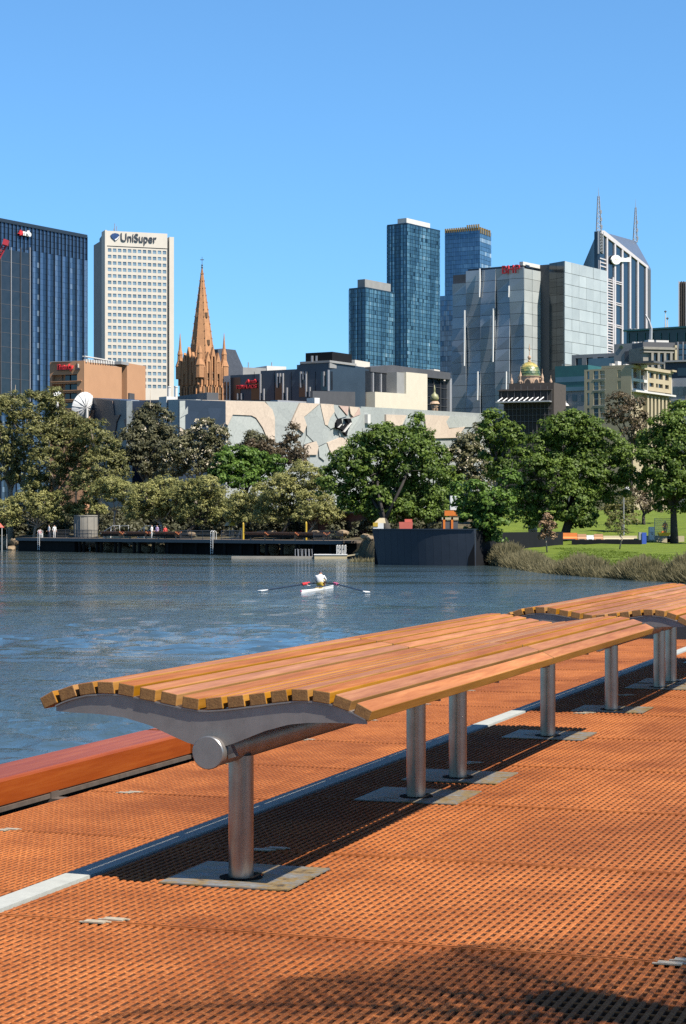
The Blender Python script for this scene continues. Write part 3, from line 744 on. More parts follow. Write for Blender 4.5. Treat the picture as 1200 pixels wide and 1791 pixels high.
# ---- cathedral: square tower, broach spire, pinnacles
def cathedral():
    d = 430.; k = d / F; cx, cy = (353.5 - CX) * k, d; t = thing('cathedral', 'sandstone cathedral tower with a tall pointed orange spire and pinnacles', 'church', (cx, cy, 0))
    R = math.radians(43); ax = Vector((math.cos(R), math.sin(R), 0)); ay = Vector((-math.sin(R), math.cos(R), 0)); C = Vector((cx, cy, 0))
    hw = 3.5
    def q(a, b, z): v = C + ax * a + ay * b; return (v.x, v.y, z)
    def blk(m, a0, a1, b0, b1, z0, z1): m.hexa([q(a0, b0, z0), q(a1, b0, z0), q(a1, b1, z0), q(a0, b1, z0), q(a0, b0, z1), q(a1, b0, z1), q(a1, b1, z1), q(a0, b1, z1)])
    zp = zpx(648, d); zb = zpx(663, d); za = zpx(466, d)
    m = MB(); blk(m, -hw, hw, -hw, hw, 0, zb); m.build('tower_wall', M_STONE, t)
    m = MB()
    for z, o in ((zb - .3, .14), (zb + 1.0, .1), (zpx(690, d), .12)): blk(m, -hw - o, hw + o, -hw - o, hw + o, z, z + .35)
    m.build('string_course', M_STONE2, t)
    m = MB(); blk(m, -hw + .1, hw - .1, -hw + .1, hw - .1, zb, zp - 1.0); m.build('parapet_stage', M_STONE2, t)  # darker colour so the gaps between the gablets read as shade
    # arcade of lancets on the two faces that show
    for f0, sx in ((0, 1), (1, 1)):
        for i in range(3):
            a = -2.0 + i * 2.0; m = MB()
            for j, (hh, ww) in enumerate(((0, .42), (1.6, .42), (2.1, .25), (2.4, .02))):
                pass
            prof_ = [(-.42, zpx(706, d)), (.42, zpx(706, d)), (.42, zpx(679, d)), (.22, zpx(675.5, d)), (0, zpx(673.5, d)), (-.22, zpx(675.5, d)), (-.42, zpx(679, d))]
            if f0 == 0: lo = [q(a + x, -hw - .02, z) for x, z in prof_]; hi = [q(a + x, -hw - .06, z) for x, z in prof_]
            else: lo = [q(-hw - .02, a + x, z) for x, z in reversed(prof_)]; hi = [q(-hw - .06, a + x, z) for x, z in reversed(prof_)]
            m.prism(lo, hi); w = m.build('lancet_window', M_STONE2, t)
            m = MB()
            for x in (-.62, .62):
                if f0 == 0: blk(m, a + x - .13, a + x + .13, -hw - .4, -hw - .02, zpx(706, d), zpx(678, d))
                else: blk(m, -hw - .4, -hw - .02, a + x - .13, a + x + .13, zpx(706, d), zpx(678, d))
            m.build('shaft', M_STONE, t)
        # gablets with shafts at parapet height
        for i in range(5):
            a = -2.8 + i * 1.4; m = MB(); z0 = zb - 1.5; z1 = zb + 2.3 + (0, 1.2, 2.4, 1.2, 0)[i]
            for x in (-.45, .45):
                if f0 == 0: blk(m, a + x - .14, a + x + .14, -hw - .45, -hw + .2, z0, z1)
                else: blk(m, -hw - .45, -hw + .2, a + x - .14, a + x + .14, z0, z1)
            if f0 == 0: m.prism([q(a - .62, -hw - .45, z1), q(a + .62, -hw - .45, z1), q(a, -hw - .45, z1 + 2.1)], [q(a - .62, -hw + .2, z1), q(a + .62, -hw + .2, z1), q(a, -hw + .2, z1 + 2.1)])
            else: m.prism([q(-hw - .45, a - .62, z1), q(-hw - .45, a, z1 + 2.1), q(-hw - .45, a + .62, z1)], [q(-hw + .2, a - .62, z1), q(-hw + .2, a, z1 + 2.1), q(-hw + .2, a + .62, z1)])
            m.build('gablet', M_STONE, t)
    # octagonal spire on broaches
    m = MB(); zs = zpx(642, d); r0 = 3.1; prf = [(r0 * 1.06, zb + .6), (r0, zs), (r0 * .585, zs + (za - zs) * .42), (.06, za)]
    kk = len(m.v); n = 8
    for r, z in prf:
        for j in range(n):
            an = 2 * math.pi * (j + .5) / n + R; m.v.append((cx + r * math.cos(an), cy + r * math.sin(an), z))
    for i in range(len(prf) - 1):
        for j in range(n):
            p = (j + 1) % n; m.f.append((kk + i * n + j, kk + i * n + p, kk + (i + 1) * n + p, kk + (i + 1) * n + j)); m.t.append(0); m.m.append(0)
    sp = m.build('spire', M_STONE, t)
    m = MB()                                            # ribs up the angles with crockets
    for j in range(n):
        an = 2 * math.pi * (j + .5) / n + R; c_, s_ = math.cos(an), math.sin(an)
        m.tube([(cx + r * c_, cy + r * s_, z) for r, z in prf], [.1, .1, .07, .04], 5, False)
        for i in range(14):
            h_ = i / 14; z = zs + (za - zs) * h_; r = (r0 * (1 - h_ / .42 * .415) if h_ < .42 else r0 * .585 * (1 - (h_ - .42) / .58)) + .12
            m.box(cx + r * c_ - .07, cx + r * c_ + .07, cy + r * s_ - .07, cy + r * s_ + .07, z - .1, z + .1)
    m.build('crocket_rib', M_STONE, sp)
    m = MB()
    for z, h_ in ((zpx(552, d), 0), (zpx(600, d), 0)):   # spire lights (lucarnes)
        hh = (z - zs) / (za - zs); r = (r0 * (1 - hh / .42 * .415) if hh < .42 else r0 * .585 * (1 - (hh - .42) / .58)) * .93
        for j in range(4):
            an = R + j * math.pi / 2; x, y = cx + r * math.cos(an), cy + r * math.sin(an); m.box(x - .3, x + .3, y - .3, y + .3, z - .5, z + .55)
    m.build('spire_light', M_STONE2, sp)
    m = MB(); m.lathe([(.14, za - .6), (.22, za - .1), (.10, za + .1), (.24, za + .3), (.05, za + .5), (.05, zpx(449, d))], cx, cy, 8); m.box(cx - .4, cx + .4, cy - .06, cy + .06, zpx(455, d), zpx(453.6, d)); m.build('finial_cross', M_SLATE, sp)
    for a, b in ((-1, -1), (1, -1), (1, 1), (-1, 1)):    # corner pinnacles
        p = q(a * (hw - .1), b * (hw - .1), 0); m = MB(); z0 = zb; zt = zpx(583, d) if (a, b) != (-1, -1) else zpx(606, d)
        m.lathe([(.95, z0), (.95, z0 + 2.6), (1.05, z0 + 2.7), (.6, z0 + 4.0), (.55, z0 + 5.2), (.62, z0 + 5.3), (.34, z0 + 6.4), (.05, zt)], p[0], p[1], 8)
        o = m.build('pinnacle', M_STONE, t)
    for a, b in ((-.45, -1.02), (.45, -1.02), (-1.02, -.45), (-1.02, .45)):
        p = q(a * hw, b * hw, 0); m = MB(); m.lathe([(.35, zb + 1), (.35, zb + 3.8), (.42, zb + 3.9), (.03, zpx(625, d))], p[0], p[1], 6); m.build('small_pinnacle', M_STONE, t)
    f = Face(384, 440, 425, 446); m = MB(); f.poly(m, [(381, 611), (389, 609.5), (412, 612), (425, 642), (425, 660), (384, 660)], -9, 0); m.build('nave_roof', M_SLATE, t)
cathedral()

# ---- pale block and dark hotel behind the mosaic walls
def hotel():
    fa = Face(403, 413., 576, 400.); fb = Face(576, 400., 790, 455.)
    t = thing('dark_hotel', 'long charcoal and blue-black hotel with red letters and thin pale fins', 'building', (fa.p.x, fa.p.y, 0))
    zA, zB, zC = fa.z(656, fa.s(410)), fa.z(648, fa.s(470)), fa.z(635.5, fa.s(550))
    s1, s2 = fa.s(456), fa.s(524.5)
    def vol(s0, sE, zt, o, nm='wall_block'): m = MB(); fa.box(m, s0, sE, 0, zt, -14, o); m.build(nm, M_HOTEL, t)
    vol(0, s1, zA, 0); vol(s1, s2, zB, .0); vol(s2, fa.L, zC, .0)
    for a, b, y0, y1 in ((482, 497, 653, 700), (523.5, 538, 650, 694), (562, 575, 650, 683), (404, 421, 660, 699), (440, 456, 668, 699)):
        pplace(t, 'window_bay', fa, a, y0, b, y1, .02, .12, M_DARKGLASS)
    for px, y0, y1 in ((457, 654, 700), (463, 680, 700), (486.5, 653, 678), (496.5, 653, 700), (503.5, 678, 703), (527.6, 650, 678), (537, 650, 694), (543.5, 677, 694), (568, 650, 676), (417.5, 688, 699), (424, 688, 699), (491.5, 653, 670), (532, 650, 664)):
        pplace(t, 'fin', fa, px - .8, y0, px + .8, y1, .1, .5, M_FRAME)
    pplace(t, 'corner_fin', fa, 574.8, 647, 576.8, 684, .1, .5, M_FRAME)
    for px in (445, 480, 510, 552): pplace(t, 'cladding_joint', fa, px - .25, 650, px + .25, 703, .0, .06, M_BLACK)
    sign(t, fa, 'Amb', 431, 450.5, 670.3, 663.5, M_RED, .3, offset=.02, shear=.15); sign(t, fa, 'TEMPLADS', 415, 450.5, 679.5, 673.2, M_RED, .3, offset=.02, shear=.1)
    m = MB(); fb.box(m, 1.0, fb.s(648), 0, fb.z(635, 0) , -8, 0); fb.box(m, .02, 1.0, 0, fb.z(635, 0) - .01, -.5, -.01); m.build('wall_block', M_HOTEL, t)
    m = MB(); fb.box(m, fb.s(648), fb.s(726), 0, fb.z(650, fb.s(650)), -8, -.02); m.build('wall_block', M_DGREY, t)
    m = MB(); fb.poly(m, [(575, 634.8), (624, 640), (624, 647), (575, 643.5)], .02, .25); m.build('fascia', M_GREY, t)
    for a, b, y0, y1 in ((604, 614, 648, 681), (638, 676, 651, 689), (578, 586, 650, 682)): pplace(t, 'window_bay', fb, a, y0, b, y1, .02, .12, M_DARKGLASS)
    for px, y0, y1 in ((605, 648, 672), (613, 648, 684), (609, 648, 662), (650, 652, 688), (664, 654, 688)): pplace(t, 'fin', fb, px - .8, y0, px + .8, y1, .1, .45, M_FRAME)
    m = MB(); fb.poly(m, [(540, 684), (633, 686), (633, 730), (540, 730)], .3, .9); m.build('podium', M_DGREY, t)
    m = MB(); fa.box(m, fa.s(528), fa.L - .2, zC, fa.z(615.5, fa.s(550)), -9, -1.4); m.build('penthouse', M_BLACK, t)
    m = MB(); fa.box(m, fa.s(526), fa.L + .3, zC, zC + .45, -10, .3); m.build('roof_edge', M_GREY, t)
    for px in (575, 583, 592): pplace(t, 'roof_post', fb, px - .5, 621, px + .5, 632, -4, -3.6, M_FRAME)
    # roof slabs, plant boxes and the white stair wall
    m = MB(); fb.poly(m, [(646, 642), (684, 638.5), (786, 652), (786, 664), (684, 654), (646, 650)], -10, .3); m.build('roof_slab', M_DGREY, t)
    m = MB(); fb.box(m, fb.s(726), fb.L, 0, fb.z(659, fb.s(730)), -10, -.6); m.build('glass_hall', M_DARKGLASS, t)
    for px in (738, 750, 762, 774): pplace(t, 'mullion', fb, px - .3, 662, px + .3, 722, -.58, -.4, M_DGREY)
    for py in (676, 694, 708): pplace(t, 'transom', fb, 727, py - .3, 786, py + .3, -.58, -.45, M_DGREY)
    pplace(t, 'end_frame', fb, 785.5, 662, 789, 720, -.8, .2, M_FRAME)
    m = MB(); fb.poly(m, [(633.5, 686), (688.5, 689.5), (688.5, 651.5), (726, 655), (726, 720), (633.5, 722)], .92, 3.0); m.build('white_stair_wall', M_CREAMW, t)
    m = MB(); fb.box(m, fb.s(675), fb.s(688.5), 0, fb.z(652, fb.s(680)), .05, 2.6); m.build('stair_side', M_GREY, t)
    for a, b, y0, y1 in ((605, 622, 630, 640), (632, 658, 631, 645), (776.5, 789.5, 651, 665), (770, 780, 646, 651)):
        pplace(t, 'plant_box', fb, a, y0, b, y1, -5, -1.5, M_CREAM)
hotel()
def pale_blocks():
    f = Face(395, 470., 500, 478.); t = thing('concrete_block', 'low pale concrete building between the slate roof and the dark hotel', 'building', (f.o.x, f.o.y, 0))
    m = MB(); f.box(m, 0, f.s(466), 0, f.z(641, 0), -12, 0); m.build('wall', M_GREY, t); m = MB(); f.box(m, f.s(466), f.L, 0, f.z(640, f.s(470)), -10, .2); m.build('plant_room', M_WHITE, t)
    for px in (438, 479): pplace(t, 'roof_mast', f, px - .5, 633, px + .5, 642, -1.2, -1.0, M_GREY)
    g = Face(391, 425., 404, 422.); m = MB(); g.box(m, 0, g.L, 0, g.z(658, 0), -3, 0); m.build('white_annex', M_WHITE, t)
    for px in (394, 399.5): pplace(t, 'annex_window', g, px - 1.4, 668, px + 1.4, 699, .02, .1, M_DARKGLASS)
pale_blocks()

# ---- pair of teal glass towers
M_T2 = emat_tone('teal_curtain_wall', [(0, (.012, .034, .055)), (.4, (.045, .12, .185)), (.75, (.13, .275, .36)), (1, (.46, .60, .66))], .14, .35)
M_T2D = mat('teal_glass_frame', (.02, .05, .075), (.015, .035, .055), .5, .3, .3)
def teal_tower(name, label, fa, fb, ytop, ybot, nxa, nxb, nz, boxm, boxpx):
    t = thing(name, label, 'tower', (fa.p.x, fa.p.y, 0)); zt = fb.z(ytop, 0)
    m = MB(); m.plan([fa.o - fa.n * .3, fa.p - (fa.n + fb.n) * .2, fb.p - fb.n * .3, fa.o + fb.p - fa.p], -2, zt - .2); m.build('core', M_T2D, t)
    ca = [random.choice((.15, .25, .3, .35, .8)) for _ in range(nxa)]; cb = [random.choice((.3, .45, .6, .7, .9)) for _ in range(nxb)]
    def ta(i, j): return min(1, max(0, ca[i] + random.uniform(-.12, .12)))
    def tb(i, j):
        run = (((j + i * 5) // 6 + i * 31) * 2654435761 % 97) / 97
        v = cb[i] * .45 + run * .32 + random.uniform(-.08, .10) + (.12 if j % 3 == 0 else 0)
        return min(1, max(0, v if random.random() > .06 else .02))
    pane_grid(t, fa, 0, fa.L, 0, zt, nxa, nz, M_T2, ta, jit=.03, gap=.04); pane_grid(t, fb, 0, fb.L, 0, zt, nxb, nz, M_T2, tb, jit=.03, gap=.05)
    for f, n in ((fa, nxa), (fb, nxb)):
        for i in range(0, n + 1, 3): place(t, 'mullion', f, f.L * i / n - .05, f.L * i / n + .05, 0, zt, -.05, .14, M_T2D)
    m = MB(); m.plan([fa.o, fa.p, fb.p, fa.o + fb.p - fa.p], zt - .2, zt + .5); m.build('parapet', M_T2D, t)
    x0, x1, x2, y = boxpx; c = fb.s(x1); m = MB()
    a0, a1 = fa.s(x0), fa.L
    ps = [fa.o + fa.e * a0, fa.o + fa.e * a1 + fb.e * .0, fb.o + fb.e * fb.s(x2)]; sh = -(fa.n + fb.n) * .6
    ps = [p + sh for p in ps]; m.plan([ps[0], ps[1], ps[2], ps[0] + ps[2] - ps[1]], zt, fb.z(y, 0)); m.build('plant_room', boxm, t)
    return t
fa_t, fb_t = Face(677, 806., 711.8, 800.), Face(711.8, 800., 770, 821.)
teal_tower('glass_tower', 'taller teal glass tower with a white rooftop box', fa_t, fb_t, 391.5, 660, 14, 26, 84, M_WHITE, (696, 711.8, 753, 380.5))
fa_l, fb_l = Face(610.5, 766., 639, 761.), Face(639, 761., 690, 779.)
teal_tower('glass_tower', 'shorter teal glass tower with a grey rooftop box', fa_l, fb_l, 504, 660, 12, 22, 58, M_GREY, (626, 639, 684, 487.5))

# ---- blue tower with a gilded crown
M_T3 = emat_tone('blue_curtain_wall', [(0, (.03, .075, .14)), (.5, (.07, .165, .30)), (.8, (.14, .27, .42)), (1, (.5, .6, .66))], .14, .35)
M_GOLD = mat('gilded_crown', (.50, .33, .12), (.38, .24, .09), .6, .4, .5)
def gold_tower():
    fa, fb = Face(778, 1010., 839.5, 1000.), Face(839.5, 1000., 859.5, 1014.); t = thing('glass_tower', 'blue glass tower with a ribbed golden crown behind the grey tower', 'tower', (fa.p.x, fa.p.y, 0))
    zt = fb.z(400, 0)
    m = MB(); m.plan([fa.o - fa.n * .3, fa.p - (fa.n + fb.n) * .2, fb.p - fb.n * .3, fa.o + fb.p - fa.p], -2, zt); m.build('core', M_T2D, t)
    pane_grid(t, fa, 0, fa.L, 0, zt, 20, 70, M_T3, lambda i, j: (.7 if (j > 48 and j % 4 == 1 and i > 7 and random.random() < .8) else .42 + (i > 8) * .08) + random.uniform(-.1, .1), jit=.03, gap=.03)
    pane_grid(t, fb, 0, fb.L, 0, zt, 7, 70, M_T3, lambda i, j: (.95 if j % 3 == 1 else .55) + random.uniform(-.2, .05), jit=.03, gap=.04)
    for i in range(16): place(t, 'crown_fin', fa, fa.L * i / 16 + .2, fa.L * i / 16 + .75, zt - .8, zt + (1.4 if i < 10 else 2.4), -.6, .4, M_GOLD)
    for i in range(5): place(t, 'crown_fin', fb, fb.L * i / 5 + .1, fb.L * i / 5 + 1.1, zt - 2.2, zt + .9, -.6, .4, M_GOLD)
    m = MB(); m.plan([fa.o + fa.n * -1, fa.p - fa.n, fb.p - fb.n, fa.o + fb.p - fa.p], zt, zt + .8); m.build('crown_roof', M_GOLD, t)
    g = Face(764, 985., 792, 981.); m = MB(); g.box(m, 0, g.L, 0, g.z(518, 0), -10, -.2); m.build('lower_block', M_T2D, t)
    pane_grid(t, g, 0, g.L, 0, g.z(518, 0), 9, 46, M_T3, lambda i, j: .4 + random.uniform(-.15, .2), jit=.03, gap=.03)
gold_tower()

# ---- faceted grey glass tower with red letters
M_G1 = mat('grey_glass_panel', (.33, .36, .39), (.27, .295, .33), .15, .22, .15, rnd=.16, spec=.8)
M_G2 = mat('pale_glass_panel', (.47, .50, .49), (.39, .42, .415), .2, .3, .05, rnd=.12, spec=.8)
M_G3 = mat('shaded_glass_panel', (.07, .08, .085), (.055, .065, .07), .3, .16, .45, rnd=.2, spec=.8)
def faceted_tower():
    fa, fb = Face(790, 614., 917, 600.), Face(917, 600., 961, 612.); t = thing('glass_tower', 'grey faceted glass office tower with red letters at its top corner', 'tower', (fa.p.x, fa.p.y, 0))
    zt = fa.z(466, fa.L)
    m = MB(); m.plan([fa.o - fa.n * .9, fa.p - (fa.n + fb.n) * .7, fb.p - fb.n * .9, fa.o + fb.p - fa.p], -2, zt - .8); m.build('core', M_DGREY, t)
    rows = 13; edges = [fa.s(x) for x in (790, 816, 841, 867, 892, 917)]
    zs = [fa.z(735, 0) + (zt - fa.z(735, 0)) * j / rows for j in range(rows + 1)]
    # big panels that lean in and out by turns, so the joints open into thin triangles
    def lean(c, j): return (math.sin(c * 2.1 + j * .48) * .55)
    for c in range(5):
        for j in range(rows):
            if c == 0 and j == rows - 1: continue
            m = MB(); a, b = edges[c] + .06, edges[c + 1] - .06; z0, z1 = zs[j] + .05, zs[j + 1] - .05
            oa, ob = lean(c, j), lean(c, j + 1); pa, pb = -lean(c + 1, j) * .6, -lean(c + 1, j + 1) * .6
            lo = [fa.pt(a, z0, oa - .4), fa.pt(b, z0, pa - .4), fa.pt(b, z1, pb - .4), fa.pt(a, z1, ob - .4)]; hi = [fa.pt(a, z0, oa), fa.pt(b, z0, pa), fa.pt(b, z1, pb), fa.pt(a, z1, ob)]
            m.prism(lo, hi); m.build('panel', M_G1, t)
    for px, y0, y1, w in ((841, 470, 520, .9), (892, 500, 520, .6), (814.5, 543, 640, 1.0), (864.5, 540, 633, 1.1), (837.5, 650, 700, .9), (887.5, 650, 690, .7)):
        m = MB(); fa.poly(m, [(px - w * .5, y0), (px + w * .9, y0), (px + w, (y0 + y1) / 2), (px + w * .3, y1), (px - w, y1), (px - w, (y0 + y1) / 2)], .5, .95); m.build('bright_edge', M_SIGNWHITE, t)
    eb = [fb.s(x) for x in (917, 931, 947, 961)]
    for c in range(3):
        for j in range(rows):
            place(t, 'panel', fb, eb[c] + .05, eb[c + 1] - .05, zs[j] + .05, zs[j + 1] - .05 - (.5 if j == rows - 1 else 0), -.3, .0 + (c % 2) * .04, M_G2)
    pplace(t, 'parapet', fb, 916, 460.5, 948, 467, -1.5, -.2, M_WHITE)
    m = MB(); fa.box(m, fa.s(816), fa.L, zt - .1, zt + .7, -6, -1); m.build('roof_upstand', M_NAVY, t)
    sign(t, fa, 'BHP', 882, 912.5, 478.5, 464.5, M_RED, 1.3, offset=.01)
    # recess and the pale block to its side
    gd = Face(961, 606., 987.5, 600.); ge = Face(987.5, 600., 1062, 624.)
    z2, z3 = ge.z(456, 0), ge.z(456, 0)
    m = MB(); m.plan([gd.o, gd.p - gd.n * .4 - ge.n * .4, ge.p - ge.n * .5, ge.p - ge.n * 14, gd.o - ge.n * 12], -2, z2 - .3); m.build('core', M_DGREY, t)
    for c in range(2):
        for j in range(rows): 
            za_, zb_ = ge.z(645, 0) + (z2 - ge.z(645, 0)) * j / rows, ge.z(645, 0) + (z2 - ge.z(645, 0)) * (j + 1) / rows
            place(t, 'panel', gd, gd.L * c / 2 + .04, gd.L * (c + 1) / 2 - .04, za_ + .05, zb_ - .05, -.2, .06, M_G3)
    zb0 = ge.z(642, ge.L / 2)
    for c in range(6):
        for j in range(9):
            za_, zb_ = zb0 + (z3 - zb0) * j / 9, zb0 + (z3 - zb0) * (j + 1) / 9
            place(t, 'panel', ge, ge.L * c / 6 + .04, ge.L * (c + 1) / 6 - .04, za_ + .06, zb_ - .06, -.3, random.uniform(-.02, .05), M_G2)
    m = MB(); ge.box(m, 0, ge.L, -2, zb0, -1, -.1); m.build('base_wall', M_GREY, t)
faceted_tower()

# ---- gabled tower with white ribs, antennas and a round sign
M_ROOF = mat('tower_roof_glass', (.16, .18, .22), (.13, .15, .185), .4, .35, .3)
M_GABGLASS = mat('gabled_tower_glass', (.014, .024, .042), (.010, .018, .032), .3, .15, 0, spec=.6)
M_RIB = mat('pale_granite_rib', (.60, .56, .57), (.52, .49, .50), 1, .6)
def gabled_tower():
    f = Face(1045, 700., 1131.5, 742.); g = Face(1005, 722., 1045, 700.); r = Face(1131.5, 742., 1138.5, 735.)
    t = thing('gabled_tower', 'dark tower with white ribs, a slanted roof, twin masts and a round white sign', 'tower', (f.o.x, f.o.y, 0))
    A, B, Lf, Rt = f.xz(1045, 404.5), f.xz(1131.5, 467), None, None
    m = MB(); f.poly(m, [(1045, 404.5), (1052, 404.5), (1131.5, 467), (1131.5, 760), (1045, 760)], -1.2, 0); m.build('front_glazing', M_GABGLASS, t)
    m = MB(); g.poly(m, [(1045, 404.5), (1005, 500), (1005, 760), (1045, 760)], -1.0, -.02); m.build('side_glazing', M_GABGLASS, t)
    back = f.p + Vector((-.02, 1)) * 1.0
    ridge = P(1111.5, 421.5, 775.); e0 = f.pt(*f.xz(1051, 404.5), 0.05); e1 = f.pt(*f.xz(1131.5, 467), .05); e2 = P(1138.5, 470, 752.)
    dn = Vector((0, .0, -.6))
    m = MB(); m.prism([e0 + dn, e1 + dn, e2 + dn, ridge + dn], [e0, e1, e2, ridge]); m.build('roof_plane', M_ROOF, t)
    m = MB(); zb = 0; q1 = f.pt(f.L, 0, 0); m.prism([(q1.x, q1.y, 0), (e2.x, e2.y, 0), (e2.x - 6, e2.y + 20, 0)], [(q1.x, q1.y, e1.z), (e2.x, e2.y, e2.z), (e2.x - 6, e2.y + 20, ridge.z - 2)]); m.build('end_wall', M_DGREY, t)
    m = MB(); k = g.pt(0, 0, 0); m.prism([(k.x, k.y, 0), (f.p.x, f.p.y + 1.3, 0), (ridge.x, ridge.y, 0)], [(k.x, k.y, P(1, 500, 722).z), (f.p.x, f.p.y + 1.3, e1.z - 1), (ridge.x, ridge.y, ridge.z - 1)]); m.build('core', M_NAVY, t)
    # raking eave and vertical ribs
    m = MB(); f.poly(m, [(1050, 403.2), (1055, 403.2), (1132, 465.5), (1132, 470), (1050, 408)], 0.0, .5); m.build('raking_eave', M_RIB, t)
    for px, y0 in ((1060.5, 413), (1074.5, 424), (1087.5, 435), (1101, 446), (1114.5, 456), (1129.5, 468)):
        pplace(t, 'rib', f, px - 1.2, y0, px + 1.2, 760, .0, .45, M_RIB)
    for k_, (x0, x1) in enumerate(((1045.5, 1048.5),)): pplace(t, 'rib', f, x0, 455, x1, 760, .0, .45, M_RIB)
    for py in (453, 459.5, 466): pplace(t, 'ladder_rung', f, 1047, py - 1.0, 1060, py + 1.0, .0, .3, M_RIB)
    for y in (493, 530.5, 569.5, 608): 
        for dy in (-1.7, 1.7): pplace(t, 'band', f, 1060.5, y + dy - .8, 1087, y + dy + .8, .0, .4, M_RIB)
    for k_ in range(34):
        y = 497 + k_ * 4.8
        if min(abs(y - b) for b in (493, 530.5, 569.5, 608)) > 3.5: pplace(t, 'balcony_slab', f, 1058, y - .9, 1071.5, y + .9, .0, .35, M_RIB)
    pplace(t, 'rib', f, 1070.5, 485, 1072.5, 760, .0, .45, M_RIB)
    # lattice stair on the gable, and the two lattice masts on the ridge
    def lattice(name, p0, p1, w0, w1, n):
        m = MB()
        for i in range(n):
            a, b = p0.lerp(p1, i / n), p0.lerp(p1, (i + 1) / n); wa, wb = w0 + (w1 - w0) * i / n, w0 + (w1 - w0) * (i + 1) / n
            for sx, sy in ((-1, -1), (1, -1), (1, 1), (-1, 1)):
                m.tube([a + Vector((sx * wa, sy * wa, 0)), b + Vector((sx * wb, sy * wb, 0))], .13, 4)
            sg = 1 if i % 2 else -1
            m.tube([a + Vector((-wa * sg, -wa, 0)), b + Vector((wb * sg, -wb, 0))], .09, 4); m.tube([a + Vector((-wa, -wa, 0)), a + Vector((wa, -wa, 0))], .08, 4)
            if i % 3 == 1 and i < n * .7: m.box(a.x + wa, a.x + wa + .5, a.y - .3, a.y + .3, a.z, a.z + 1.2)
        m.tube([p1, p1 + Vector((0, 0, (p1.z - p0.z) * .25))], [.12, .03], 5); m.build(name, M_FRAME, t)
    lattice('mast', P(1047.5, 404, 702), P(1047, 343, 702), .85, .28, 14); lattice('mast', P(1111, 424, 772), P(1112, 363, 772), .8, .22, 13)
    m = MB()
    for k_ in range(7):
        for dx in (-.8, .8): pass
        y = 407 + k_ * 5; f.pbox(m, 1045, y, 1053, y + 1, .05, .4); f.poly(m, [(1045, y), (1046, y), (1053, y + 5), (1052, y + 5)], .05, .35)
    f.pbox(m, 1044.6, 404, 1045.8, 444, .05, .5); f.pbox(m, 1052.4, 406, 1053.6, 444, .05, .5); m.build('lattice_stair', M_FRAME, t)
    # round white sign with a lettered bar
    m = MB(); pts = [(1074 + 8.0 * math.cos(a_ * math.pi / 12), 454.5 - 8.2 * math.sin(a_ * math.pi / 12)) for a_ in range(24)]; f.poly(m, pts, .5, 1.0); m.build('round_sign', M_SIGNWHITE, t)
    m = MB(); f.poly(m, [(1081, 450.5), (1092, 452), (1095, 450.5), (1097, 450.5), (1099, 453), (1099, 458), (1081, 458)], .5, 1.0); m.build('sign_bar', M_SIGNWHITE, t)
    m = MB(); f.poly(m, [(1070, 452), (1073, 453.5), (1076, 452), (1077.5, 453), (1073.5, 456), (1071, 454)], 1.0, 1.06); m.build('sign_mark', M_CREAM, t)
gabled_tower()

# ---- plaza building: folded walls clad in sandstone, zinc and glass shards
def shard_mat(name, c, c2, rough=.6, metal=0.0):
    m, nt, n, l, b = nodes_of(name)
    geo = n.new('ShaderNodeNewGeometry')
    v = n.new('ShaderNodeTexVoronoi'); v.inputs['Scale'].default_value = .42; l.new(geo.outputs['Position'], v.inputs['Vector'])
    ve = n.new('ShaderNodeTexVoronoi'); ve.feature = 'DISTANCE_TO_EDGE'; ve.inputs['Scale'].default_value = .42; l.new(geo.outputs['Position'], ve.inputs['Vector'])
    cc = n.new('ShaderNodeSeparateColor'); l.new(v.outputs['Color'], cc.inputs[0])
    r = ramp(n, l, cc.outputs[0], [(0, c2), (1, c)]); e = ramp(n, l, ve.outputs['Distance'], [(.0, (.88, .88, .88)), (.03, (1, 1, 1))])
    t = noise_node(n, l, geo.outputs['Position'], 3, 5, .7); r3 = ramp(n, l, t.outputs['Fac'], [(.3, (.86, .86, .86)), (.7, (1.08, 1.08, 1.08))])
    x = mixc(n, l, 1.0, r.outputs[0], e.outputs[0], 'MULTIPLY'); l.new(mixc(n, l, 1.0, x, r3.outputs[0], 'MULTIPLY'), b.inputs['Base Color'])
    b.inputs['Roughness'].default_value = rough; b.inputs['Metallic'].default_value = metal
    return m
M_ZINC = shard_mat('zinc_shards', (.37, .39, .37), (.33, .35, .335), .5)
M_ZINC2 = shard_mat('pale_zinc_shards', (.42, .44, .41), (.37, .395, .37), .5)
M_PEACH = shard_mat('sandstone_shards', (.58, .475, .375), (.53, .43, .34), .8)
M_PINK = shard_mat('pink_stone_shards', (.52, .37, .31), (.46, .32, .27), .8)
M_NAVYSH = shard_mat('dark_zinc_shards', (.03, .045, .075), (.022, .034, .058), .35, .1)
M_BROWNSH = shard_mat('brown_stone_shards', (.24, .16, .125), (.17, .115, .09), .7)
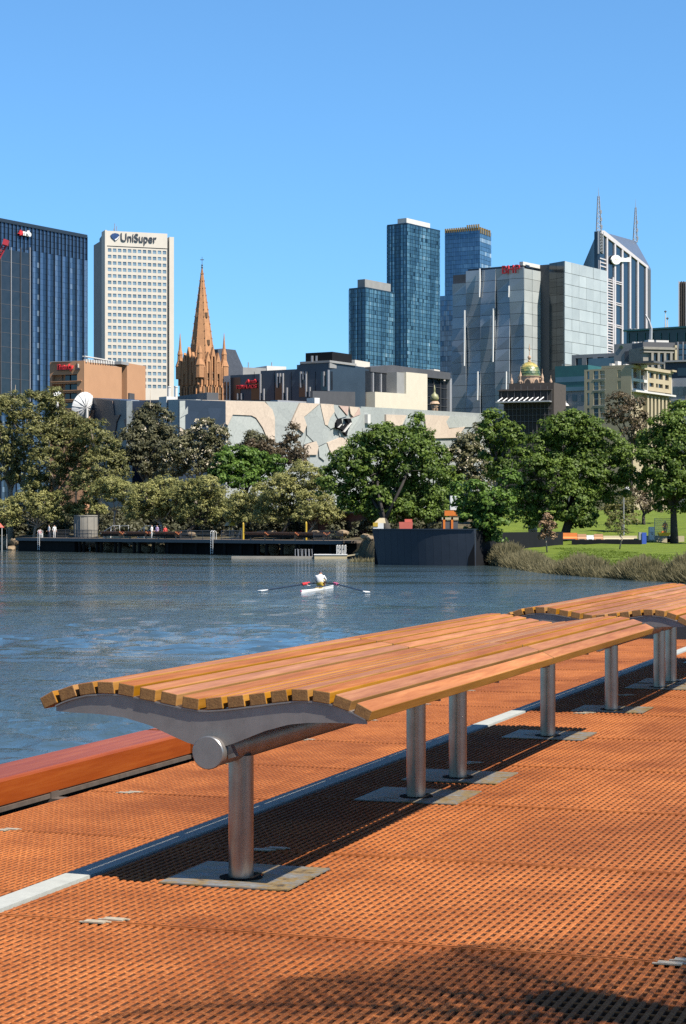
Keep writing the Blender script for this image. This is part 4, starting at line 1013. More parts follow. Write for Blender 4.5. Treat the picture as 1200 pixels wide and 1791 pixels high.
def plaza_building():
    f = Face(312, 300., 632, 324.); t = thing('plaza_building', 'angular museum walls patterned with peach and grey-green shards above the trees', 'building', (f.o.x, f.o.y, 0))
    c7 = lambda q: [(140 + x / 3.529, 680 + y / 3.529) for x, y in q]; c8 = lambda q: [(440 + x / 2.857, 680 + y / 2.857) for x, y in q]; c6 = lambda q: [(570 + x / 17.14, 720 + y / 17.14) for x, y in q]
    m = MB(); f.poly(m, [(312, 698.5), (487, 702.5), (575, 706.5), (632, 714), (632, 900), (312, 900)], -2.5, 0); m.build('wall', M_ZINC, t)
    def sh(pts, mt, o1, g=f, nm='cladding_shard'): m = MB(); g.poly(m, pts, .01, o1 * 2.2); m.build(nm, mt, t)
    sh(c7([(610, 75), (740, 70), (790, 120), (825, 180), (700, 265), (665, 265), (610, 235)]), M_ZINC2, .10)
    sh(c7([(612, 180), (700, 130), (740, 70), (680, 75)]), M_ZINC, .14)
    sh(c7([(745, 70), (1130, 80), (1180, 130), (1195, 180), (1195, 345), (1150, 310), (1120, 240), (1080, 180), (1050, 165), (935, 160), (905, 225), (830, 180), (795, 120)]), M_PEACH, .16)
    sh(c7([(938, 163), (1050, 168), (1078, 183), (1117, 243), (1147, 313), (1150, 400), (880, 400), (908, 228)]), M_ZINC2, .09)
    sh(c7([(610, 240), (663, 268), (640, 345), (610, 345)]), M_PEACH, .13)
    sh(c8([(68, 64), (233, 70), (190, 168), (210, 200), (190, 262), (120, 282), (110, 250), (107, 130)]), M_ZINC, .08)
    sh(c8([(237, 70), (333, 75), (270, 130), (256, 140), (270, 183), (255, 222), (205, 180), (192, 170)]), M_PEACH, .15)
    sh(c8([(336, 77), (360, 182), (388, 202), (370, 268), (330, 288), (272, 230), (272, 186), (258, 141)]), M_ZINC, .12)
    sh(c8([(337, 75), (403, 78), (408, 115), (384, 150), (374, 184), (361, 180)]), M_PEACH, .16)
    sh(c8([(386, 151), (409, 117), (420, 188), (391, 200), (376, 186)]), M_ZINC2, .11)
    sh(c8([(406, 79), (428, 82), (470, 138), (430, 150), (411, 115)]), M_ZINC, .07)
    sh(c8([(431, 84), (480, 88), (474, 134)]), M_PINK, .14); sh(c8([(483, 88), (533, 93), (503, 140), (490, 125)]), M_PEACH, .14)
    sh(c8([(536, 94), (540, 128), (487, 150), (505, 140)]), M_PINK, .10)
    sh(c8([(486, 152), (540, 131), (526, 160), (480, 232), (440, 242), (432, 216), (455, 180)]), M_ZINC2, .08)
    sh(c8([(372, 270), (440, 243), (478, 250), (470, 280), (420, 310), (400, 335), (386, 312)]), M_PEACH, .15)
    sh(c8([(257, 282), (318, 262), (329, 290), (322, 330), (266, 330)]), M_PEACH, .14)
    sh(c8([(330, 292), (370, 272), (384, 312), (360, 360), (335, 340)]), M_ZINC2, .1)
    sh(c8([(272, 232), (318, 258), (257, 279)]), M_ZINC2, .07)
    sh(c6([(240, 330), (360, 205), (382, 230), (430, 480), (385, 540), (235, 485)]), M_BLACK, .35, nm='star_window'); sh(c6([(520, 210), (660, 210), (700, 360), (590, 500), (540, 730), (455, 630), (600, 400), (550, 240)]), M_BLACK, .35, nm='star_window')
    sh(c6([(400, 520), (460, 480), (560, 340), (590, 400), (440, 600)]), M_BLACK, .3, nm='star_window')
    sh(c6([(430, 600), (640, 335), (680, 340), (450, 625)]), M_WHITE, .45, nm='star_strut'); sh(c6([(255, 480), (360, 375), (372, 385), (280, 485)]), M_WHITE, .45, nm='star_strut')
    # lower part beyond the fold
    g = Face(632, 324., 862, 372.); m = MB(); g.poly(m, [(632, 711), (862, 724), (862, 900), (632, 900)], -2.5, -.02); m.build('wall', M_ZINC, t)
    sh(c8([(665, 128), (768, 132), (745, 182), (700, 192), (665, 165)]), M_PEACH, .14, g); sh(c8([(772, 134), (796, 150), (780, 195), (745, 184)]), M_ZINC2, .1, g)
    sh(c8([(857, 130), (983, 136), (965, 165), (980, 200), (1060, 190), (1020, 245), (870, 248)]), M_PEACH, .15, g); sh(c8([(987, 137), (1120, 138), (1100, 190), (982, 196), (968, 166)]), M_ZINC2, .1, g)
    sh(c8([(566, 128), (580, 128), (580, 172), (566, 172)]), M_WHITE, .25, g, 'white_post')
    # shaded walls turning towards the river bend
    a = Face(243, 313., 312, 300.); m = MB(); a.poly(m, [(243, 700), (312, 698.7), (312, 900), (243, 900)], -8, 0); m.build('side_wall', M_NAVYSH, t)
    b = Face(230, 309., 243, 313.); m = MB(); b.poly(m, [(230, 701), (243, 700), (243, 900), (230, 900)], -.8, .1); m.build('return_wall', M_ZINC2, t)
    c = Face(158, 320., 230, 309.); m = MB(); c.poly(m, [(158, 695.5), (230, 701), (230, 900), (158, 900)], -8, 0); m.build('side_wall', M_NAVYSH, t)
    c4 = lambda q: [(80 + x / 6.316, 600 + y / 6.316) for x, y in q]
    for q in ([(550, 610), (745, 640), (765, 800), (830, 790), (790, 870), (770, 1000), (800, 1150), (770, 1300), (735, 1200), (700, 1000), (620, 760)], [(500, 740), (545, 740), (520, 870), (500, 860)], [(870, 850), (915, 820), (915, 1000), (890, 930)]):
        m = MB(); c.poly(m, c4(q), .01, .15); m.build('cladding_shard', M_BROWNSH, t)
    # rooftop plant
    for (x0, y0, x1, y1, mt, ff, o) in ((318, 691, 334, 703, M_WHITE, f, -4), (363, 697, 377, 702, M_WHITE, f, -3), (520, 697, 572, 704, M_FRAME, f, -5), (571, 694, 580, 706, M_WHITE, f, -3), (703, 716, 742, 724, M_DGREY, g, -4), (740, 716, 756, 725, M_WHITE, g, -3), (776, 719, 792, 726, M_WHITE, g, -3), (244, 692, 300, 702, M_DGREY, a, -6)):
        s0, s1 = ff.s(x0), ff.s(x1); place(t, 'roof_unit', ff, s0, s1, ff.z(y1, s0) - 3, ff.z(y0, s0), o - 2, o, mt)
    for px in (265, 277): m = MB(); q = a.pt(a.s(px), 0, -3); z = a.z(700, a.s(px)); m.lathe([(.26, z - 1), (.26, z + 2.1), (.32, z + 2.1), (.32, z + 2.3)], q.x, q.y, 12); m.build('flue', M_WHITE, t)
plaza_building()
def dish(name, label, px, py, d, r, yaw, tilt, stand):
    c = P(px, py, d); t = thing(name, label, 'satellite dish', (c.x, c.y, c.z - stand)); m = MB(); rings, n = 6, 28
    ax = Vector((math.sin(yaw) * math.cos(tilt), -math.cos(yaw) * math.cos(tilt), math.sin(tilt))); x = ax.cross(Vector((0, 0, 1))).normalized(); y = x.cross(ax)
    P_ = [[c + ax * (.28 * r * (q / rings) ** 2) + (x * math.cos(2 * math.pi * j / n) + y * math.sin(2 * math.pi * j / n)) * r * q / rings for j in range(n)] for q in range(1, rings + 1)]
    for q in range(rings - 1):
        for j in range(n): k = (j + 1) % n; m.face([P_[q][j], P_[q][k], P_[q + 1][k], P_[q + 1][j]]); m.face([P_[q + 1][j] - ax * .06, P_[q + 1][k] - ax * .06, P_[q][k] - ax * .06, P_[q][j] - ax * .06])
    for j in range(n): k = (j + 1) % n; m.face([c, P_[0][j], P_[0][k]]); m.face([P_[-1][j], P_[-1][j] - ax * .06, P_[-1][k] - ax * .06, P_[-1][k]])
    m.build('reflector', M_SIGNWHITE, t)
    m = MB()
    for j in range(0, n, 2): m.tube([c - ax * .12, P_[2][j] - ax * .12, P_[-1][j] - ax * .1], .05, 4)
    m.build('rear_rib', M_FRAME, t)
    m = MB(); m.tube([c, c + ax * r * .75], .06, 6); m.tube([P_[-1][2], c + ax * r * .75, P_[-1][n // 2]], .05, 5); m.build('feed_arm', M_FRAME, t)
    m = MB(); m.tube([c - ax * .3, (c.x - ax.x * .3, c.y - ax.y * .3 + .2, c.z - stand)], [.2, .28], 8); m.build('mount', M_WHITE, t)
dish('satellite_dish', 'large white ribbed satellite dish beside the navy shard wall', 150, 713, 318., 2.45, math.radians(-128), math.radians(16), 6.5)
dish('satellite_dish', 'small round white dish in front of the orange precast building', 100.5, 690, 372., .72, math.radians(15), math.radians(25), 9.0)

# ---- picture palace with a gilded dome, partly under dark scaffold cloth
M_DOME = None
def dome_mat():
    m, nt, n, l, b = nodes_of('copper_dome_tiles')
    tc = n.new('ShaderNodeNewGeometry'); a = n.new('ShaderNodeAttribute'); a.attribute_name = 'tone'
    r = ramp(n, l, a.outputs['Fac'], [(0, (.035, .085, .04)), (.45, (.16, .19, .06)), (1, (.58, .44, .13))]); l.new(r.outputs[0], b.inputs['Base Color'])
    b.inputs['Roughness'].default_value = .4; return m
M_DOME = dome_mat(); M_TERRA = mat('peach_terracotta', (.52, .36, .24), (.40, .27, .18), 1.2, .8); M_CLOTH = mat('dark_scaffold_cloth', (.035, .030, .028), (.02, .018, .018), 1.5, .9, 0, .4, 4); M_BRICK = mat('brown_brick_wall', (.075, .058, .050), (.05, .04, .035), 2, .9)
def dome(root, cx, cy, z0, rr, hh, n=20, rows=9):
    m = MB()
    prf = [(rr * math.cos(q) ** .85, z0 + hh * math.sin(q)) for q in [math.pi / 2 * i / rows for i in range(rows + 1)]]
    for i in range(rows):
        for j in range(n):
            a0, a1 = 2 * math.pi * (j + .5 * (i % 2)) / n, 2 * math.pi * (j + 1 + .5 * (i % 2)) / n; (r0, y0), (r1, y1) = prf[i], prf[i + 1]; am = (a0 + a1) / 2; r0 += .05
            m.face([(cx + r0 * math.cos(a0), cy + r0 * math.sin(a0), y0), (cx + r0 * math.cos(a1), cy + r0 * math.sin(a1), y0), (cx + r1 * math.cos(a1), cy + r1 * math.sin(a1), y1), (cx + r1 * math.cos(a0), cy + r1 * math.sin(a0), y1)], min(1, max(0, (0.05 if i < 2 else .35 if i < 4 else .75) + random.uniform(-.2, .3))))
    ob = m.build('dome', M_DOME, root, tone=True); ob['kind'] = 'stuff'
    return ob
def minaret(root, px, y0, y1, d, w=.55):
    c = P(px, y1, d); k = (zpx(y0, d) - c.z); m = MB(); m.lathe([(w, c.z - .5), (w, c.z + k * .35), (w * 1.25, c.z + k * .38), (w * .8, c.z + k * .45), (w * .95, c.z + k * .6), (w * .5, c.z + k * .72), (w * .15, c.z + k * .8), (.03, c.z + k)], c.x, c.y, 10); m.build('minaret', M_TERRA, root)
def palace():
    d = 350.; c = P(929, 700, d); fa = Face(874, 348., 967, 345.); fb = Face(967, 345., 988, 352.)
    t = thing('domed_theatre', 'old theatre with a green and gold dome over dark scaffold cloth', 'theatre', (c.x, c.y, 0))
    m = MB(); fa.box(m, fa.s(881), fa.L, 0, fa.z(690, 0), -9, 0); m.build('wrapped_wall', M_CLOTH, t)
    m = MB(); fb.box(m, 0, fb.L, 0, fb.z(669, 0), -8, .2); m.build('side_wall', M_BRICK, t)
    m = MB(); fa.box(m, 0, fa.s(966), fa.z(705.5, 0), fa.z(684, 0), -7, .5); m.build('attic', M_CLOTH, t)
    m = MB(); fa.box(m, -.2, fa.s(966.5), fa.z(684.5, 0), fa.z(683, 0), -7.5, .8); fa.box(m, 0, fa.s(966), fa.z(686, 0), fa.z(681, 0), -7, -.2); m.build('cornice', M_BRICK, t)
    m = MB(); fa.box(m, -.2, fa.s(966), fa.z(705.6, 0), fa.z(703.4, 0), .5, 2.2); m.build('canopy', M_FRAME, t)
    for k in range(9):
        px = 875 + k * 9; m = MB(); a, b = fa.pt(fa.s(px), fa.z(703.5, 0), 2.0), fa.pt(fa.s(px + 5), fa.z(696.5, 0), .5); m.tube([a, b], .1, 5); m.build('canopy_stay', M_SIGNWHITE, t)
    for k in range(12): pplace(t, 'scaffold_pole', fa, 883 + k * 7, 706, 883.7 + k * 7, 760, .05, .2, M_DGREY)
    for k in range(8): pplace(t, 'scaffold_pole', fa, 878 + k * 11.5, 674 + (k % 3) * 2, 878.6 + k * 11.5, 706, .55, .7, M_DGREY)
    for y in (715, 726, 737): pplace(t, 'scaffold_ledger', fa, 882, y, 966, y + .7, .1, .25, M_DGREY)
    cx, cy = c.x, c.y + 3.2; k = d / F
    z0, z1 = zpx(684, d), zpx(656, d)
    m = MB(); m.lathe([(2.25, z0), (2.25, z0 + .4), (2.0, z0 + .5), (2.0, z1 - .2), (2.15, z1 - .1), (2.15, z1)], cx, cy, 16); m.build('drum', M_TERRA, t)
    for j in range(8):
        an = j * math.pi / 4 + .55; m = MB(); x, y = cx + 2.0 * math.cos(an), cy + 2.0 * math.sin(an); tx, ty = -math.sin(an), math.cos(an)
        pr = [(-.5, z0 + .5), (.5, z0 + .5), (.5, z0 + 1.6), (.35, z0 + 2.0), (0, z0 + 2.25), (-.35, z0 + 2.0), (-.5, z0 + 1.6)]
        m.prism([(x + tx * p, y + ty * p, z) for p, z in pr], [(x + tx * p + math.cos(an) * .12, y + ty * p + math.sin(an) * .12, z) for p, z in pr]); m.build('arched_opening', M_CLOTH, t)
        m = MB(); prw = [(p * 1.35, z0 + .5 + (z - z0 - .5) * 1.12) for p, z in pr]; m.prism([(x + tx * p - math.cos(an) * .1, y + ty * p - math.sin(an) * .1, z) for p, z in prw], [(x + tx * p + math.cos(an) * .06, y + ty * p + math.sin(an) * .06, z) for p, z in prw]); m.build('arch_surround', M_TERRA, t)
    dm = dome(t, cx, cy, z1, 1.95, zpx(630.5, d) - z1)
    zt = zpx(630.5, d); m = MB(); m.lathe([(.25, zt - .1), (.3, zt + .2), (.12, zt + .35), (.34, zt + .75), (.3, zt + 1.0), (.08, zt + 1.2), (.06, zt + 2.0), (.16, zt + 2.2), (.02, zpx(598, d))], cx, cy, 10); m.build('finial', M_TERRA, dm)
    for px, y0, y1 in ((895, 654, 686), (963.5, 656, 684), (910.5, 641, 684), (948.5, 645, 684)): minaret(t, px, y0, y1, d - (0 if px in (895, 963.5) else -2), .3)
palace()
def turret():
    d = 390.; c = P(760, 726, d); t = thing('dome_turret', 'slim onion-domed turret in front of the dark glass hall', 'turret', (c.x, c.y, c.z - 6)); z = lambda y: zpx(y, d)
    m = MB(); m.lathe([(.62, z(760)), (.62, z(712)), (.8, z(711)), (.6, z(708)), (1.05, z(706.5)), (.75, z(702))], c.x, c.y, 12); m.build('drum', M_TERRA, t)
    m = MB(); m.lathe([(.62, z(702)), (.9, z(697)), (.72, z(691)), (.22, z(687.5)), (.16, z(684)), (.2, z(681)), (.03, z(673))], c.x, c.y, 14); m.build('onion_dome', mat('turret_dome', (.40, .36, .16), (.10, .14, .07), 2.5, .5), t, smooth=True)
    for j in range(6): an = j * math.pi / 3; m = MB(); x, y = c.x + .62 * math.cos(an), c.y + .62 * math.sin(an); m.box(x - .14, x + .14, y - .14, y + .14, z(722), z(714)); m.build('opening', M_STONE2, t)
turret()

# ---- street of smaller buildings at the right
M_TEALB = mat('teal_glass_band', (.03, .13, .115), (.025, .10, .095), .6, .3, .1); M_BEIGE = mat('beige_render', (.44, .37, .24), (.39, .325, .205), .5, .8); M_CLASS = mat('grey_sandstone', (.30, .28, .24), (.22, .205, .175), .8, .85)
def right_street():
    f = Face(972, 402., 1030, 398.); t = thing('teal_office', 'teal banded office block beside the domed theatre', 'building', (f.o.x, f.o.y, 0))
    m = MB(); f.box(m, 0, f.L, 0, f.z(684, 0), -8, 0); m.build('lower_wall', M_GREY, t); m = MB(); f.box(m, 0, f.L, f.z(684, 0), f.z(641, 0), -8, .3); m.build('upper_wall', M_TEALB, t)
    for y0, y1 in ((659, 668), (677, 684)): pplace(t, 'window_band', f, 973, y0, 1030, y1, .3, .36, M_WIN)
    for px in (985, 1001, 1017): pplace(t, 'window', f, px, 691, px + 8, 702, .02, .08, M_DARKGLASS)
    for px in (986, 994, 1002): pplace(t, 'window', f, px, 719, px + 3, 725, .02, .08, M_DARKGLASS)
    m = MB(); q = f.pt(f.s(992), f.z(711, 0), 1.0); m.lathe([(.9, q.z), (.6, q.z + .4), (.3, q.z + .6), (.15, q.z + 1.4)], q.x, q.y, 10); m.build('roof_vent', M_WHITE, t)
    # beige apartment house
    fa, fb = Face(1022, 365., 1104, 360.), Face(1104, 360., 1175, 375.5); t = thing('apartment_house', 'beige corner apartment house with a cornice above the elm trees', 'building', (fa.p.x, fa.p.y, 0))
    zt = fa.z(643, fa.L); sc = fa.s(1060)
    cols = [(fa.s(a), fa.s(b)) for a, b in ((1026.7, 1031), (1038.5, 1046.5), (1049.5, 1057.7), (1080, 1086))]; rows = [(fa.z(b, sc), fa.z(a, sc)) for a, b in ((648, 662), (667, 681.5), (686, 708), (713, 730))]
    window_wall(t, fa, 0, fa.L, 0, zt, cols, rows, .5, M_BEIGE, M_WIN, recess=.25)
    for (a, b) in cols[1:3]:
        for (z0, z1) in rows: place(t, 'window_frame', fa, a - .06, b + .06, (z0 + z1) / 2 - .05, (z0 + z1) / 2 + .05, -.24, -.1, M_WHITE); place(t, 'sill', fa, a - .15, b + .15, z0 - .08, z0, 0, .06, M_WHITE)
    sb = fb.s(1150); colb = [(fb.s(a), fb.s(b)) for a, b in ((1136, 1143.5), (1147.5, 1151), (1152, 1159.5), (1163.5, 1170))]
    m = MB(); fb.box(m, .5, fb.L, 0, fb.z(684, 0), -6, -.6); m.build('lower_wall', M_BEIGE, t)
    window_wall(t, fb, fb.s(1131), fb.L, fb.z(682.5, fb.s(1131)), fb.z(643, fb.s(1131)), colb, [(fb.z(678, sb), fb.z(671, sb)), (fb.z(663, sb), fb.z(653, sb))], .5, M_BEIGE, M_DARKGLASS, recess=.3)
    m = MB(); fb.box(m, .1, fb.L, fb.z(642, 0) - .1, fb.z(641, 0) + .35, -6, .4); m.build('cornice', M_BEIGE, t); m = MB(); fb.box(m, .1, fb.L, fb.z(685, 0), fb.z(682, 0), -5, .9); m.build('ledge', M_WHITE, t)
    m = MB(); fb.box(m, fb.L - 1.5, fb.L + .5, fb.z(651, fb.L), fb.z(648, fb.L), -4, .8); m.build('cornice_end', M_BEIGE, t)
    for (y0, y1) in ((648, 661), (668, 679)):
        m = MB(); fb.box(m, .3, fb.s(1130), fb.z(y1, 0), fb.z(y0, 0), -1.6, -1.2); m.build('balcony_glazing', M_DARKGLASS, t); m = MB(); fb.box(m, .1, fb.s(1130.5), fb.z(y1 + 5, 0), fb.z(y1, 0), -1.8, .2); m.build('balcony_front', M_WHITE, t)
    for px in (1105, 1118, 1130.5): m = MB(); s0 = fb.s(px); fb.box(m, s0 - .12, s0 + .12, fb.z(684, 0), fb.z(645, 0), -.5, .25); m.build('balcony_post', M_WHITE, t)
    m = MB(); fb.box(m, .1, fb.s(1131), 0, fb.z(642, 0), -6, -1.7); m.build('wall', M_BEIGE, t)
    for k in range(7):
        px = 1130 + k * 6.4; m = MB(); s0 = fb.s(px); fb.box(m, s0, s0 + .75, 0, fb.z(688.5, 0), -.6, .3); m.build('pilaster', M_BEIGE, t)
    for k in range(6):
        px = 1134.5 + k * 6.4; m = MB(); s0 = fb.s(px); fb.box(m, s0, s0 + .6, fb.z(722, 0), fb.z(713, 0), -.58, -.4); m.build('window', M_DARKGLASS, t)
    for px, y0, y1 in ((1056, 634, 642), (1066, 630, 643), (1080, 635, 642), (1092, 637, 642), (1112, 636, 641)): pplace(t, 'roof_unit', fa, px, y0, px + 5, y1, -4, -2.5, M_WHITE)
    m = MB(); fa.box(m, fa.s(1098), fa.L + 4.5, fa.z(636, fa.L), fa.z(632.5, fa.L), -5, .2); m.build('roof_canopy', M_DGREY, t)
    # pale block behind with dark openings
    f = Face(1000, 452., 1080, 446.); t = thing('pale_block', 'pale grey block with square openings below the gabled tower', 'building', (f.o.x, f.o.y, 0)); cols = [(f.s(a), f.s(a + 11)) for a in (1007, 1026, 1045, 1064)]
    window_wall(t, f, 0, f.L, 0, f.z(621, 0), cols, [(f.z(650, 0), f.z(627, 0))], .8, M_GREY, M_DARKGLASS)
    slab_behind(t, 'core', f, 8, 0, f.z(623, 0), M_GREY, o=-.85)
    m = MB(); f.box(m, f.s(1034), f.s(1085), f.z(648, 0), f.z(630, 0), .05, 1.5); m.build('blue_awning_wall', M_WIN, t)
    f = Face(1074, 440., 1128, 436.); t = thing('grey_block', 'grey windowless block with a round green crest beside the arcade', 'building', (f.o.x, f.o.y, 0)); m = MB(); f.box(m, 0, f.L, 0, f.z(602, 0), -10, 0); m.build('wall', M_GREY, t)
    pplace(t, 'panel', f, 1093, 614, 1112, 632, .02, .1, M_DGREY); pplace(t, 'glass_lift', f, 1112, 601, 1124, 632, .05, .6, M_FRAME); pplace(t, 'lift_glass', f, 1114, 605, 1122, 630, .62, .7, M_DARKGLASS)
    m = MB(); f.poly(m, [(1087 + 3.2 * math.cos(a * .628), 607 + 3.2 * math.sin(a * .628)) for a in range(10)], .02, .12); m.build('crest', mat('green_crest', (.10, .16, .07), (.06, .10, .05), 3, .6), t)
    for px in (1096, 1102, 1108): pplace(t, 'roof_unit', f, px, 596, px + 4, 603, -4, -3, M_WHITE)
    # arcaded classical front
    f = Face(1126, 424., 1184, 426.); t = thing('arcaded_bank', 'grey sandstone front with three arches and a cornice', 'building', (f.o.x, f.o.y, 0))
    m = MB(); f.box(m, 0, f.L, 0, f.z(606, 0), -8, -.3); m.build('wall', M_CLASS, t); m = MB(); f.box(m, -.2, f.L, f.z(611, 0), f.z(607, 0), -2, .5); f.box(m, -.1, f.L, f.z(616.5, 0), f.z(614, 0), -2, .3); m.build('cornice', M_CLASS, t)
    m = MB(); f.box(m, .3, f.L, f.z(607, 0), f.z(597, 0), -7, -1); m.build('attic', M_DGREY, t)
    for k in range(3):
        px = 1144 + k * 11; m = MB(); f.poly(m, [(px, 640), (px, 624), (px + 1, 621), (px + 3.5, 619), (px + 6, 621), (px + 7, 624), (px + 7, 640)], -.28, -.2); m.build('arch', M_DARKGLASS, t)
    for k in range(4):
        px = 1138.5 + k * 11; pplace(t, 'pilaster', f, px, 617, px + 4, 645, -.3, .3, M_CLASS)
    pplace(t, 'corner_pier', f, 1179, 604, 1183, 630, -.3, .5, M_BEIGE)
    for (x0, x1, y0, y1) in ((1144, 1154, 592, 600), (1158, 1180, 593, 598)): pplace(t, 'roof_unit', f, x0, y0, x1, y1, -5, -3, M_WHITE)
    f = Face(1180, 445., 1260, 440.); t = thing('glazed_block', 'grey gridded glass block right of the arcaded front', 'building', (f.o.x, f.o.y, 0)); m = MB(); f.box(m, 0, f.L, 0, f.z(598, 0), -8, 0); m.build('wall', M_DGREY, t)
    for k in range(5):
        for j in range(3): pplace(t, 'window', f, 1188 + k * 9, 602 + j * 10, 1195 + k * 9, 610 + j * 10, .02, .1, M_WIN)
    for k in range(6): pplace(t, 'mullion', f, 1185.5 + k * 9, 598, 1187 + k * 9, 635, .02, .35, M_FRAME)
    f = Face(1096, 515., 1260, 500.); t = thing('long_glass_block', 'long dark green glass block with a flat roof at the skyline', 'building', (f.o.x, f.o.y, 0)); m = MB(); f.box(m, 0, f.L, 0, f.z(579, f.s(1100)), -10, 0); m.build('wall', mat('green_black_glass', (.05, .07, .07), (.03, .045, .045), .8, .2, .2), t)
    m = MB(); f.box(m, -.5, f.L, f.z(580, f.s(1100)), f.z(577, f.s(1100)), -11, 1.0); m.build('roof_slab', M_TEALB, t)
    for k in range(9): pplace(t, 'mullion', f, 1100 + k * 14, 582, 1101 + k * 14, 600, .02, .3, M_TEALB)
    for px in (1097, 1103): pplace(t, 'roof_unit', f, px, 574, px + 4, 579, -3, -1, M_FRAME)
    m = MB(); a = P(1138, 594, 498); b = P(1135, 561, 498); m.tube([a, P(1139, 575, 498), b, P(1129, 550, 498)], [.5, .4, .3, .15], 6); m.build('jib_arm', M_FRAME, t)
    f = Face(1160, 396., 1260, 392.); t = thing('navy_block', 'dark navy block with a pale roof edge right of the apartment house', 'building', (f.o.x, f.o.y, 0)); m = MB(); f.box(m, 0, f.L, 0, f.z(632, f.s(1190)), -6, -2.0); m.build('wall', M_NAVY, t); m = MB(); f.box(m, 0, f.L, f.z(632, f.s(1190)), f.z(629, f.s(1190)), -6, -1); m.build('roof_edge', M_GREY, t)
    pplace(t, 'window', f, 1182, 642, 1200, 656, -1.98, -1.9, M_DARKGLASS)
    f = Face(1170, 384., 1250, 380.); t = thing('blue_glass_block', 'low blue glass block with white bands at the right edge', 'building', (f.o.x, f.o.y, 0)); m = MB(); f.box(m, 0, f.L, 0, f.z(662, 0), -6, 0); m.build('wall', M_FRAME, t)
    for j, (y0, y1) in enumerate(((676, 692), (701, 716))):
        for k in range(7): pplace(t, 'window', f, 1169 + k * 9, y0, 1177 + k * 9, y1, .02, .1, M_WIN)
    pplace(t, 'post', f, 1174.5, 664, 1176, 694, .1, .4, M_WHITE)
    f = Face(1187, 905., 1260, 900.); t = thing('ribbed_tower', 'brown ribbed tower cut by the right edge', 'tower', (f.o.x, f.o.y, 0)); m = MB(); f.box(m, 0, f.L, 0, f.z(493, 0), -20, -.3); m.build('core', mat('brown_granite', (.20, .13, .10), (.15, .095, .075), .3, .6), t)
    for k in range(12): pplace(t, 'rib', f, 1187 + k * 4.2, 492, 1188.6 + k * 4.2, 640, -.3, .6, M_RIB if k % 3 == 0 else M_BRICK)
    d = 560.
    for px, y0, lab in ((1164, 544, 'thin white antenna mast with a dark tip at the skyline'), (1167.5, 556, 'shorter thin antenna mast beside the taller one')):
        c = P(px, 578, d); t = thing('antenna_mast', lab, 'antenna', (c.x, c.y, c.z - 2)); m = MB(); m.tube([(c.x, c.y, c.z - 2), (c.x, c.y, zpx(y0, d))], [.28, .1], 6); m.build('pole', M_WHITE, t)
        m = MB(); m.lathe([(.35, zpx(y0 + 2, d)), (.35, zpx(y0, d)), (.1, zpx(y0 - 1, d))], c.x, c.y, 8); m.build('tip', M_DGREY, t)
right_street()

# ================================================================== far bank: quay, walls, small things
M_QUAY = mat('dark_quay_timber_and_shadow', (.022, .019, .017), (.012, .011, .010), 2, .9, spec=.1); M_QUAYTOP = mat('quay_deck', (.16, .12, .09), (.10, .08, .06), 2, .8)
M_ROCK = mat('sandstone_boulder', (.32, .235, .14), (.19, .135, .08), 1.2, .9, 0, .6, 5, dist=.08)
M_RAIL = mat('grey_railing', (.13, .13, .13), (.10, .10, .10), 2, .5, .3); M_REDWOOD = mat('quay_bench_hardwood', (.40, .13, .045), (.28, .09, .032), 5, .6)
M_WPAINT = mat('white_paint', (.72, .72, .70), (.66, .66, .64), 2, .6); M_YEL = mat('yellow_plastic', (.56, .38, .03), (.46, .31, .03), 2, .5); M_ORANGE = mat('orange_plastic', (.72, .20, .02), (.62, .16, .02), 2, .5)
M_PINKC = mat('pink_cloth', (.60, .12, .26), (.50, .09, .2), 2, .8); M_CORAL = mat('coral_cloth', (.60, .14, .10), (.52, .11, .08), 2, .8); M_BLUEW = mat('steel_blue_wall', (.032, .042, .060), (.022, .030, .045), .5, .5, 0, spec=.4)
M_SAND = mat('cream_block', (.52, .44, .28), (.44, .37, .23), 1, .8)
ZQ = -.2                                              # level of the quay deck
class QuayFace(Face):
    def pt(f, s, z, o=0.0): return Face.pt(f, s, z + ZQ, o)
    def z(f, py, s): return Face.z(f, py, s) - ZQ
Wf = QuayFace(30, 266., 612, 214.)
def quay():
    t = thing('quay', 'long dark timber quay on piles along the opposite bank', 'quay', (Wf.o.x, Wf.o.y, ZW))
    L = Wf.s(600); m = MB(); Wf.box(m, 0, L, -.28, .0, -5.0, 0); m.build('deck', M_QUAYTOP, t); m = MB(); Wf.box(m, -.1, L, -.40, -.02, .0, .22); m.build('fascia', M_DGREY, t)
    m = MB(); Wf.box(m, 0, Wf.s(128), -2.4, -.3, -.8, -.2); m.build('shadow_sheet', M_QUAY, t)  # dark sheets drawn in place of the shadow under the quay
    m = MB(); Wf.box(m, Wf.s(276), Wf.s(432), -2.4, -.3, -1.6, -1.0); m.build('shadow_sheet', M_QUAY, t)
    m = MB(); Wf.box(m, Wf.s(500), L, -2.4, -.3, -2.6, -2.0); m.build('shadow_sheet', M_QUAY, t)
    for px in (136, 143, 166, 173.5, 198, 206, 231, 240, 264, 290, 315, 340, 365, 390, 418, 448, 462.5, 489, 515, 545, 575):
        s0 = Wf.s(px); m = MB(); m.tube([Wf.pt(s0, -3, -.35), Wf.pt(s0, -.3, -.35)], .2, 8); m.build('pile', M_QUAY, t)
    return t
quay()
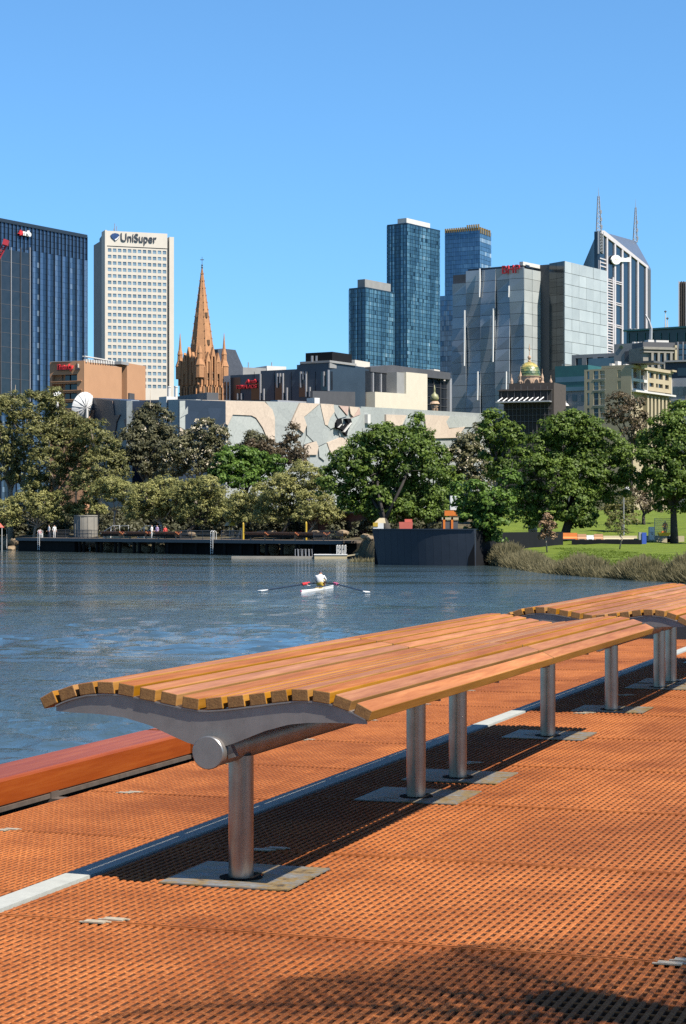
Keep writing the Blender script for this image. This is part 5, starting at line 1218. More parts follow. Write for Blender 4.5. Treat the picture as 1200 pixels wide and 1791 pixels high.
def rail(label, px0, px1, o, h=1.05, mesh=True, m_=M_RAIL, grp='railings along the quay'):
    s0, s1 = Wf.s(px0), Wf.s(px1); p0 = Wf.pt(s0, 0, o); t = thing('railing', label, 'railing', p0, grp); n = max(2, int((s1 - s0) / 1.8))
    for i in range(n + 1):
        a = s0 + (s1 - s0) * i / n; m = MB(); m.tube([Wf.pt(a, 0, o), Wf.pt(a, h, o)], .035, 5); m.build('post', m_, t)
    for z in (h, h * .55, .12): m = MB(); m.tube([Wf.pt(s0, z, o), Wf.pt(s1, z, o)], .028, 5); m.build('rail', m_, t)
    if mesh:
        m = MB()
        for i in range(int((s1 - s0) / .14)): q = s0 + i * .14; m.tube([Wf.pt(q, .12, o), Wf.pt(q, h, o)], .012, 3, False)
        ob = m.build('baluster', m_, t); ob['kind'] = 'stuff'
rail('dark railing at the left end of the quay behind the ladder', 34, 108, -4.6)
rail('grey mesh railing left of the first quay bench', 134, 168, -.25, mesh=True)
rail('railing right of the person in red on the quay', 312, 372, -.25); rail('railing between the second ladder and the long quay bench', 384, 420, -.25)
rail('railing at the right end of the quay before the dark wall', 545, 596, -.3)
def quay_bench(label, px0, px1):
    s0, s1 = Wf.s(px0), Wf.s(px1); o = -1.0; t = thing('quay_bench', label, 'bench', Wf.pt((s0 + s1) / 2, 0, o), 'red timber benches on the quay')
    for k in range(5):
        y = o - .45 + k * .2; z = .66 + .12 * math.cos(k * 1.6); m = MB(); Wf.box(m, s0, s1, z, z + .14, y, y + .17); m.build('slat', M_REDWOOD, t)
    m = MB(); Wf.box(m, s0 + .1, s1 - .1, .30, .56, o - .5, o + .55); m.build('skirt', M_QUAY, t)
    for q in (s0 + .6, s1 - .6): m = MB(); m.tube([Wf.pt(q, 0, o), Wf.pt(q, .5, o)], .08, 8); m.build('leg', M_FRAME, t)
for a, b, l_ in ((169, 203, 'leftmost red timber bench on the quay, right of the mesh railing'), (211, 249, 'red quay bench left of the two people in white'), (261, 301, 'red quay bench behind the person in red'), (421, 457, 'red quay bench beside the yellow post'), (461, 510, 'longest red quay bench above the bright rocks'), (515, 560, 'rightmost red quay bench, nearest the pontoon')): quay_bench(l_, a, b)
def ladder(label, px, y1, o):
    s0 = Wf.s(px); t = thing('ladder', label, 'ladder', Wf.pt(s0, ZW - ZQ, o), 'steel ladders down to the water'); z0 = Wf.z(y1, s0)
    for ds in (-.22, .22): m = MB(); m.tube([Wf.pt(s0 + ds, z0, o), Wf.pt(s0 + ds, .9, o), Wf.pt(s0 + ds, 1.05, o - .2), Wf.pt(s0 + ds, .9, o - .5), Wf.pt(s0 + ds, .02, o - .5)], .035, 6); m.build('stile', M_WPAINT, t)
    for k in range(9): m = MB(); z = z0 + .15 + k * .28; m.tube([Wf.pt(s0 - .22, z, o), Wf.pt(s0 + .22, z, o)], .022, 5); m.build('rung', M_WPAINT, t)
ladder('pale ladder near the left end of the quay', 71.5, 962, .35); ladder('pale ladder in the middle of the quay', 374.5, 969, .35)
def stairs(label, px0, px1, o):
    s0, s1 = Wf.s(px0), Wf.s(px1); t = thing('stair_rail', label, 'handrail', Wf.pt(s0, 0, o), 'white stair handrails')
    for k in range(2):
        oo = o - k * 1.4; m = MB(); m.tube([Wf.pt(s0, .55, oo), Wf.pt(s0 + (s1 - s0) * .65, 1.6, oo), Wf.pt(s1, 1.62, oo), Wf.pt(s1, .6, oo)], .05, 6); m.build('handrail', M_WPAINT, t)
    for q in range(5): m = MB(); a = s0 + (s1 - s0) * (.1 + .16 * q); Wf.box(m, a, s1, .0 + q * .16, .16 + q * .16, o - 1.4, o - .1); m.build('step', M_SAND, t)
    for q in (.2, .55): m = MB(); a = s0 + (s1 - s0) * q; m.tube([Wf.pt(a, 0, o), Wf.pt(a, .5 + 1.8 * q, o)], .06, 5); m.build('post', M_WPAINT, t)
stairs('white stair handrail left of the concrete drum', 112, 146, -5.6); stairs('white stair handrail right of the concrete drum', 172, 202, -5.6)
def drum():
    d = 268.; c = gp(150, d); t = thing('concrete_drum', 'round weathered concrete drum behind the quay', 'concrete drum', c); z1 = zpx(901, d); m = MB(); m.lathe([(1.55, c.z - .3), (1.55, z1 - .15), (1.62, z1 - .15), (1.62, z1)], c.x, c.y, 28); m.build('wall', M_CLASS, t)
    for k in range(6): an = math.pi + k * math.pi / 5; m = MB(); m.box(c.x + 1.57 * math.cos(an) - .05, c.x + 1.57 * math.cos(an) + .05, c.y + 1.57 * math.sin(an) - .05, c.y + 1.57 * math.sin(an) + .05, c.z, z1 - .2); m.build('rib', M_CLASS, t)
drum()
for k, px in enumerate((157, 178, 183, 221, 226.5, 233.5, 245)):
    d = Wf.d(Wf.s(px)) + 6; c = gp(px, d); t = thing('white_post', f'{["leftmost","second","third","fourth","fifth","sixth","rightmost"][k]} of the seven short white posts behind the quay benches', 'post', c, 'white posts behind the quay'); m = MB(); m.lathe([(.16, c.z - .1), (.16, c.z + .95), (.19, c.z + 1.0), (.13, c.z + 1.12)], c.x, c.y, 8); m.build('shaft', M_WPAINT, t)
for px, yt, l_ in ((425.5, 913.5, 'yellow post beside the cream umbrella behind the quay'), (535.5, 912, 'yellow post right of the pale tree trunk behind the quay')):
    d = Wf.d(Wf.s(px)) + 5.5; c = gp(px, d); t = thing('yellow_post', l_, 'post', c, 'yellow posts behind the quay'); z1 = zpx(yt, d); m = MB(); m.lathe([(.12, c.z - .1), (.12, z1 - .2), (.04, z1)], c.x, c.y, 10); m.build('shaft', M_YEL, t); m = MB(); m.lathe([(.26, c.z - .1), (.26, c.z + .2)], c.x, c.y, 10); m.build('base', M_SAND, t)
def umbrella(label, px, y0, d, mt, r=.9):
    c = gp(px, d); t = thing('umbrella', label, 'umbrella', c); z = zpx(y0, d); m = MB(); m.lathe([(r, z - .6), (r * .55, z - .2), (.04, z)], c.x, c.y, 8); m.build('canopy', mt, t); m = MB(); m.tube([c, (c.x, c.y, z)], .035, 6); m.build('pole', M_WPAINT, t)
umbrella('cream umbrella under the trees left of the yellow post', 402, 911, 243., M_SAND, .7); umbrella('yellow umbrella behind the quay', 407.5, 911, 242., M_YEL, .6)
def flag():
    d = 272.; c = gp(8, d); t = thing('feather_flag', 'tall pink feather flag at the left edge of the far bank', 'flag', c); m = MB(); z0, z1 = zpx(921, d), zpx(893, d)
    m.prism([(c.x - .28, c.y, z0), (c.x + .25, c.y, z0 + .1), (c.x + .3, c.y, z1 - .4), (c.x, c.y, z1)], [(c.x - .28, c.y + .03, z0), (c.x + .25, c.y + .03, z0 + .1), (c.x + .3, c.y + .03, z1 - .4), (c.x, c.y + .03, z1)]); m.build('cloth', M_PINKC, t); m = MB(); m.tube([(c.x + .3, c.y, c.z), (c.x + .31, c.y, z1 - .3), (c.x, c.y, z1 + .05)], .03, 5); m.build('pole', M_WPAINT, t)
    c = gp(-1, 270.); t = thing('red_canopy', 'red canopy tent cut by the left edge', 'tent', c); m = MB(); z = zpx(911, 270); m.prism([(c.x - 1, c.y - 1, z - .9), (c.x + .55, c.y - 1, z - .9), (c.x + .55, c.y + .8, z - .9), (c.x - 1, c.y + .8, z - .9)], [(c.x - .5, c.y - .3, z), (c.x - .2, c.y - .3, z), (c.x - .2, c.y + .1, z), (c.x - .5, c.y + .1, z)]); m.build('roof', M_CORAL, t)
    for dx in (-.9, .5): m = MB(); m.tube([(c.x + dx, c.y - .9, c.z), (c.x + dx, c.y - .9, z - .85)], .04, 5); m.build('pole', M_WPAINT, t)
flag()
# boulders under and behind the quay
def boulder(c, r, seed, sq=.7):
    rr = random.Random(seed); bm = bmesh.new(); bmesh.ops.create_icosphere(bm, subdivisions=2, radius=1.0)
    ks = [Vector((rr.gauss(0, 1), rr.gauss(0, 1), rr.gauss(0, 1))).normalized() for _ in range(9)]
    for v in bm.verts:
        q = v.co.copy()
        for kx in ks:
            dd = q.dot(kx)
            if dd > .72: q -= kx * (dd - .72) * .9
        v.co = q + Vector((rr.uniform(-.03, .03),) * 3)
    me = bpy.data.meshes.new('boulder'); bm.to_mesh(me); bm.free(); me.materials.append(M_ROCK); return me
BMS = [boulder(None, 1, k) for k in range(6)]
n_b = 0
BSPOT = [(px, -2.6 + random.uniform(-.5, .6), random.uniform(-1.6, -.8), random.uniform(.55, .95)) for px in list(range(148, 268, 9)) + list(range(434, 500, 9))] + [(px, -3.2, -1.9, .8) for px in range(150, 270, 14)]
lab_b = 'sandstone boulder of the rock slope under the quay'
for (px, o, z, r) in BSPOT:
    c = Wf.pt(Wf.s(px), z, o); ob = link('boulder', BMS[n_b % 6], None, c, random.uniform(0, 6), (r * 1.2, r * .9, r * .8)); ob.rotation_euler.x = random.uniform(-.4, .4); props(ob, lab_b, 'rock', 'boulders under the quay'); n_b += 1
for (px, py, r, d) in ((2, 948, 1.0, 282), (14, 953, .9, 278), (24, 948, .8, 273), (6, 959, .8, 280), (21, 960, .7, 272), (-12, 954, 1.1, 284)):
    c = P(px, py, d); ob = link('boulder', BMS[n_b % 6], None, c, random.uniform(0, 6), (r * 1.3, r, r * .8)); props(ob, 'sandstone boulder on the bank left of the quay', 'rock', 'boulders left of the quay'); n_b += 1
for (px, py, r, d) in ((458, 932, .55, 236), (476, 933, .6, 235), (552, 932, .5, 228), (600, 933, .6, 224), (640, 938, .5, 205), (648, 942, .45, 200), (335, 934, .5, 246)):
    c = P(px, py, d); ob = link('boulder', BMS[n_b % 6], None, c, random.uniform(0, 6), (r * 1.4, r, r * .7)); props(ob, 'tan sandstone boulder on the bank behind the quay benches', 'rock', 'boulders behind the quay'); n_b += 1
# pontoon with gangway rails
def pontoon():
    d = water_d(977); x0, x1 = (550 - CX) / F * d, (607 - CX) / F * d; t = thing('pontoon', 'cream floating pontoon at the right end of the quay', 'pontoon', ((x0 + x1) / 2, d, ZW))
    m = MB(); m.box(x0, x1, d, d + 2.4, ZW - .2, ZW + .36); m.build('float', M_SAND, t); m = MB(); m.box(x0 - .05, x1 + .05, d - .06, d + 2.45, ZW + .36, ZW + .44); m.build('deck', M_WPAINT, t)
    m = MB(); m.box((404 - CX) / F * d, x0, d + .9, d + 2.0, ZW - .1, ZW + .22); m.build('walkway', M_CLASS, t); m = MB(); q = P(627, 972, d); m.hexa([(x1, d + .6, ZW + .2), (q.x, d + .6, ZW + .4), (q.x, d + 1.8, ZW + .4), (x1, d + 1.8, ZW + .2), (x1, d + .6, ZW + .32), (q.x, d + .6, ZW + .55), (q.x, d + 1.8, ZW + .55), (x1, d + 1.8, ZW + .32)]); m.build('ramp', M_SAND, t)
    for px in (589, 593, 598, 603): m = MB(); x = (px - CX) / F * d; m.tube([(x, d + .3, ZW + .44), (x, d + .3, ZW + 1.35), (x + .12, d + 1.2, ZW + 1.4), (x + .12, d + 1.2, ZW + .44)], .045, 6); m.build('hoop_rail', M_WPAINT, t)
    for px in (516, 522, 529, 535, 541): m = MB(); x = (px - CX) / F * d; m.tube([(x, d + 1.0, ZW + .2), (x, d + 1.0, ZW + .95), (x + .25, d + 1.0, ZW + 1.0), (x + .3, d + 1.0, ZW + .2)], .035, 5); m.build('hoop_rail', M_FRAME, t)
pontoon()
# dark steel retaining wall that meets the water, and its continuation in the shade
def river_wall():
    d0, d1 = 176., 171.; f = Face(652, d0, 830, d1); t = thing('river_wall', 'dark blue steel retaining wall rising from the water', 'wall', (f.o.x, f.o.y, ZW)); m = MB()
    zt = f.z(926.5, f.s(700)); q = [(f.s(653), zt), (f.s(662), ZW - .4), (f.L, ZW - .4), (f.L, zt)]
    N = 14; bul = lambda a: .9 * math.sin(math.pi * min(max(a / f.L, 0), 1)) - .0
    for i in range(N):                                   # slightly dished steel panels
        a0, a1 = f.s(652) + (f.L - f.s(652)) * i / N, f.s(652) + (f.L - f.s(652)) * (i + 1) / N; lo = .5 if i == 0 else 0
        b0, b1 = bul(a0), bul(a1); g_ = .006; mm = MB(); mm.prism([f.pt(a0 + g_ + lo, ZW - .4, b0 - .5), f.pt(a1 - g_, ZW - .4, b1 - .5), f.pt(a1 - g_, zt, b1 - .3), f.pt(a0 + g_, zt, b0 - .3)], [f.pt(a0 + g_ + lo, ZW - .4, b0 - .2), f.pt(a1 - g_, ZW - .4, b1 - .2), f.pt(a1 - g_, zt, b1 + .1), f.pt(a0 + g_, zt, b0 + .1)]); mm.build('steel_panel', M_BLUEW, t)
    m = MB(); f.box(m, f.s(652), f.L, ZW - .5, zt - .1, -1.6, -.32); m.build('backing', M_BLACK, t); m = MB(); [m.hexa([f.pt(f.L * i / N, zt, bul(f.L * i / N) + .18), f.pt(f.L * (i + 1) / N, zt, bul(f.L * (i + 1) / N) + .18), f.pt(f.L * (i + 1) / N, zt, -.8), f.pt(f.L * i / N, zt, -.8), f.pt(f.L * i / N, zt + .09, bul(f.L * i / N) + .18), f.pt(f.L * (i + 1) / N, zt + .09, bul(f.L * (i + 1) / N) + .18), f.pt(f.L * (i + 1) / N, zt + .09, -.8), f.pt(f.L * i / N, zt + .09, -.8)]) for i in range(N)]; m.build('coping', M_BLUEW, t)
    g = Face(830, 171., 985, 194.); m = MB(); g.box(m, 0, g.L, -2.4, g.z(931, g.s(900)), -.6, 0); m.build('return_wall', M_BLACK, t)  # tree shade is put into the near-black colour of this wall
river_wall()
# site things behind the wall and on the lawn
def barrier(label, x0, x1, y0, y1, d, mt, grp='barriers above the lawn'):
    p0, p1 = P(x0, y1, d), P(x1, y1, d); z1 = zpx(y0, d); t = thing('barrier', label, 'barrier', ((p0.x + p1.x) / 2, d, p0.z), grp); zb = p0.z; h = z1 - zb
    prf = [(.0, 0), (.0, h * .2), (.16, h * .45), (.2, h), (.4, h), (.44, h * .45), (.6, h * .2), (.6, 0)]
    m = MB(); m.prism([(p0.x, d + a, zb + b) for a, b in prf], [(p1.x, d + a, zb + b) for a, b in prf]); m.build('body', mt, t); m = MB(); m.box(p0.x + .2, p1.x - .2, d - .05, d + .02, zb + .02, zb + h * .12); m.build('foot', M_DGREY, t)
for q in (('orange barrier left of the row above the lawn', 978, 1010, 932, 944, M_ORANGE), ('brown barrier next to the orange one', 1010.5, 1026, 934, 944, M_TAUPE), ('white barrier between two brown ones', 1026.5, 1039, 936, 944, M_WPAINT), ('brown barrier in the middle of the row above the lawn', 1039.5, 1055, 934, 944, M_TAUPE), ('long cream barrier behind the thin sapling', 1055.5, 1086, 937, 944, M_SAND), ('long cream barrier right of the thin sapling', 1086.5, 1115, 937, 944, M_SAND)):
    barrier(q[0], q[1], q[2], q[3], q[4], 200., q[5])
def site():
    d = 205.; f = Face(1000, 199., 1122, 198.); t = thing('shadow_band', 'near-black band standing in for the shadow along the top of the lawn', 'wall', (f.o.x, f.o.y, -.8)); m = MB(); f.box(m, 0, f.L, -1.2, f.z(944.2, 5), -.4, .2); m.build('wall', M_BLACK, t)  # near-black strip added in place of the shadow above the lawn
    t = thing('cream_wall', 'low cream wall at the foot of the large trunk', 'wall', P(1150, 948, 206.)); m = MB(); a, b = P(1131, 949, 206.), P(1176, 949, 206.); m.box(a.x, b.x, 206, 206.5, a.z - .5, zpx(937.5, 206)); m.build('wall', M_SAND, t); m = MB(); m.box(a.x - .05, b.x + .05, 205.9, 206.6, zpx(937.5, 206), zpx(936.8, 206)); m.build('coping', M_WPAINT, t)
    a, b = P(1184, 949, 200.), P(1215, 949, 200.); t = thing('cream_wall', 'low cream wall right of the large trunk', 'wall', P(1199, 948, 200.)); m = MB(); m.box(a.x, b.x, 206, 206.5, a.z - .5, zpx(938, 200)); m.build('wall', M_SAND, t)
    c = P(1127, 948, 199.); t = thing('blue_portable_toilet', 'narrow blue cabin at the end of the barriers', 'cabin', c); m = MB(); m.box(c.x - .22, c.x + .22, 199, 199.8, c.z - .3, zpx(931.5, 199)); m.build('body', mat('blue_cabin', (.04, .10, .45), (.03, .08, .38), 2, .5), t); m = MB(); m.box(c.x - .5, c.x - .23, 199.1, 199.8, c.z - .3, zpx(931, 199)); m.build('door', M_FRAME, t)
    c = P(1140.5, 935, 203.); t = thing('white_box', 'white site box beside the mesh fence', 'box', c); m = MB(); m.box(c.x - .27, c.x + .27, 203, 203.8, c.z - .6, zpx(921.5, 203)); o = m.build('body', M_WPAINT, t); bevel(o, .08, 2); m = MB(); m.box(c.x - .1, c.x + .1, 202.95, 203, c.z, c.z + .3); m.build('hatch', M_FRAME, t)
    t = thing('mesh_fence', 'tall temporary mesh fence panel above the cream wall', 'fence', P(1160, 937, 203.5)); a, b = P(1145, 937, 203.5), P(1175, 937, 203.5); z0, z1 = a.z - .3, zpx(907, 203.5); m = MB(); m.tube([(a.x, 203.5, z0), (a.x, 203.5, z1), (b.x, 203.5, z1), (b.x, 203.5, z0)], .04, 5); m.build('frame', M_FRAME, t)
    m = MB()
    for k in range(26): x = a.x + (b.x - a.x) * k / 25; m.tube([(x, 203.5, z0), (x, 203.5, z1)], .012, 3, False)
    for k in range(12): z = z0 + (z1 - z0) * k / 11; m.tube([(a.x, 203.5, z), (b.x, 203.5, z)], .01, 3, False)
    m.build('mesh', M_FRAME, t)['kind'] = 'stuff'
    c = P(1161, 937.5, 201.); t = thing('yellow_tray', 'yellow site container on the cream wall', 'container', c); m = MB(); m.prism([(c.x - .5, 200.6, c.z), (c.x + .5, 200.6, c.z), (c.x + .5, 201.2, c.z), (c.x - .5, 201.2, c.z)], [(c.x - .6, 200.5, c.z + .35), (c.x + .6, 200.5, c.z + .35), (c.x + .6, 201.3, c.z + .35), (c.x - .6, 201.3, c.z + .35)]); m.build('body', M_YEL, t); m = MB(); m.box(c.x - .25, c.x + .25, 200.7, 201.1, c.z + .352, c.z + .5); m.build('lid', M_ORANGE, t)
    # machines and boxes showing over the river wall
    d = 186.; c = P(788, 927, d); t = thing('orange_lift', 'orange and white site lift behind the river wall', 'machine', (c.x, d, c.z - 1)); m = MB(); m.box(c.x - .75, c.x + .7, d, d + 1.4, c.z - .6, zpx(911, d)); m.build('chassis', M_DGREY, t); m = MB(); m.box(c.x - .7, c.x - .5, d - .1, d + 1.4, c.z - .6, zpx(905, d)); m.box(c.x + .05, c.x + .25, d - .1, d + 1.4, c.z - .6, zpx(905, d)); m.build('frame', M_ORANGE, t); m = MB(); m.box(c.x - .8, c.x + .75, d - .1, d + 1.2, zpx(909, d), zpx(905, d)); m.build('tray', M_SAND, t); m = MB(); m.box(c.x - .55, c.x + .65, d + .1, d + 1.2, zpx(902, d), zpx(893, d)); m.build('cab', M_ORANGE, t); m = MB(); m.box(c.x + .0, c.x + .7, d + .2, d + 1.2, zpx(892, d), zpx(867, d)); m.build('white_mast', M_WPAINT, t)
    c = P(710, 927, d); t = thing('coral_bin', 'coral red bin behind the river wall', 'bin', (c.x, d, c.z - 1)); m = MB(); m.prism([(c.x - .55, d, c.z - .6), (c.x + .55, d, c.z - .6), (c.x + .55, d + .8, c.z - .6), (c.x - .55, d + .8, c.z - .6)], [(c.x - .65, d - .05, zpx(913, d)), (c.x + .65, d - .05, zpx(913, d)), (c.x + .65, d + .85, zpx(913, d)), (c.x - .65, d + .85, zpx(913, d))]); m.build('body', M_CORAL, t); m = MB(); m.box(c.x - .1, c.x + .6, d + .2, d + .85, zpx(913, d) + .01, zpx(908, d)); m.build('lid', M_CORAL, t)
    c = P(662, 926, 190.); t = thing('white_kiosk', 'small white and yellow kiosk at the left end of the river wall', 'kiosk', (c.x, 190., c.z - 1)); m = MB(); m.box(c.x - .5, c.x + .5, 190, 191, c.z - .6, zpx(915, 190)); m.build('body', M_WPAINT, t); m = MB(); m.prism([(c.x - .45, 190, zpx(915, 190)), (c.x + .7, 190, zpx(915, 190)), (c.x + .7, 191, zpx(915, 190)), (c.x - .45, 191, zpx(915, 190))], [(c.x + .1, 190.2, zpx(906, 190)), (c.x + .6, 190.2, zpx(906, 190)), (c.x + .6, 190.8, zpx(906, 190)), (c.x + .1, 190.8, zpx(906, 190))]); m.build('roof', M_SAND, t); m = MB(); m.box(c.x - .52, c.x - .05, 189.95, 190, zpx(921, 190), zpx(914, 190)); m.build('panel', M_YEL, t)
    c = gp(932, 215.); c.z = zpx(931, 215.); t = thing('cream_bin', 'round cream bin on the grass behind the dark wall', 'bin', c); m = MB(); m.lathe([(.45, c.z - .5), (.5, zpx(918.5, 215)), (.3, zpx(917.5, 215))], c.x, c.y, 14); m.build('body', M_SAND, t); m = MB(); m.lathe([(.52, c.z + .1), (.52, c.z + .25)], c.x, c.y, 14); m.build('band', M_TAUPE, t)
    # street lamp in the park
    d = 214.; c = gp(1091, d); t = thing('street_lamp', 'slim street lamp with a globe between the elm trees', 'street lamp', c); z1 = zpx(858, d); m = MB(); m.tube([c, (c.x, d, z1), (c.x + .4, d, z1 + .2)], [.09, .06, .05], 8); m.build('pole', M_FRAME, t); m = MB(); m.lathe([(.05, z1 - .05), (.2, z1 + .02), (.26, z1 + .18), (.2, z1 + .34), (.05, z1 + .4)], c.x + .42, d, 12); m.build('globe', M_SIGNWHITE, t, smooth=True)
    d = 232.; c = gp(1139, d); t = thing('park_shelter', 'brick wall of a low shelter under the trees behind the quay', 'building', gp(590, 232.)); f = Face(536, 236., 652, 228.); m = MB(); f.box(m, 0, f.L, -.5, f.z(898, 2), -3, 0); m.build('wall', mat('shelter_brick', (.22, .075, .045), (.15, .05, .032), 3, .9, 0, .3, 8), t)
    for px in (548, 576, 604): pplace(t, 'doorway', f, px, 912, px + 9, 930, .01, .08, M_STONE2)
    m = MB(); f.box(m, -.3, f.L + .3, f.z(898, 2), f.z(895, 2), -3.4, .6); m.build('roof', M_DGREY, t)
site()

# ---- people: one continuous skinned figure, coloured by clothing
M_SKIN = mat('skin', (.42, .22, .14), (.38, .20, .12), 8, .6); M_HAIR = mat('dark_hair', (.02, .015, .012), (.03, .02, .015), 20, .7)
def cloth(name, c): return mat(name, c, tuple(x * .85 for x in c), 10, .85, 0, .3, 30, dist=.01)
M_TEE = cloth('white_cloth', (.75, .74, .72)); M_LILAC = cloth('lilac_cloth', (.55, .42, .60)); M_REDC = cloth('red_cloth', (.60, .06, .05)); M_PINKS = cloth('pink_trousers', (.55, .25, .25)); M_JEANS = cloth('dark_trousers', (.04, .05, .09)); M_YELC = cloth('yellow_lycra', (.62, .42, .05)); M_ORC = cloth('orange_vest', (.70, .22, .02))
def figure(name, label, joints, edges, radii, regions, place_, root_i=0, group=None, hair=True):
    """joints in metres, edges between them, radius per joint; regions: [(material, test(co))] first match wins"""
    me = bpy.data.meshes.new('body'); me.from_pydata([tuple(j) for j in joints], edges, [])
    o = bpy.data.objects.new('tmp_body', me); COL.link(o); sk = o.modifiers.new('skin', 'SKIN'); sk.use_smooth_shade = True
    for i, r in enumerate(radii):
        d_ = me.skin_vertices[0].data[i]; d_.radius = (r, r) if not isinstance(r, tuple) else r; d_.use_root = (i == root_i)
    ss = o.modifiers.new('sub', 'SUBSURF'); ss.levels = 2; ss.render_levels = 2
    dg = bpy.context.evaluated_depsgraph_get(); dg.update(); nm = bpy.data.meshes.new_from_object(o.evaluated_get(dg)); bpy.data.objects.remove(o)
    nm.materials.clear()
    for mt, _ in regions: nm.materials.append(mt)
    for p in nm.polygons:
        for k, (mt, test) in enumerate(regions):
            if test(p.center): p.material_index = k; break
        p.use_smooth = True
    t = thing(name, label, 'person', place_[0], group, local=True, rotz=place_[1]); link('body', nm, t); return t
def stand(label, px, d, top, leg, yaw=0.0, hgt=1.7, sit=False, z=None, arm=.1, group='people on the quay'):
    k = hgt / 1.7; J = [(0, 0, .94), (0, 0, 1.15), (0, 0, 1.40), (0, 0, 1.50), (0, -.01, 1.58), (0, -.01, 1.68),
         (-.10, 0, .90), (-.11, -.04, .50), (-.11, .02, .08), (-.12, -.14, .03), (.10, 0, .90), (.12, .06, .50), (.12, .12, .08), (.12, -.02, .03),
         (-.19, 0, 1.40), (-.25, .02, 1.12), (-.25, -.10 - arm, .90), (-.25, -.16 - arm, .82), (.19, 0, 1.40), (.25, .02, 1.12), (.25, -.08, .88), (.25, -.12, .79)]
    if sit:
        J = [(0, 0, .50), (0, -.02, .72), (0, -.06, .96), (0, -.08, 1.05), (0, -.10, 1.13), (0, -.10, 1.23), (-.1, -.02, .48), (-.12, -.44, .50), (-.12, -.46, .08), (-.12, -.6, .03), (.1, -.02, .48), (.12, -.44, .50), (.12, -.40, .08), (.12, -.55, .03),
             (-.19, -.06, .95), (-.25, -.1, .70), (-.2, -.35, .60), (-.18, -.42, .58), (.19, -.06, .95), (.25, -.1, .70), (.2, -.33, .6), (.18, -.4, .58)]
    J = [tuple(a * k for a in j) for j in J]
    E_ = [(0, 1), (1, 2), (2, 3), (3, 4), (4, 5), (0, 6), (6, 7), (7, 8), (8, 9), (0, 10), (10, 11), (11, 12), (12, 13), (2, 14), (14, 15), (15, 16), (16, 17), (2, 18), (18, 19), (19, 20), (20, 21)]
    R_ = [.135, .13, .14, .055, .09, .085, .085, .062, .045, .04, .085, .062, .045, .04, .06, .047, .036, .034, .06, .047, .036, .034]
    zs = (J[3][2] + .01); hip = J[0][2]
    reg = [(M_HAIR, lambda c: c.z > J[5][2] - .005 or (c.z > J[4][2] - .02 and c.y > J[4][1] + .035)), (M_SKIN, lambda c: c.z > zs), (M_SKIN, lambda c: abs(c.x) > .20 * k and c.z < (J[15][2] + J[16][2]) / 2 and c.z > J[17][2] - .12), (top, lambda c: c.z > hip - .04 and not (sit and c.y < -.2)), (leg, lambda c: c.z > .07), (M_JEANS, lambda c: True)]
    x = (px - CX) / F * d
    return figure('person', label, J, E_, [r * k for r in R_], reg, (Vector((x, d, z if z is not None else 0.0)), yaw), group=group)
wd = lambda px, o: Wf.pt(Wf.s(px), 0, o)
def on_quay(label, px, top, leg, **kw):
    p = Wf.pt(Wf.s(px), 0, -1.0); return stand(label, CX + F * p.x / p.y, p.y, top, leg, z=ZQ, **kw)
on_quay('person in white shirt and white trousers standing on the quay', 254, M_TEE, M_TEE, yaw=1.2)
on_quay('person in lilac top and pink trousers beside the one in white', 263, M_LILAC, M_PINKS, yaw=-.6)
on_quay('person in a red top on the quay', 277.5, M_REDC, M_JEANS, yaw=.4, hgt=1.55)
on_quay('person in a long white top left of the quay stairs', 84, M_TEE, M_TEE, yaw=.5)
on_quay('person in a white shirt by the left ladder', 74.5, M_TEE, M_JEANS, yaw=-1.0)
on_quay('person in pink seated on the quay edge, leftmost of the group', 58, M_PINKS, M_TEE, yaw=.8, sit=True, hgt=1.6)
stand('worker in an orange vest behind the mesh fence', 1163.5, 206., M_ORC, M_JEANS, z=zpx(936, 206.) - .2, group='people in the park')

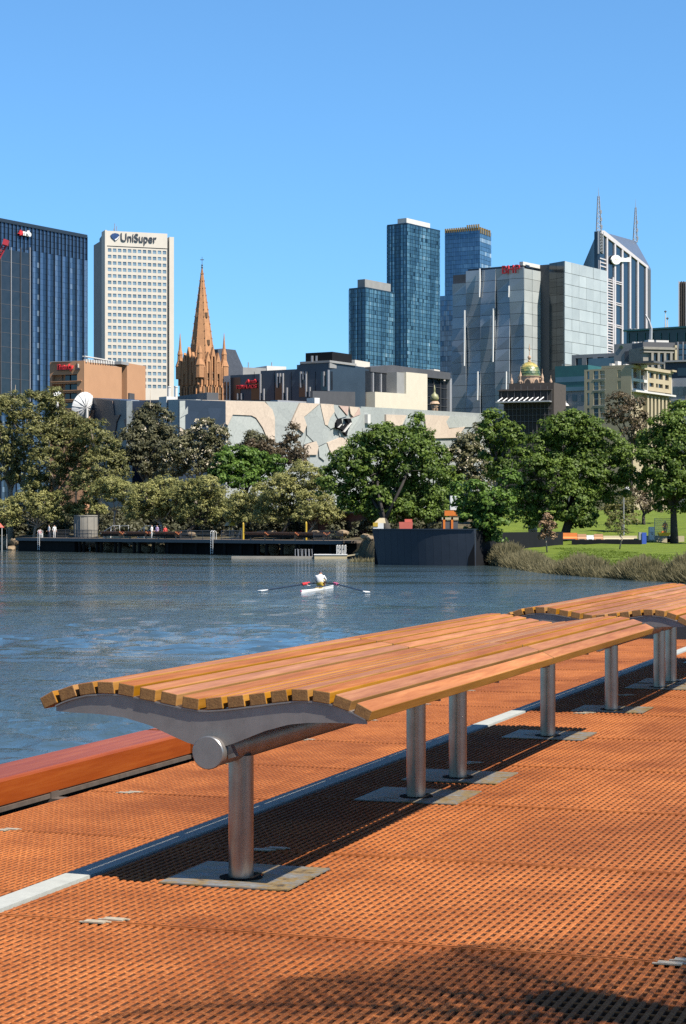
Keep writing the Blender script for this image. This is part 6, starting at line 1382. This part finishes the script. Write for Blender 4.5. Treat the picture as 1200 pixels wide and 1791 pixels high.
# ---- sculler on the river
def sculler():
    bow, stern = Vector((-2.18, 102.9)), Vector((-.55, 111.2)); ax = (stern - bow).normalized(); L = (stern - bow).length; yaw = math.atan2(ax.y, ax.x) - math.pi / 2
    mid = bow + ax * 4.6; t = thing('rowing_shell', 'slender white single scull on the river', 'boat', (mid.x, mid.y, ZW), local=True, rotz=yaw)   # local y runs along the hull
    m = MB(); N = 22; rows = []
    for i in range(N + 1):
        q = -1 + 2 * i / N; w = .155 * (1 - abs(q) ** 2.6) ** .8 + .012; y = -4.6 + L * i / N; dz = .05 * q * q
        rows.append([(-w * .85, y, -.04), (-w, y, .04), (-w * .98, y, .10 + dz), (-w * .3, y, .125 + dz), (w * .3, y, .125 + dz), (w * .98, y, .10 + dz), (w, y, .04), (w * .85, y, -.04), (0, y, -.1)])
    n = 9
    for i in range(N):
        for j in range(n): k = (j + 1) % n; m.face([rows[i][j], rows[i][k], rows[i + 1][k], rows[i + 1][j]])
    m.face(list(reversed(rows[0]))); m.face(rows[-1]); hull = m.build('hull', M_WPAINT, t, smooth=False)
    m = MB(); m.box(-.13, .13, -.55, .75, .13, .15); m.build('cockpit', M_YELC, hull); m = MB(); m.box(-.12, .12, -.12, .22, .18, .25); m.build('sliding_seat', M_JEANS, hull)
    m = MB()
    for sx in (-1, 1): m.tube([(sx * .12, .25, .12), (sx * .82, .45, .28)], .025, 6); m.tube([(sx * .12, .75, .12), (sx * .82, .45, .28)], .02, 6); m.tube([(sx * .82, .45, .26), (sx * .82, .45, .37)], .025, 6)
    m.build('rigger', M_WPAINT, t); m = MB(); m.lathe([(.055, .0), (.055, .02), (.02, .1)], 0, 0, 8)
    m = MB(); m.box(-.03, .03, -4.66, -4.58, .08, .16); m.build('bow_ball', M_PINKC, t)
    # rower, back to the camera, arms reaching to the handles
    J = [(0, .05, .44), (0, .10, .66), (.02, .20, .88), (.02, .23, .98), (.02, .27, 1.07), (.02, .28, 1.17),
         (-.1, .1, .42), (-.15, .52, .66), (-.11, .86, .34), (-.11, .98, .42), (.1, .1, .42), (.15, .52, .66), (.11, .86, .34), (.11, .98, .42),
         (-.20, .20, .86), (-.30, .32, .66), (-.20, .58, .52), (-.15, .66, .50), (.22, .20, .86), (.32, .32, .66), (.20, .58, .52), (.15, .66, .50)]
    E_ = [(0, 1), (1, 2), (2, 3), (3, 4), (4, 5), (0, 6), (6, 7), (7, 8), (8, 9), (0, 10), (10, 11), (11, 12), (12, 13), (2, 14), (14, 15), (15, 16), (16, 17), (2, 18), (18, 19), (19, 20), (20, 21)]
    R_ = [.15, .15, .165, .06, .10, .09, .095, .065, .045, .04, .095, .065, .045, .04, .075, .055, .038, .04, .075, .055, .038, .04]
    reg = [(M_JEANS, lambda c: c.z > 1.06), (M_SKIN, lambda c: c.z > .985), (M_SKIN, lambda c: abs(c.x) > .13 and c.y > .40 and c.z < .6), (M_SKIN, lambda c: c.y > .62), (M_TEE, lambda c: c.z > .55 and c.y < .42), (M_YELC, lambda c: True)]
    figure('person', 'rower in a white top and dark cap sculling away from the deck', J, E_, R_, reg, (Vector((mid.x, mid.y, ZW - .1)), yaw))
    R2 = Matrix.Rotation(yaw, 4, 'Z'); M0 = Matrix.Translation((mid.x, mid.y, ZW)) @ R2
    navy = mat('oar_carbon', (.02, .035, .06), (.015, .025, .045), 3, .4)
    for (px, py, sx, lab) in ((455, 1033.5, -1, 'oar reaching left of the rower with a white blade'), (645.5, 1036.5, 1, 'oar reaching right of the rower with a white blade')):
        h0 = M0 @ Vector((sx * .13, .68, .40)); pin = M0 @ Vector((sx * .82, .45, .35)); d = F * (H - ZW - .05) / (py - YH); tip = P(px, py, d)
        t = thing('oar', lab, 'oar', pin, 'oars of the scull'); bl = tip.lerp(pin, .16)
        m = MB(); m.tube([h0, pin, bl], [.03, .045, .04], 8); m.build('shaft', navy, t); dirn = (tip - pin).normalized()
        m = MB(); m.tube([pin - dirn * .25, pin + dirn * .36], .08, 10); m.build('sleeve', M_RED if sx < 0 else M_PINKC, t); m = MB(); m.tube([h0 - dirn * .02, h0 + dirn * .16], .026, 8); m.build('grip', M_RED, t)
        up = Vector((0, 0, 1)); sd = Vector((-dirn.y, dirn.x, 0)).normalized(); m = MB(); pr = [(0, .04), (.25, .13), (.55, .18), (.66, .14), (.66, -.14), (.55, -.17), (.25, -.12), (0, -.04)]
        m.prism([bl + dirn * a + sd * b - up * .012 + up * .02 * abs(b) for a, b in pr], [bl + dirn * a + sd * b + up * .012 + up * .08 * abs(b) for a, b in pr]); m.build('blade', M_WPAINT, t)
sculler()

# ================================================================== trees, shrubs, reeds
LM = {
 'gum': leaf_mat('gum_leaf', (.085, .095, .030), (.31, .295, .10), .38),
 'gumlight': leaf_mat('light_gum_leaf', (.13, .145, .042), (.46, .435, .15), .38),
 'dark': leaf_mat('dark_gum_leaf', (.050, .056, .028), (.175, .165, .08), .3),
 'flower': leaf_mat('flowering_gum_leaf', (.075, .08, .038), (.22, .205, .095), .3),
 'elm': leaf_mat('elm_leaf', (.040, .080, .012), (.20, .29, .045), .4),
 'green': leaf_mat('bright_green_leaf', (.035, .085, .010), (.17, .28, .04), .35),
 'red': leaf_mat('bronze_leaf', (.065, .048, .028), (.17, .125, .065), .25),
 'dry': leaf_mat('autumn_leaf', (.16, .10, .05), (.42, .27, .15), .25),
}
M_BLOSSOM = mat('cream_blossom', (.50, .44, .31), (.38, .32, .22), 3, .8)
M_BARKP = mat('pale_gum_bark', (.40, .33, .25), (.24, .19, .14), 3, .85, 0, .4, 8, dist=.05); M_BARKD = mat('dark_elm_bark', (.055, .045, .035), (.03, .025, .02), 3, .9, 0, .5, 8, dist=.05)
def quads_mesh(name, C, N, sx, sy, tone, mt):
    """many leaf-sized kites: centres, normals, half sizes"""
    n = len(C); a = RNG.normal(size=(n, 3)); X = np.cross(N, a); X /= np.linalg.norm(X, axis=1, keepdims=True) + 1e-9; Y = np.cross(N, X)
    V = np.empty((n, 4, 3), np.float32); V[:, 0] = C - X * sx[:, None]; V[:, 1] = C - Y * sy[:, None] * .9 + X * sx[:, None] * .15; V[:, 2] = C + X * sx[:, None]; V[:, 3] = C + Y * sy[:, None]
    me = bpy.data.meshes.new(name); me.vertices.add(n * 4); me.vertices.foreach_set('co', V.reshape(-1)); me.loops.add(n * 4); me.loops.foreach_set('vertex_index', np.arange(n * 4, dtype=np.int32))
    me.polygons.add(n); me.polygons.foreach_set('loop_start', np.arange(0, n * 4, 4, dtype=np.int32)); me.update(calc_edges=True)
    at = me.attributes.new('tone', 'FLOAT', 'FACE'); at.data.foreach_set('value', tone.astype(np.float32)); me.materials.append(mt); me.update(); return me
def crown_points(lobes, clump=.62, per=30, fill=.85, flat=.6):
    """leaf clumps scattered over and through each lobe; returns centres, normals, tones"""
    Cs, Ns, Ts = [], [], []
    for (x, y, z, r, rz) in lobes:
        k = max(6, int(fill * 1.25 * 4 * math.pi * r * r / (math.pi * clump * clump) * 1.25))
        dv = RNG.normal(size=(k, 3)); dv /= np.linalg.norm(dv, axis=1, keepdims=True); dv[:, 2] = np.where(dv[:, 2] < -.55, -dv[:, 2], dv[:, 2])
        rad = RNG.uniform(.62, 1.08, k)[:, None]; cc = np.array([x, y, z]) + dv * rad * np.array([r, r * .95, rz])
        cs = clump * RNG.uniform(.6, 1.35, k); ct = RNG.uniform(.15, .85, k)
        m = per; off = RNG.normal(size=(k, m, 3)); off /= np.linalg.norm(off, axis=2, keepdims=True); off *= (RNG.uniform(.25, 1, (k, m, 1)) ** .5) * cs[:, None, None]; off[:, :, 2] *= flat
        p = cc[:, None, :] + off; nn = dv[:, None, :] * .45 + off / (cs[:, None, None]) * .9 + np.array([0, 0, .35]) + RNG.normal(size=(k, m, 3)) * .35
        tt = np.clip(ct[:, None] + RNG.normal(size=(k, m)) * .16, 0, 1)
        Cs.append(p.reshape(-1, 3)); Ns.append(nn.reshape(-1, 3)); Ts.append(tt.reshape(-1))
    C, N, T = np.concatenate(Cs), np.concatenate(Ns), np.concatenate(Ts); N /= np.linalg.norm(N, axis=1, keepdims=True) + 1e-9
    return C, N, T
DROP = {'gumlight': 9}
def tree(name, label, d, lobes_px, kind, base_px, group, trunk=None, leaf=(.20, .11), clump=.62, per=26, fill=.8, bark=None, forks=5, blossom=0, base_d=None, flat=.6, depth=.5, base_z=None):
    bark = bark or (M_BARKP if kind.startswith('gum') or kind in ('flower', 'dark') else M_BARKD)
    b = gp(base_px, base_d or d)
    if base_z is not None: b.z = base_z
    t = thing(name, label, 'tree', b, group); k = d / F; lobes = []
    for q in lobes_px:
        px, py, r = q[:3]; py += DROP.get(kind, 0); rz = q[3] if len(q) > 3 else r * .85; c = P(px, py, d); dy = RNG.uniform(-depth, depth) * r * k * 1.5
        lobes.append((c.x, c.y + dy, c.z, r * k, rz * k))
    C, N, T = crown_points(lobes, clump, per, fill, flat); n = len(C)
    me = quads_mesh('crown', C - np.array(b), N, RNG.uniform(.7, 1.3, n) * leaf[0], RNG.uniform(.7, 1.3, n) * leaf[1], T, LM[kind]); link('crown', me, t)
    if blossom:
        L = lobes; cs = []
        for _ in range(blossom):
            x, y, z, r, rz = L[RNG.integers(len(L))]; dv = RNG.normal(size=3); dv /= np.linalg.norm(dv); dv[1] = -abs(dv[1]); c0 = np.array([x, y, z]) + dv * np.array([r, r, rz]) * 1.04
            for _ in range(7): cs.append(c0 + RNG.normal(size=3) * .16)
        cs = np.array(cs); nn = RNG.normal(size=cs.shape) * .5 + np.array([.3, -.8, .6]); nn /= np.linalg.norm(nn, axis=1, keepdims=True)
        me = quads_mesh('blossom', cs - np.array(b), nn, RNG.uniform(.10, .2, len(cs)), RNG.uniform(.08, .14, len(cs)), RNG.uniform(0, 1, len(cs)), M_BLOSSOM); link('blossom', me, t)
    # trunk and limbs reaching into the lobes
    m = MB(); tr = trunk or .28; top = sum((Vector(l[:3]) for l in lobes), Vector()) / len(lobes); low = min(l[2] - l[4] for l in lobes)
    fork = b.lerp(Vector((top.x, top.y, max(low, b.z + 1.0))), .9); fork.z = max(b.z + 1.2, low + .3 * (top.z - low))
    bend = Vector((random.uniform(-.3, .3), random.uniform(-.3, .3), 0)); m.tube([b - Vector((0, 0, .4)), b.lerp(fork, .35) + bend * .5, b.lerp(fork, .7) + bend, fork], [tr * 1.25, tr, tr * .85, tr * .75], 9)
    order = sorted(lobes, key=lambda l: -l[3])[:forks + 3]
    for l in order:
        e = Vector(l[:3]); s0 = b.lerp(fork, random.uniform(.7, 1.0)) + bend * .5; md = s0.lerp(e, .5) + Vector((random.uniform(-.4, .4), random.uniform(-.4, .4), random.uniform(.0, .5)))
        m.tube([s0, md, e, e + (e - md) * .5 + Vector((0, 0, .3))], [tr * .5, tr * .36, tr * .2, tr * .07], 6)
        for _ in range(3):
            v = Vector((random.gauss(0, 1), random.gauss(0, 1), random.gauss(.3, .8))).normalized() * l[3] * .95; q = md.lerp(e, random.uniform(.3, 1)); m.tube([q, q + v * .5 + Vector((0, 0, .1)), q + v], [tr * .18, tr * .12, tr * .04], 5)
    m.build('trunk', bark, t, smooth=True)
    return t
TG = 'trees along the far bank'
# tall gums at the left
tree('gum_tree', 'tall olive gum at the left edge of the far bank', 282., [(-5, 730, 42), (25, 712, 30), (45, 745, 34), (5, 780, 44), (40, 795, 34), (-25, 770, 40), (10, 825, 38), (50, 835, 30)], 'gum', 18, TG, .36, fill=.62)
tree('gum_tree', 'broad olive gum with pale branches in front of the precast building', 276., [(62, 704, 26), (88, 712, 26), (105, 745, 36), (75, 765, 34), (130, 752, 30), (112, 785, 42), (150, 790, 34), (85, 815, 40), (130, 830, 40), (65, 850, 30), (95, 690, 16)], 'gum', 100, TG, .4, fill=.66)
tree('gum_tree', 'rounded brownish gum below the large satellite dish', 270., [(160, 760, 32), (185, 785, 28), (175, 820, 38), (150, 850, 34), (200, 830, 26), (195, 800, 22), (215, 815, 16)], 'gum', 165, TG, .34, fill=.7)
# low light gums on the quay
FL = 'light green gums beside the quay'
tree('gum_tree', 'low spreading light gum behind the left end of the quay', 272., [(10, 885, 30, 20), (40, 875, 34, 24), (75, 880, 34, 26), (105, 872, 26, 20), (55, 855, 26), (95, 895, 22, 14), (20, 905, 22, 12), (130, 885, 18, 13)], 'gumlight', 58, FL, .22, leaf=(.15, .085), clump=.5)
tree('gum_tree', 'small gum crown above the concrete drum', 270., [(150, 878, 22, 15), (172, 885, 18, 12), (135, 890, 14, 9), (160, 862, 16)], 'gumlight', 148, FL, .16, leaf=(.15, .085), clump=.45, base_d=272)
tree('gum_tree', 'light gum with a white forked trunk right of the concrete drum', 260., [(195, 842, 30, 18), (172, 850, 22, 15), (220, 850, 26, 18), (200, 862, 20, 10), (228, 880, 18, 14)], 'gumlight', 201, FL, .16, leaf=(.15, .085), clump=.5, bark=M_WPAINT if False else None)
tree('gum_tree', 'leafy light gum above the people in white', 253., [(255, 860, 32, 24), (285, 850, 34, 26), (310, 870, 34, 26), (270, 885, 30, 20), (300, 895, 26, 18), (240, 890, 24, 18)], 'gumlight', 287, FL, .24, leaf=(.15, .085), clump=.5)
tree('gum_tree', 'light gum with a dark leaning trunk right of the person in red', 250., [(335, 850, 30, 22), (360, 845, 30, 22), (345, 875, 32, 22), (380, 870, 30, 24), (325, 890, 24, 18), (395, 895, 24, 18), (362, 900, 22, 14)], 'gumlight', 305, FL, .28, leaf=(.15, .085), clump=.5, bark=M_BARKD)
tree('gum_tree', 'olive gum in front of the bright green tree behind the quay', 241., [(420, 870, 28, 20), (445, 880, 30, 24), (415, 895, 22, 18), (460, 860, 26, 22), (440, 900, 24, 12)], 'gumlight', 412, FL, .2, leaf=(.14, .08), clump=.48)
tree('gum_tree', 'olive gum above the longest quay bench', 235., [(490, 850, 34, 28), (515, 862, 32, 26), (480, 880, 34, 24), (510, 893, 28, 18), (465, 895, 20, 16), (500, 835, 22), (535, 825, 24), (558, 835, 22), (525, 808, 16), (548, 850, 24)], 'gumlight', 483, FL, .22, leaf=(.14, .08), clump=.48, bark=M_BARKD)
tree('gum_tree', 'pale-trunked small gum behind the rightmost quay bench', 231., [(540, 872, 28, 24), (560, 890, 28, 20), (582, 895, 22, 18), (530, 895, 20, 16), (570, 870, 18)], 'gumlight', 526, FL, .16, leaf=(.13, .075), clump=.45)
# middle distance
tree('gum_tree', 'dark grey-green gum in front of the navy shard wall', 294., [(262, 716, 18), (246, 730, 18), (285, 728, 18), (255, 752, 30), (235, 775, 32), (270, 785, 34), (290, 760, 22), (240, 812, 32), (285, 818, 32), (222, 800, 20)], 'dark', 255, TG, .34, leaf=(.22, .11), blossom=12)
tree('flowering_gum', 'gum covered in cream blossom below the peach arch', 288., [(360, 752, 22), (382, 762, 20), (345, 778, 30), (315, 790, 30), (375, 788, 28), (300, 815, 32), (340, 815, 36), (375, 815, 26), (330, 765, 18)], 'flower', 335, TG, .32, blossom=95)
tree('maple_tree', 'bright green tree between the blossoming gum and the plaza wall', 262., [(395, 812, 24), (415, 828, 30), (440, 815, 26), (462, 828, 28), (385, 838, 24), (480, 815, 22), (430, 842, 28), (405, 795, 18), (432, 798, 20), (455, 803, 18)], 'green', 432, TG, .26, leaf=(.2, .14), clump=.6)
tree('bronze_tree', 'bronze-leaved tree with a narrow top against the plaza wall', 284., [(513, 755, 12, 16), (508, 775, 18), (470, 785, 20), (445, 782, 16), (490, 795, 24), (525, 795, 18), (460, 805, 22), (515, 815, 22)], 'red', 490, TG, .24, leaf=(.2, .11))
tree('gum_tree', 'small dark gum top left of the bronze tree', 290., [(440, 768, 16), (455, 775, 16), (430, 785, 18), (450, 795, 20)], 'dark', 442, TG, .2)
# big broadleaf trees at the right
tree('elm_tree', 'large round elm above the dark river wall', 208., [(640, 782, 32), (668, 765, 30), (700, 770, 34), (725, 795, 34), (620, 810, 32), (660, 810, 44), (705, 825, 42), (745, 830, 32), (640, 845, 40), (680, 865, 46), (725, 870, 40), (655, 885, 30), (755, 870, 28), (700, 895, 30), (595, 800, 18), (770, 895, 20, 16), (735, 905, 26, 14), (670, 905, 26, 14), (640, 895, 22, 14), (610, 845, 22), (690, 888, 30, 20), (660, 870, 26), (585, 825, 22), (575, 852, 24), (600, 868, 26), (612, 885, 22)], 'elm', 684, TG, .42, leaf=(.16, .115), clump=.6, per=32, base_d=200, bark=M_BARKD)
tree('plane_tree', 'narrow green treetop rising behind the large round elm', 232., [(733, 742, 16, 20), (740, 765, 18), (725, 760, 14), (762, 800, 24), (770, 830, 26), (775, 860, 22), (750, 780, 24), (785, 870, 24), (770, 895, 20), (790, 845, 22)], 'elm', 745, TG, .24, leaf=(.2, .14), bark=M_BARKD)
tree('flowering_gum', 'gum with pale pinkish blossom left of the dark elms', 238., [(815, 775, 24), (840, 760, 22), (800, 800, 26), (830, 800, 28), (812, 830, 26), (840, 835, 26), (790, 835, 18)], 'flower', 815, TG, .3, blossom=60)
tree('plane_tree', 'bright plane tree below the domed theatre', 226., [(862, 738, 22), (885, 758, 26), (850, 765, 20), (905, 770, 18), (870, 790, 28), (880, 825, 28)], 'elm', 870, TG, .3, leaf=(.2, .15), bark=M_BARKD)
tree('willow_tree', 'green tree hanging over the end of the river wall', 173., [(835, 862, 26), (860, 880, 28), (830, 895, 24), (850, 915, 26), (875, 905, 22), (880, 870, 22), (835, 930, 16, 14), (862, 938, 20, 12), (825, 950, 11, 14), (890, 840, 20), (806, 878, 15), (812, 902, 15), (800, 858, 13)], 'green', 872, TG, .24, leaf=(.17, .11), clump=.5, bark=M_BARKD, base_d=180)
tree('elm_tree', 'massive dark elm in front of the beige apartment house', 207., [(975, 755, 32), (1005, 742, 32), (1035, 755, 32), (945, 785, 32), (985, 790, 44), (1030, 790, 44), (1065, 780, 34), (930, 825, 36), (970, 835, 46), (1020, 835, 46), (1065, 825, 40), (1090, 800, 26), (925, 865, 30), (955, 885, 34), (1000, 885, 44), (1045, 870, 36), (1080, 855, 28), (910, 800, 20), (1100, 835, 18), (920, 900, 26, 20), (950, 915, 28, 18), (1010, 910, 34, 20), (900, 870, 22)], 'elm', 986, TG, .5, leaf=(.16, .115), clump=.6, per=32, bark=M_BARKD)
tree('elm_tree', 'tall elm with a straight dark trunk at the right edge', 202., [(1165, 745, 30), (1195, 730, 34), (1145, 775, 32), (1185, 780, 44), (1225, 770, 44), (1150, 815, 36), (1195, 825, 46), (1135, 845, 26), (1170, 855, 34), (1215, 860, 40), (1128, 800, 18), (1215, 890, 26, 16), (1165, 885, 20, 12)], 'elm', 1180, TG, .38, leaf=(.16, .115), clump=.6, per=32, bark=M_BARKD)
tree('bronze_tree', 'bare brownish tree in front of the beige apartment house', 262., [(1085, 705, 22), (1110, 705, 20), (1100, 730, 26), (1075, 735, 20), (1125, 735, 18), (1110, 760, 24), (1130, 765, 18)], 'red', 1105, TG, .26, leaf=(.2, .1), fill=.5)
tree('small_tree', 'slender olive tree behind the street lamp', 218., [(1075, 895, 20), (1095, 880, 20), (1100, 905, 18), (1070, 915, 14)], 'gum', 1088, TG, .12, leaf=(.14, .08), clump=.4, fill=.5)
tree('park_tree', 'brown-trunked tree on the green slope behind the street lamp', 228., [(1120, 885, 20), (1140, 870, 22), (1110, 865, 18), (1150, 890, 16)], 'red', 1126, TG, .2, leaf=(.16, .09), fill=.5)
tree('sapling', 'pinkish autumn sapling in front of the dark wall', 172., [(957, 905, 8), (950, 918, 9), (964, 920, 9), (956, 932, 11, 8), (947, 940, 6), (966, 938, 7)], 'dry', 957, TG, .06, leaf=(.12, .08), clump=.25, per=10, fill=.9, bark=M_BARKP, base_z=zpx(958, 172.))
tree('sapling', 'thin sparse sapling on the lawn beside the barriers', 176., [(1078, 905, 14), (1092, 915, 14), (1075, 925, 13), (1088, 932, 12)], 'gum', 1083, TG, .06, leaf=(.10, .06), clump=.3, per=8, fill=.5, base_z=zpx(958, 176.))

# undergrowth and reeds: uncountable
def mass(name, label, spots, kind, cat, leaf, clump=.5, per=26, fill=.9):
    C, N, T = crown_points(spots, clump, per, fill); n = len(C); o0 = np.array([spots[0][0], spots[0][1], spots[0][2]])
    me = quads_mesh(name, C - o0, N, RNG.uniform(.7, 1.3, n) * leaf[0], RNG.uniform(.7, 1.3, n) * leaf[1], T * .7, LM[kind]); o = link(name, me, None, Vector(o0)); props(o, label, cat, kind='stuff')
sp = []
for px in range(-10, 560, 13):
    d = (300 if px < 380 else 300 - (px - 380) * .28) - 2; c = gp(px, d); h = random.uniform(1.6, 3.2); sp.append((c.x, c.y - random.uniform(0, 14), c.z + h * .4, 1.8, h))
for px in range(-10, 640, 9):
    o = -8.5 - random.uniform(0, 6); c = Wf.pt(Wf.s(px), 0, o); c.z = ground_z(c.x, c.y); h = random.uniform(.8, 1.9); sp.append((c.x, c.y, c.z + h * .35, 1.1, h))
mass('undergrowth', 'dark undergrowth beneath the gums behind the quay', sp, 'dark', 'shrubs', (.24, .13), .6, 22)
sp = []
for px in range(560, 1240, 16):
    if 880 < px < 1010 or px > 1035: continue
    d = 246 - max(0, px - 640) * .01; c = gp(px, d); h = random.uniform(1.6, 2.6); sp.append((c.x, c.y, c.z + h * .5, 1.7, h))
mass('shrubbery', 'green shrubs behind the river wall under the elms', sp, 'elm', 'shrubs', (.22, .14), .6, 22)
M_REED = leaf_mat('dry_reed', (.10, .09, .04), (.34, .29, .15), .3)
def reeds(name, label, spots, mt, nb=420, hgt=1.4, spread=.8):
    V = []; T = []
    for (c, r, h) in spots:
        n = int(nb * r * r); an = RNG.uniform(0, 2 * math.pi, n); rr = r * np.sqrt(RNG.uniform(0, 1, n)); x = c.x + rr * np.cos(an); y = c.y + rr * np.sin(an) * .8; hh = h * RNG.uniform(.55, 1.1, n) * (1 - .35 * (rr / r) ** 2)
        lx = RNG.normal(0, .18, n) + (rr / r) * np.cos(an) * .45; ly = RNG.normal(0, .18, n) + (rr / r) * np.sin(an) * .35; w = RNG.uniform(.018, .04, n)
        b0 = np.stack([x - w, y, np.full(n, c.z)], 1); b1 = np.stack([x + w, y, np.full(n, c.z)], 1); mid = np.stack([x + lx * .35, y + ly * .35, c.z + hh * .62], 1); tip = np.stack([x + lx * .95, y + ly * .95, c.z + hh], 1)
        m0 = mid + np.stack([w, 0 * w, 0 * w], 1); m1 = mid - np.stack([w, 0 * w, 0 * w], 1)
        q1 = np.stack([b0, b1, m0, m1], 1); q2 = np.stack([m1, m0, tip + np.stack([w * .3, 0 * w, 0 * w], 1), tip - np.stack([w * .3, 0 * w, 0 * w], 1)], 1)
        V.append(np.concatenate([q1, q2], 0)); tt = np.clip(RNG.normal(.5, .25, n), 0, 1); T.append(np.concatenate([tt, tt]))
    V = np.concatenate(V).astype(np.float32); T = np.concatenate(T).astype(np.float32); n = len(V); o0 = np.array(spots[0][0], np.float32)
    me = bpy.data.meshes.new(name); me.vertices.add(n * 4); me.vertices.foreach_set('co', (V - o0).reshape(-1)); me.loops.add(n * 4); me.loops.foreach_set('vertex_index', np.arange(n * 4, dtype=np.int32)); me.polygons.add(n); me.polygons.foreach_set('loop_start', np.arange(0, n * 4, 4, dtype=np.int32)); me.update(calc_edges=True)
    a = me.attributes.new('tone', 'FLOAT', 'FACE'); a.data.foreach_set('value', T); me.materials.append(mt); props(link(name, me, None, Vector(o0)), label, 'reeds', kind='stuff')
sp = []
for px in range(850, 1300, 4):
    x = 0; d0 = None
    for k in range(3):
        d = 0
    t_ = (px - 850) / 350; dsh = 177 - 52 * min(t_, 1.0) ** .9 if px > 0 else 0
    lobe = .5 + .5 * math.sin(px * .062 + 1.0)
    for k in range(3):
        dd = dsh + .5 + k * 1.3 + random.uniform(-.4, .4); xx = (px - CX) / F * dd; y_ = shore_y(xx)
        yy = max(y_ + .3 + k * 1.2, 0); c = Vector((xx * yy / dd if dd else xx, yy, 0)); c.z = ground_z(c.x, c.y) - .1; sp.append((c, random.uniform(.65, 1.05), random.uniform(1.1, 1.5) + .85 * lobe))
reeds('reeds', 'brown reeds along the water below the lawn', sp, M_REED)
sp = [(gp(px, 189. - k, -.2), .7, random.uniform(.8, 1.3)) for px in range(625, 660, 7) for k in range(2)]
reeds('reeds', 'small tuft of dry reeds left of the river wall', sp, M_REED)
M_LAWN = leaf_mat('lawn_blade', (.11, .165, .018), (.22, .30, .045), .35)
sp = []
for _ in range(420):
    px = random.uniform(985, 1230); d = random.uniform(0, 1); x0 = (px - CX) / F * 170; ys = shore_y(x0); yy = ys + 5 + d * 45; c = Vector((x0 * yy / 170, yy, 0)); c.z = ground_z(c.x, c.y) - .02; sp.append((c, random.uniform(.8, 1.4), random.uniform(.10, .2)))
reeds('grass', 'short lawn grass on the slope above the reeds', sp, M_LAWN, nb=60)

# overall reflectance trim so that colours sit right at this exposure
TRIM = .68
for m_ in bpy.data.materials:
    nt = m_.node_tree
    for nd in list(nt.nodes):
        if nd.type in ('BSDF_PRINCIPLED', 'BSDF_TRANSLUCENT'):
            ip = nd.inputs['Base Color'] if nd.type == 'BSDF_PRINCIPLED' else nd.inputs[0]
            if ip.is_linked:
                hs = nt.nodes.new('ShaderNodeHueSaturation'); hs.inputs['Value'].default_value = TRIM
                src = ip.links[0].from_socket; nt.links.new(src, hs.inputs['Color']); nt.links.new(hs.outputs[0], ip)
            else: ip.default_value = tuple(c * TRIM for c in ip.default_value[:3]) + (1,)
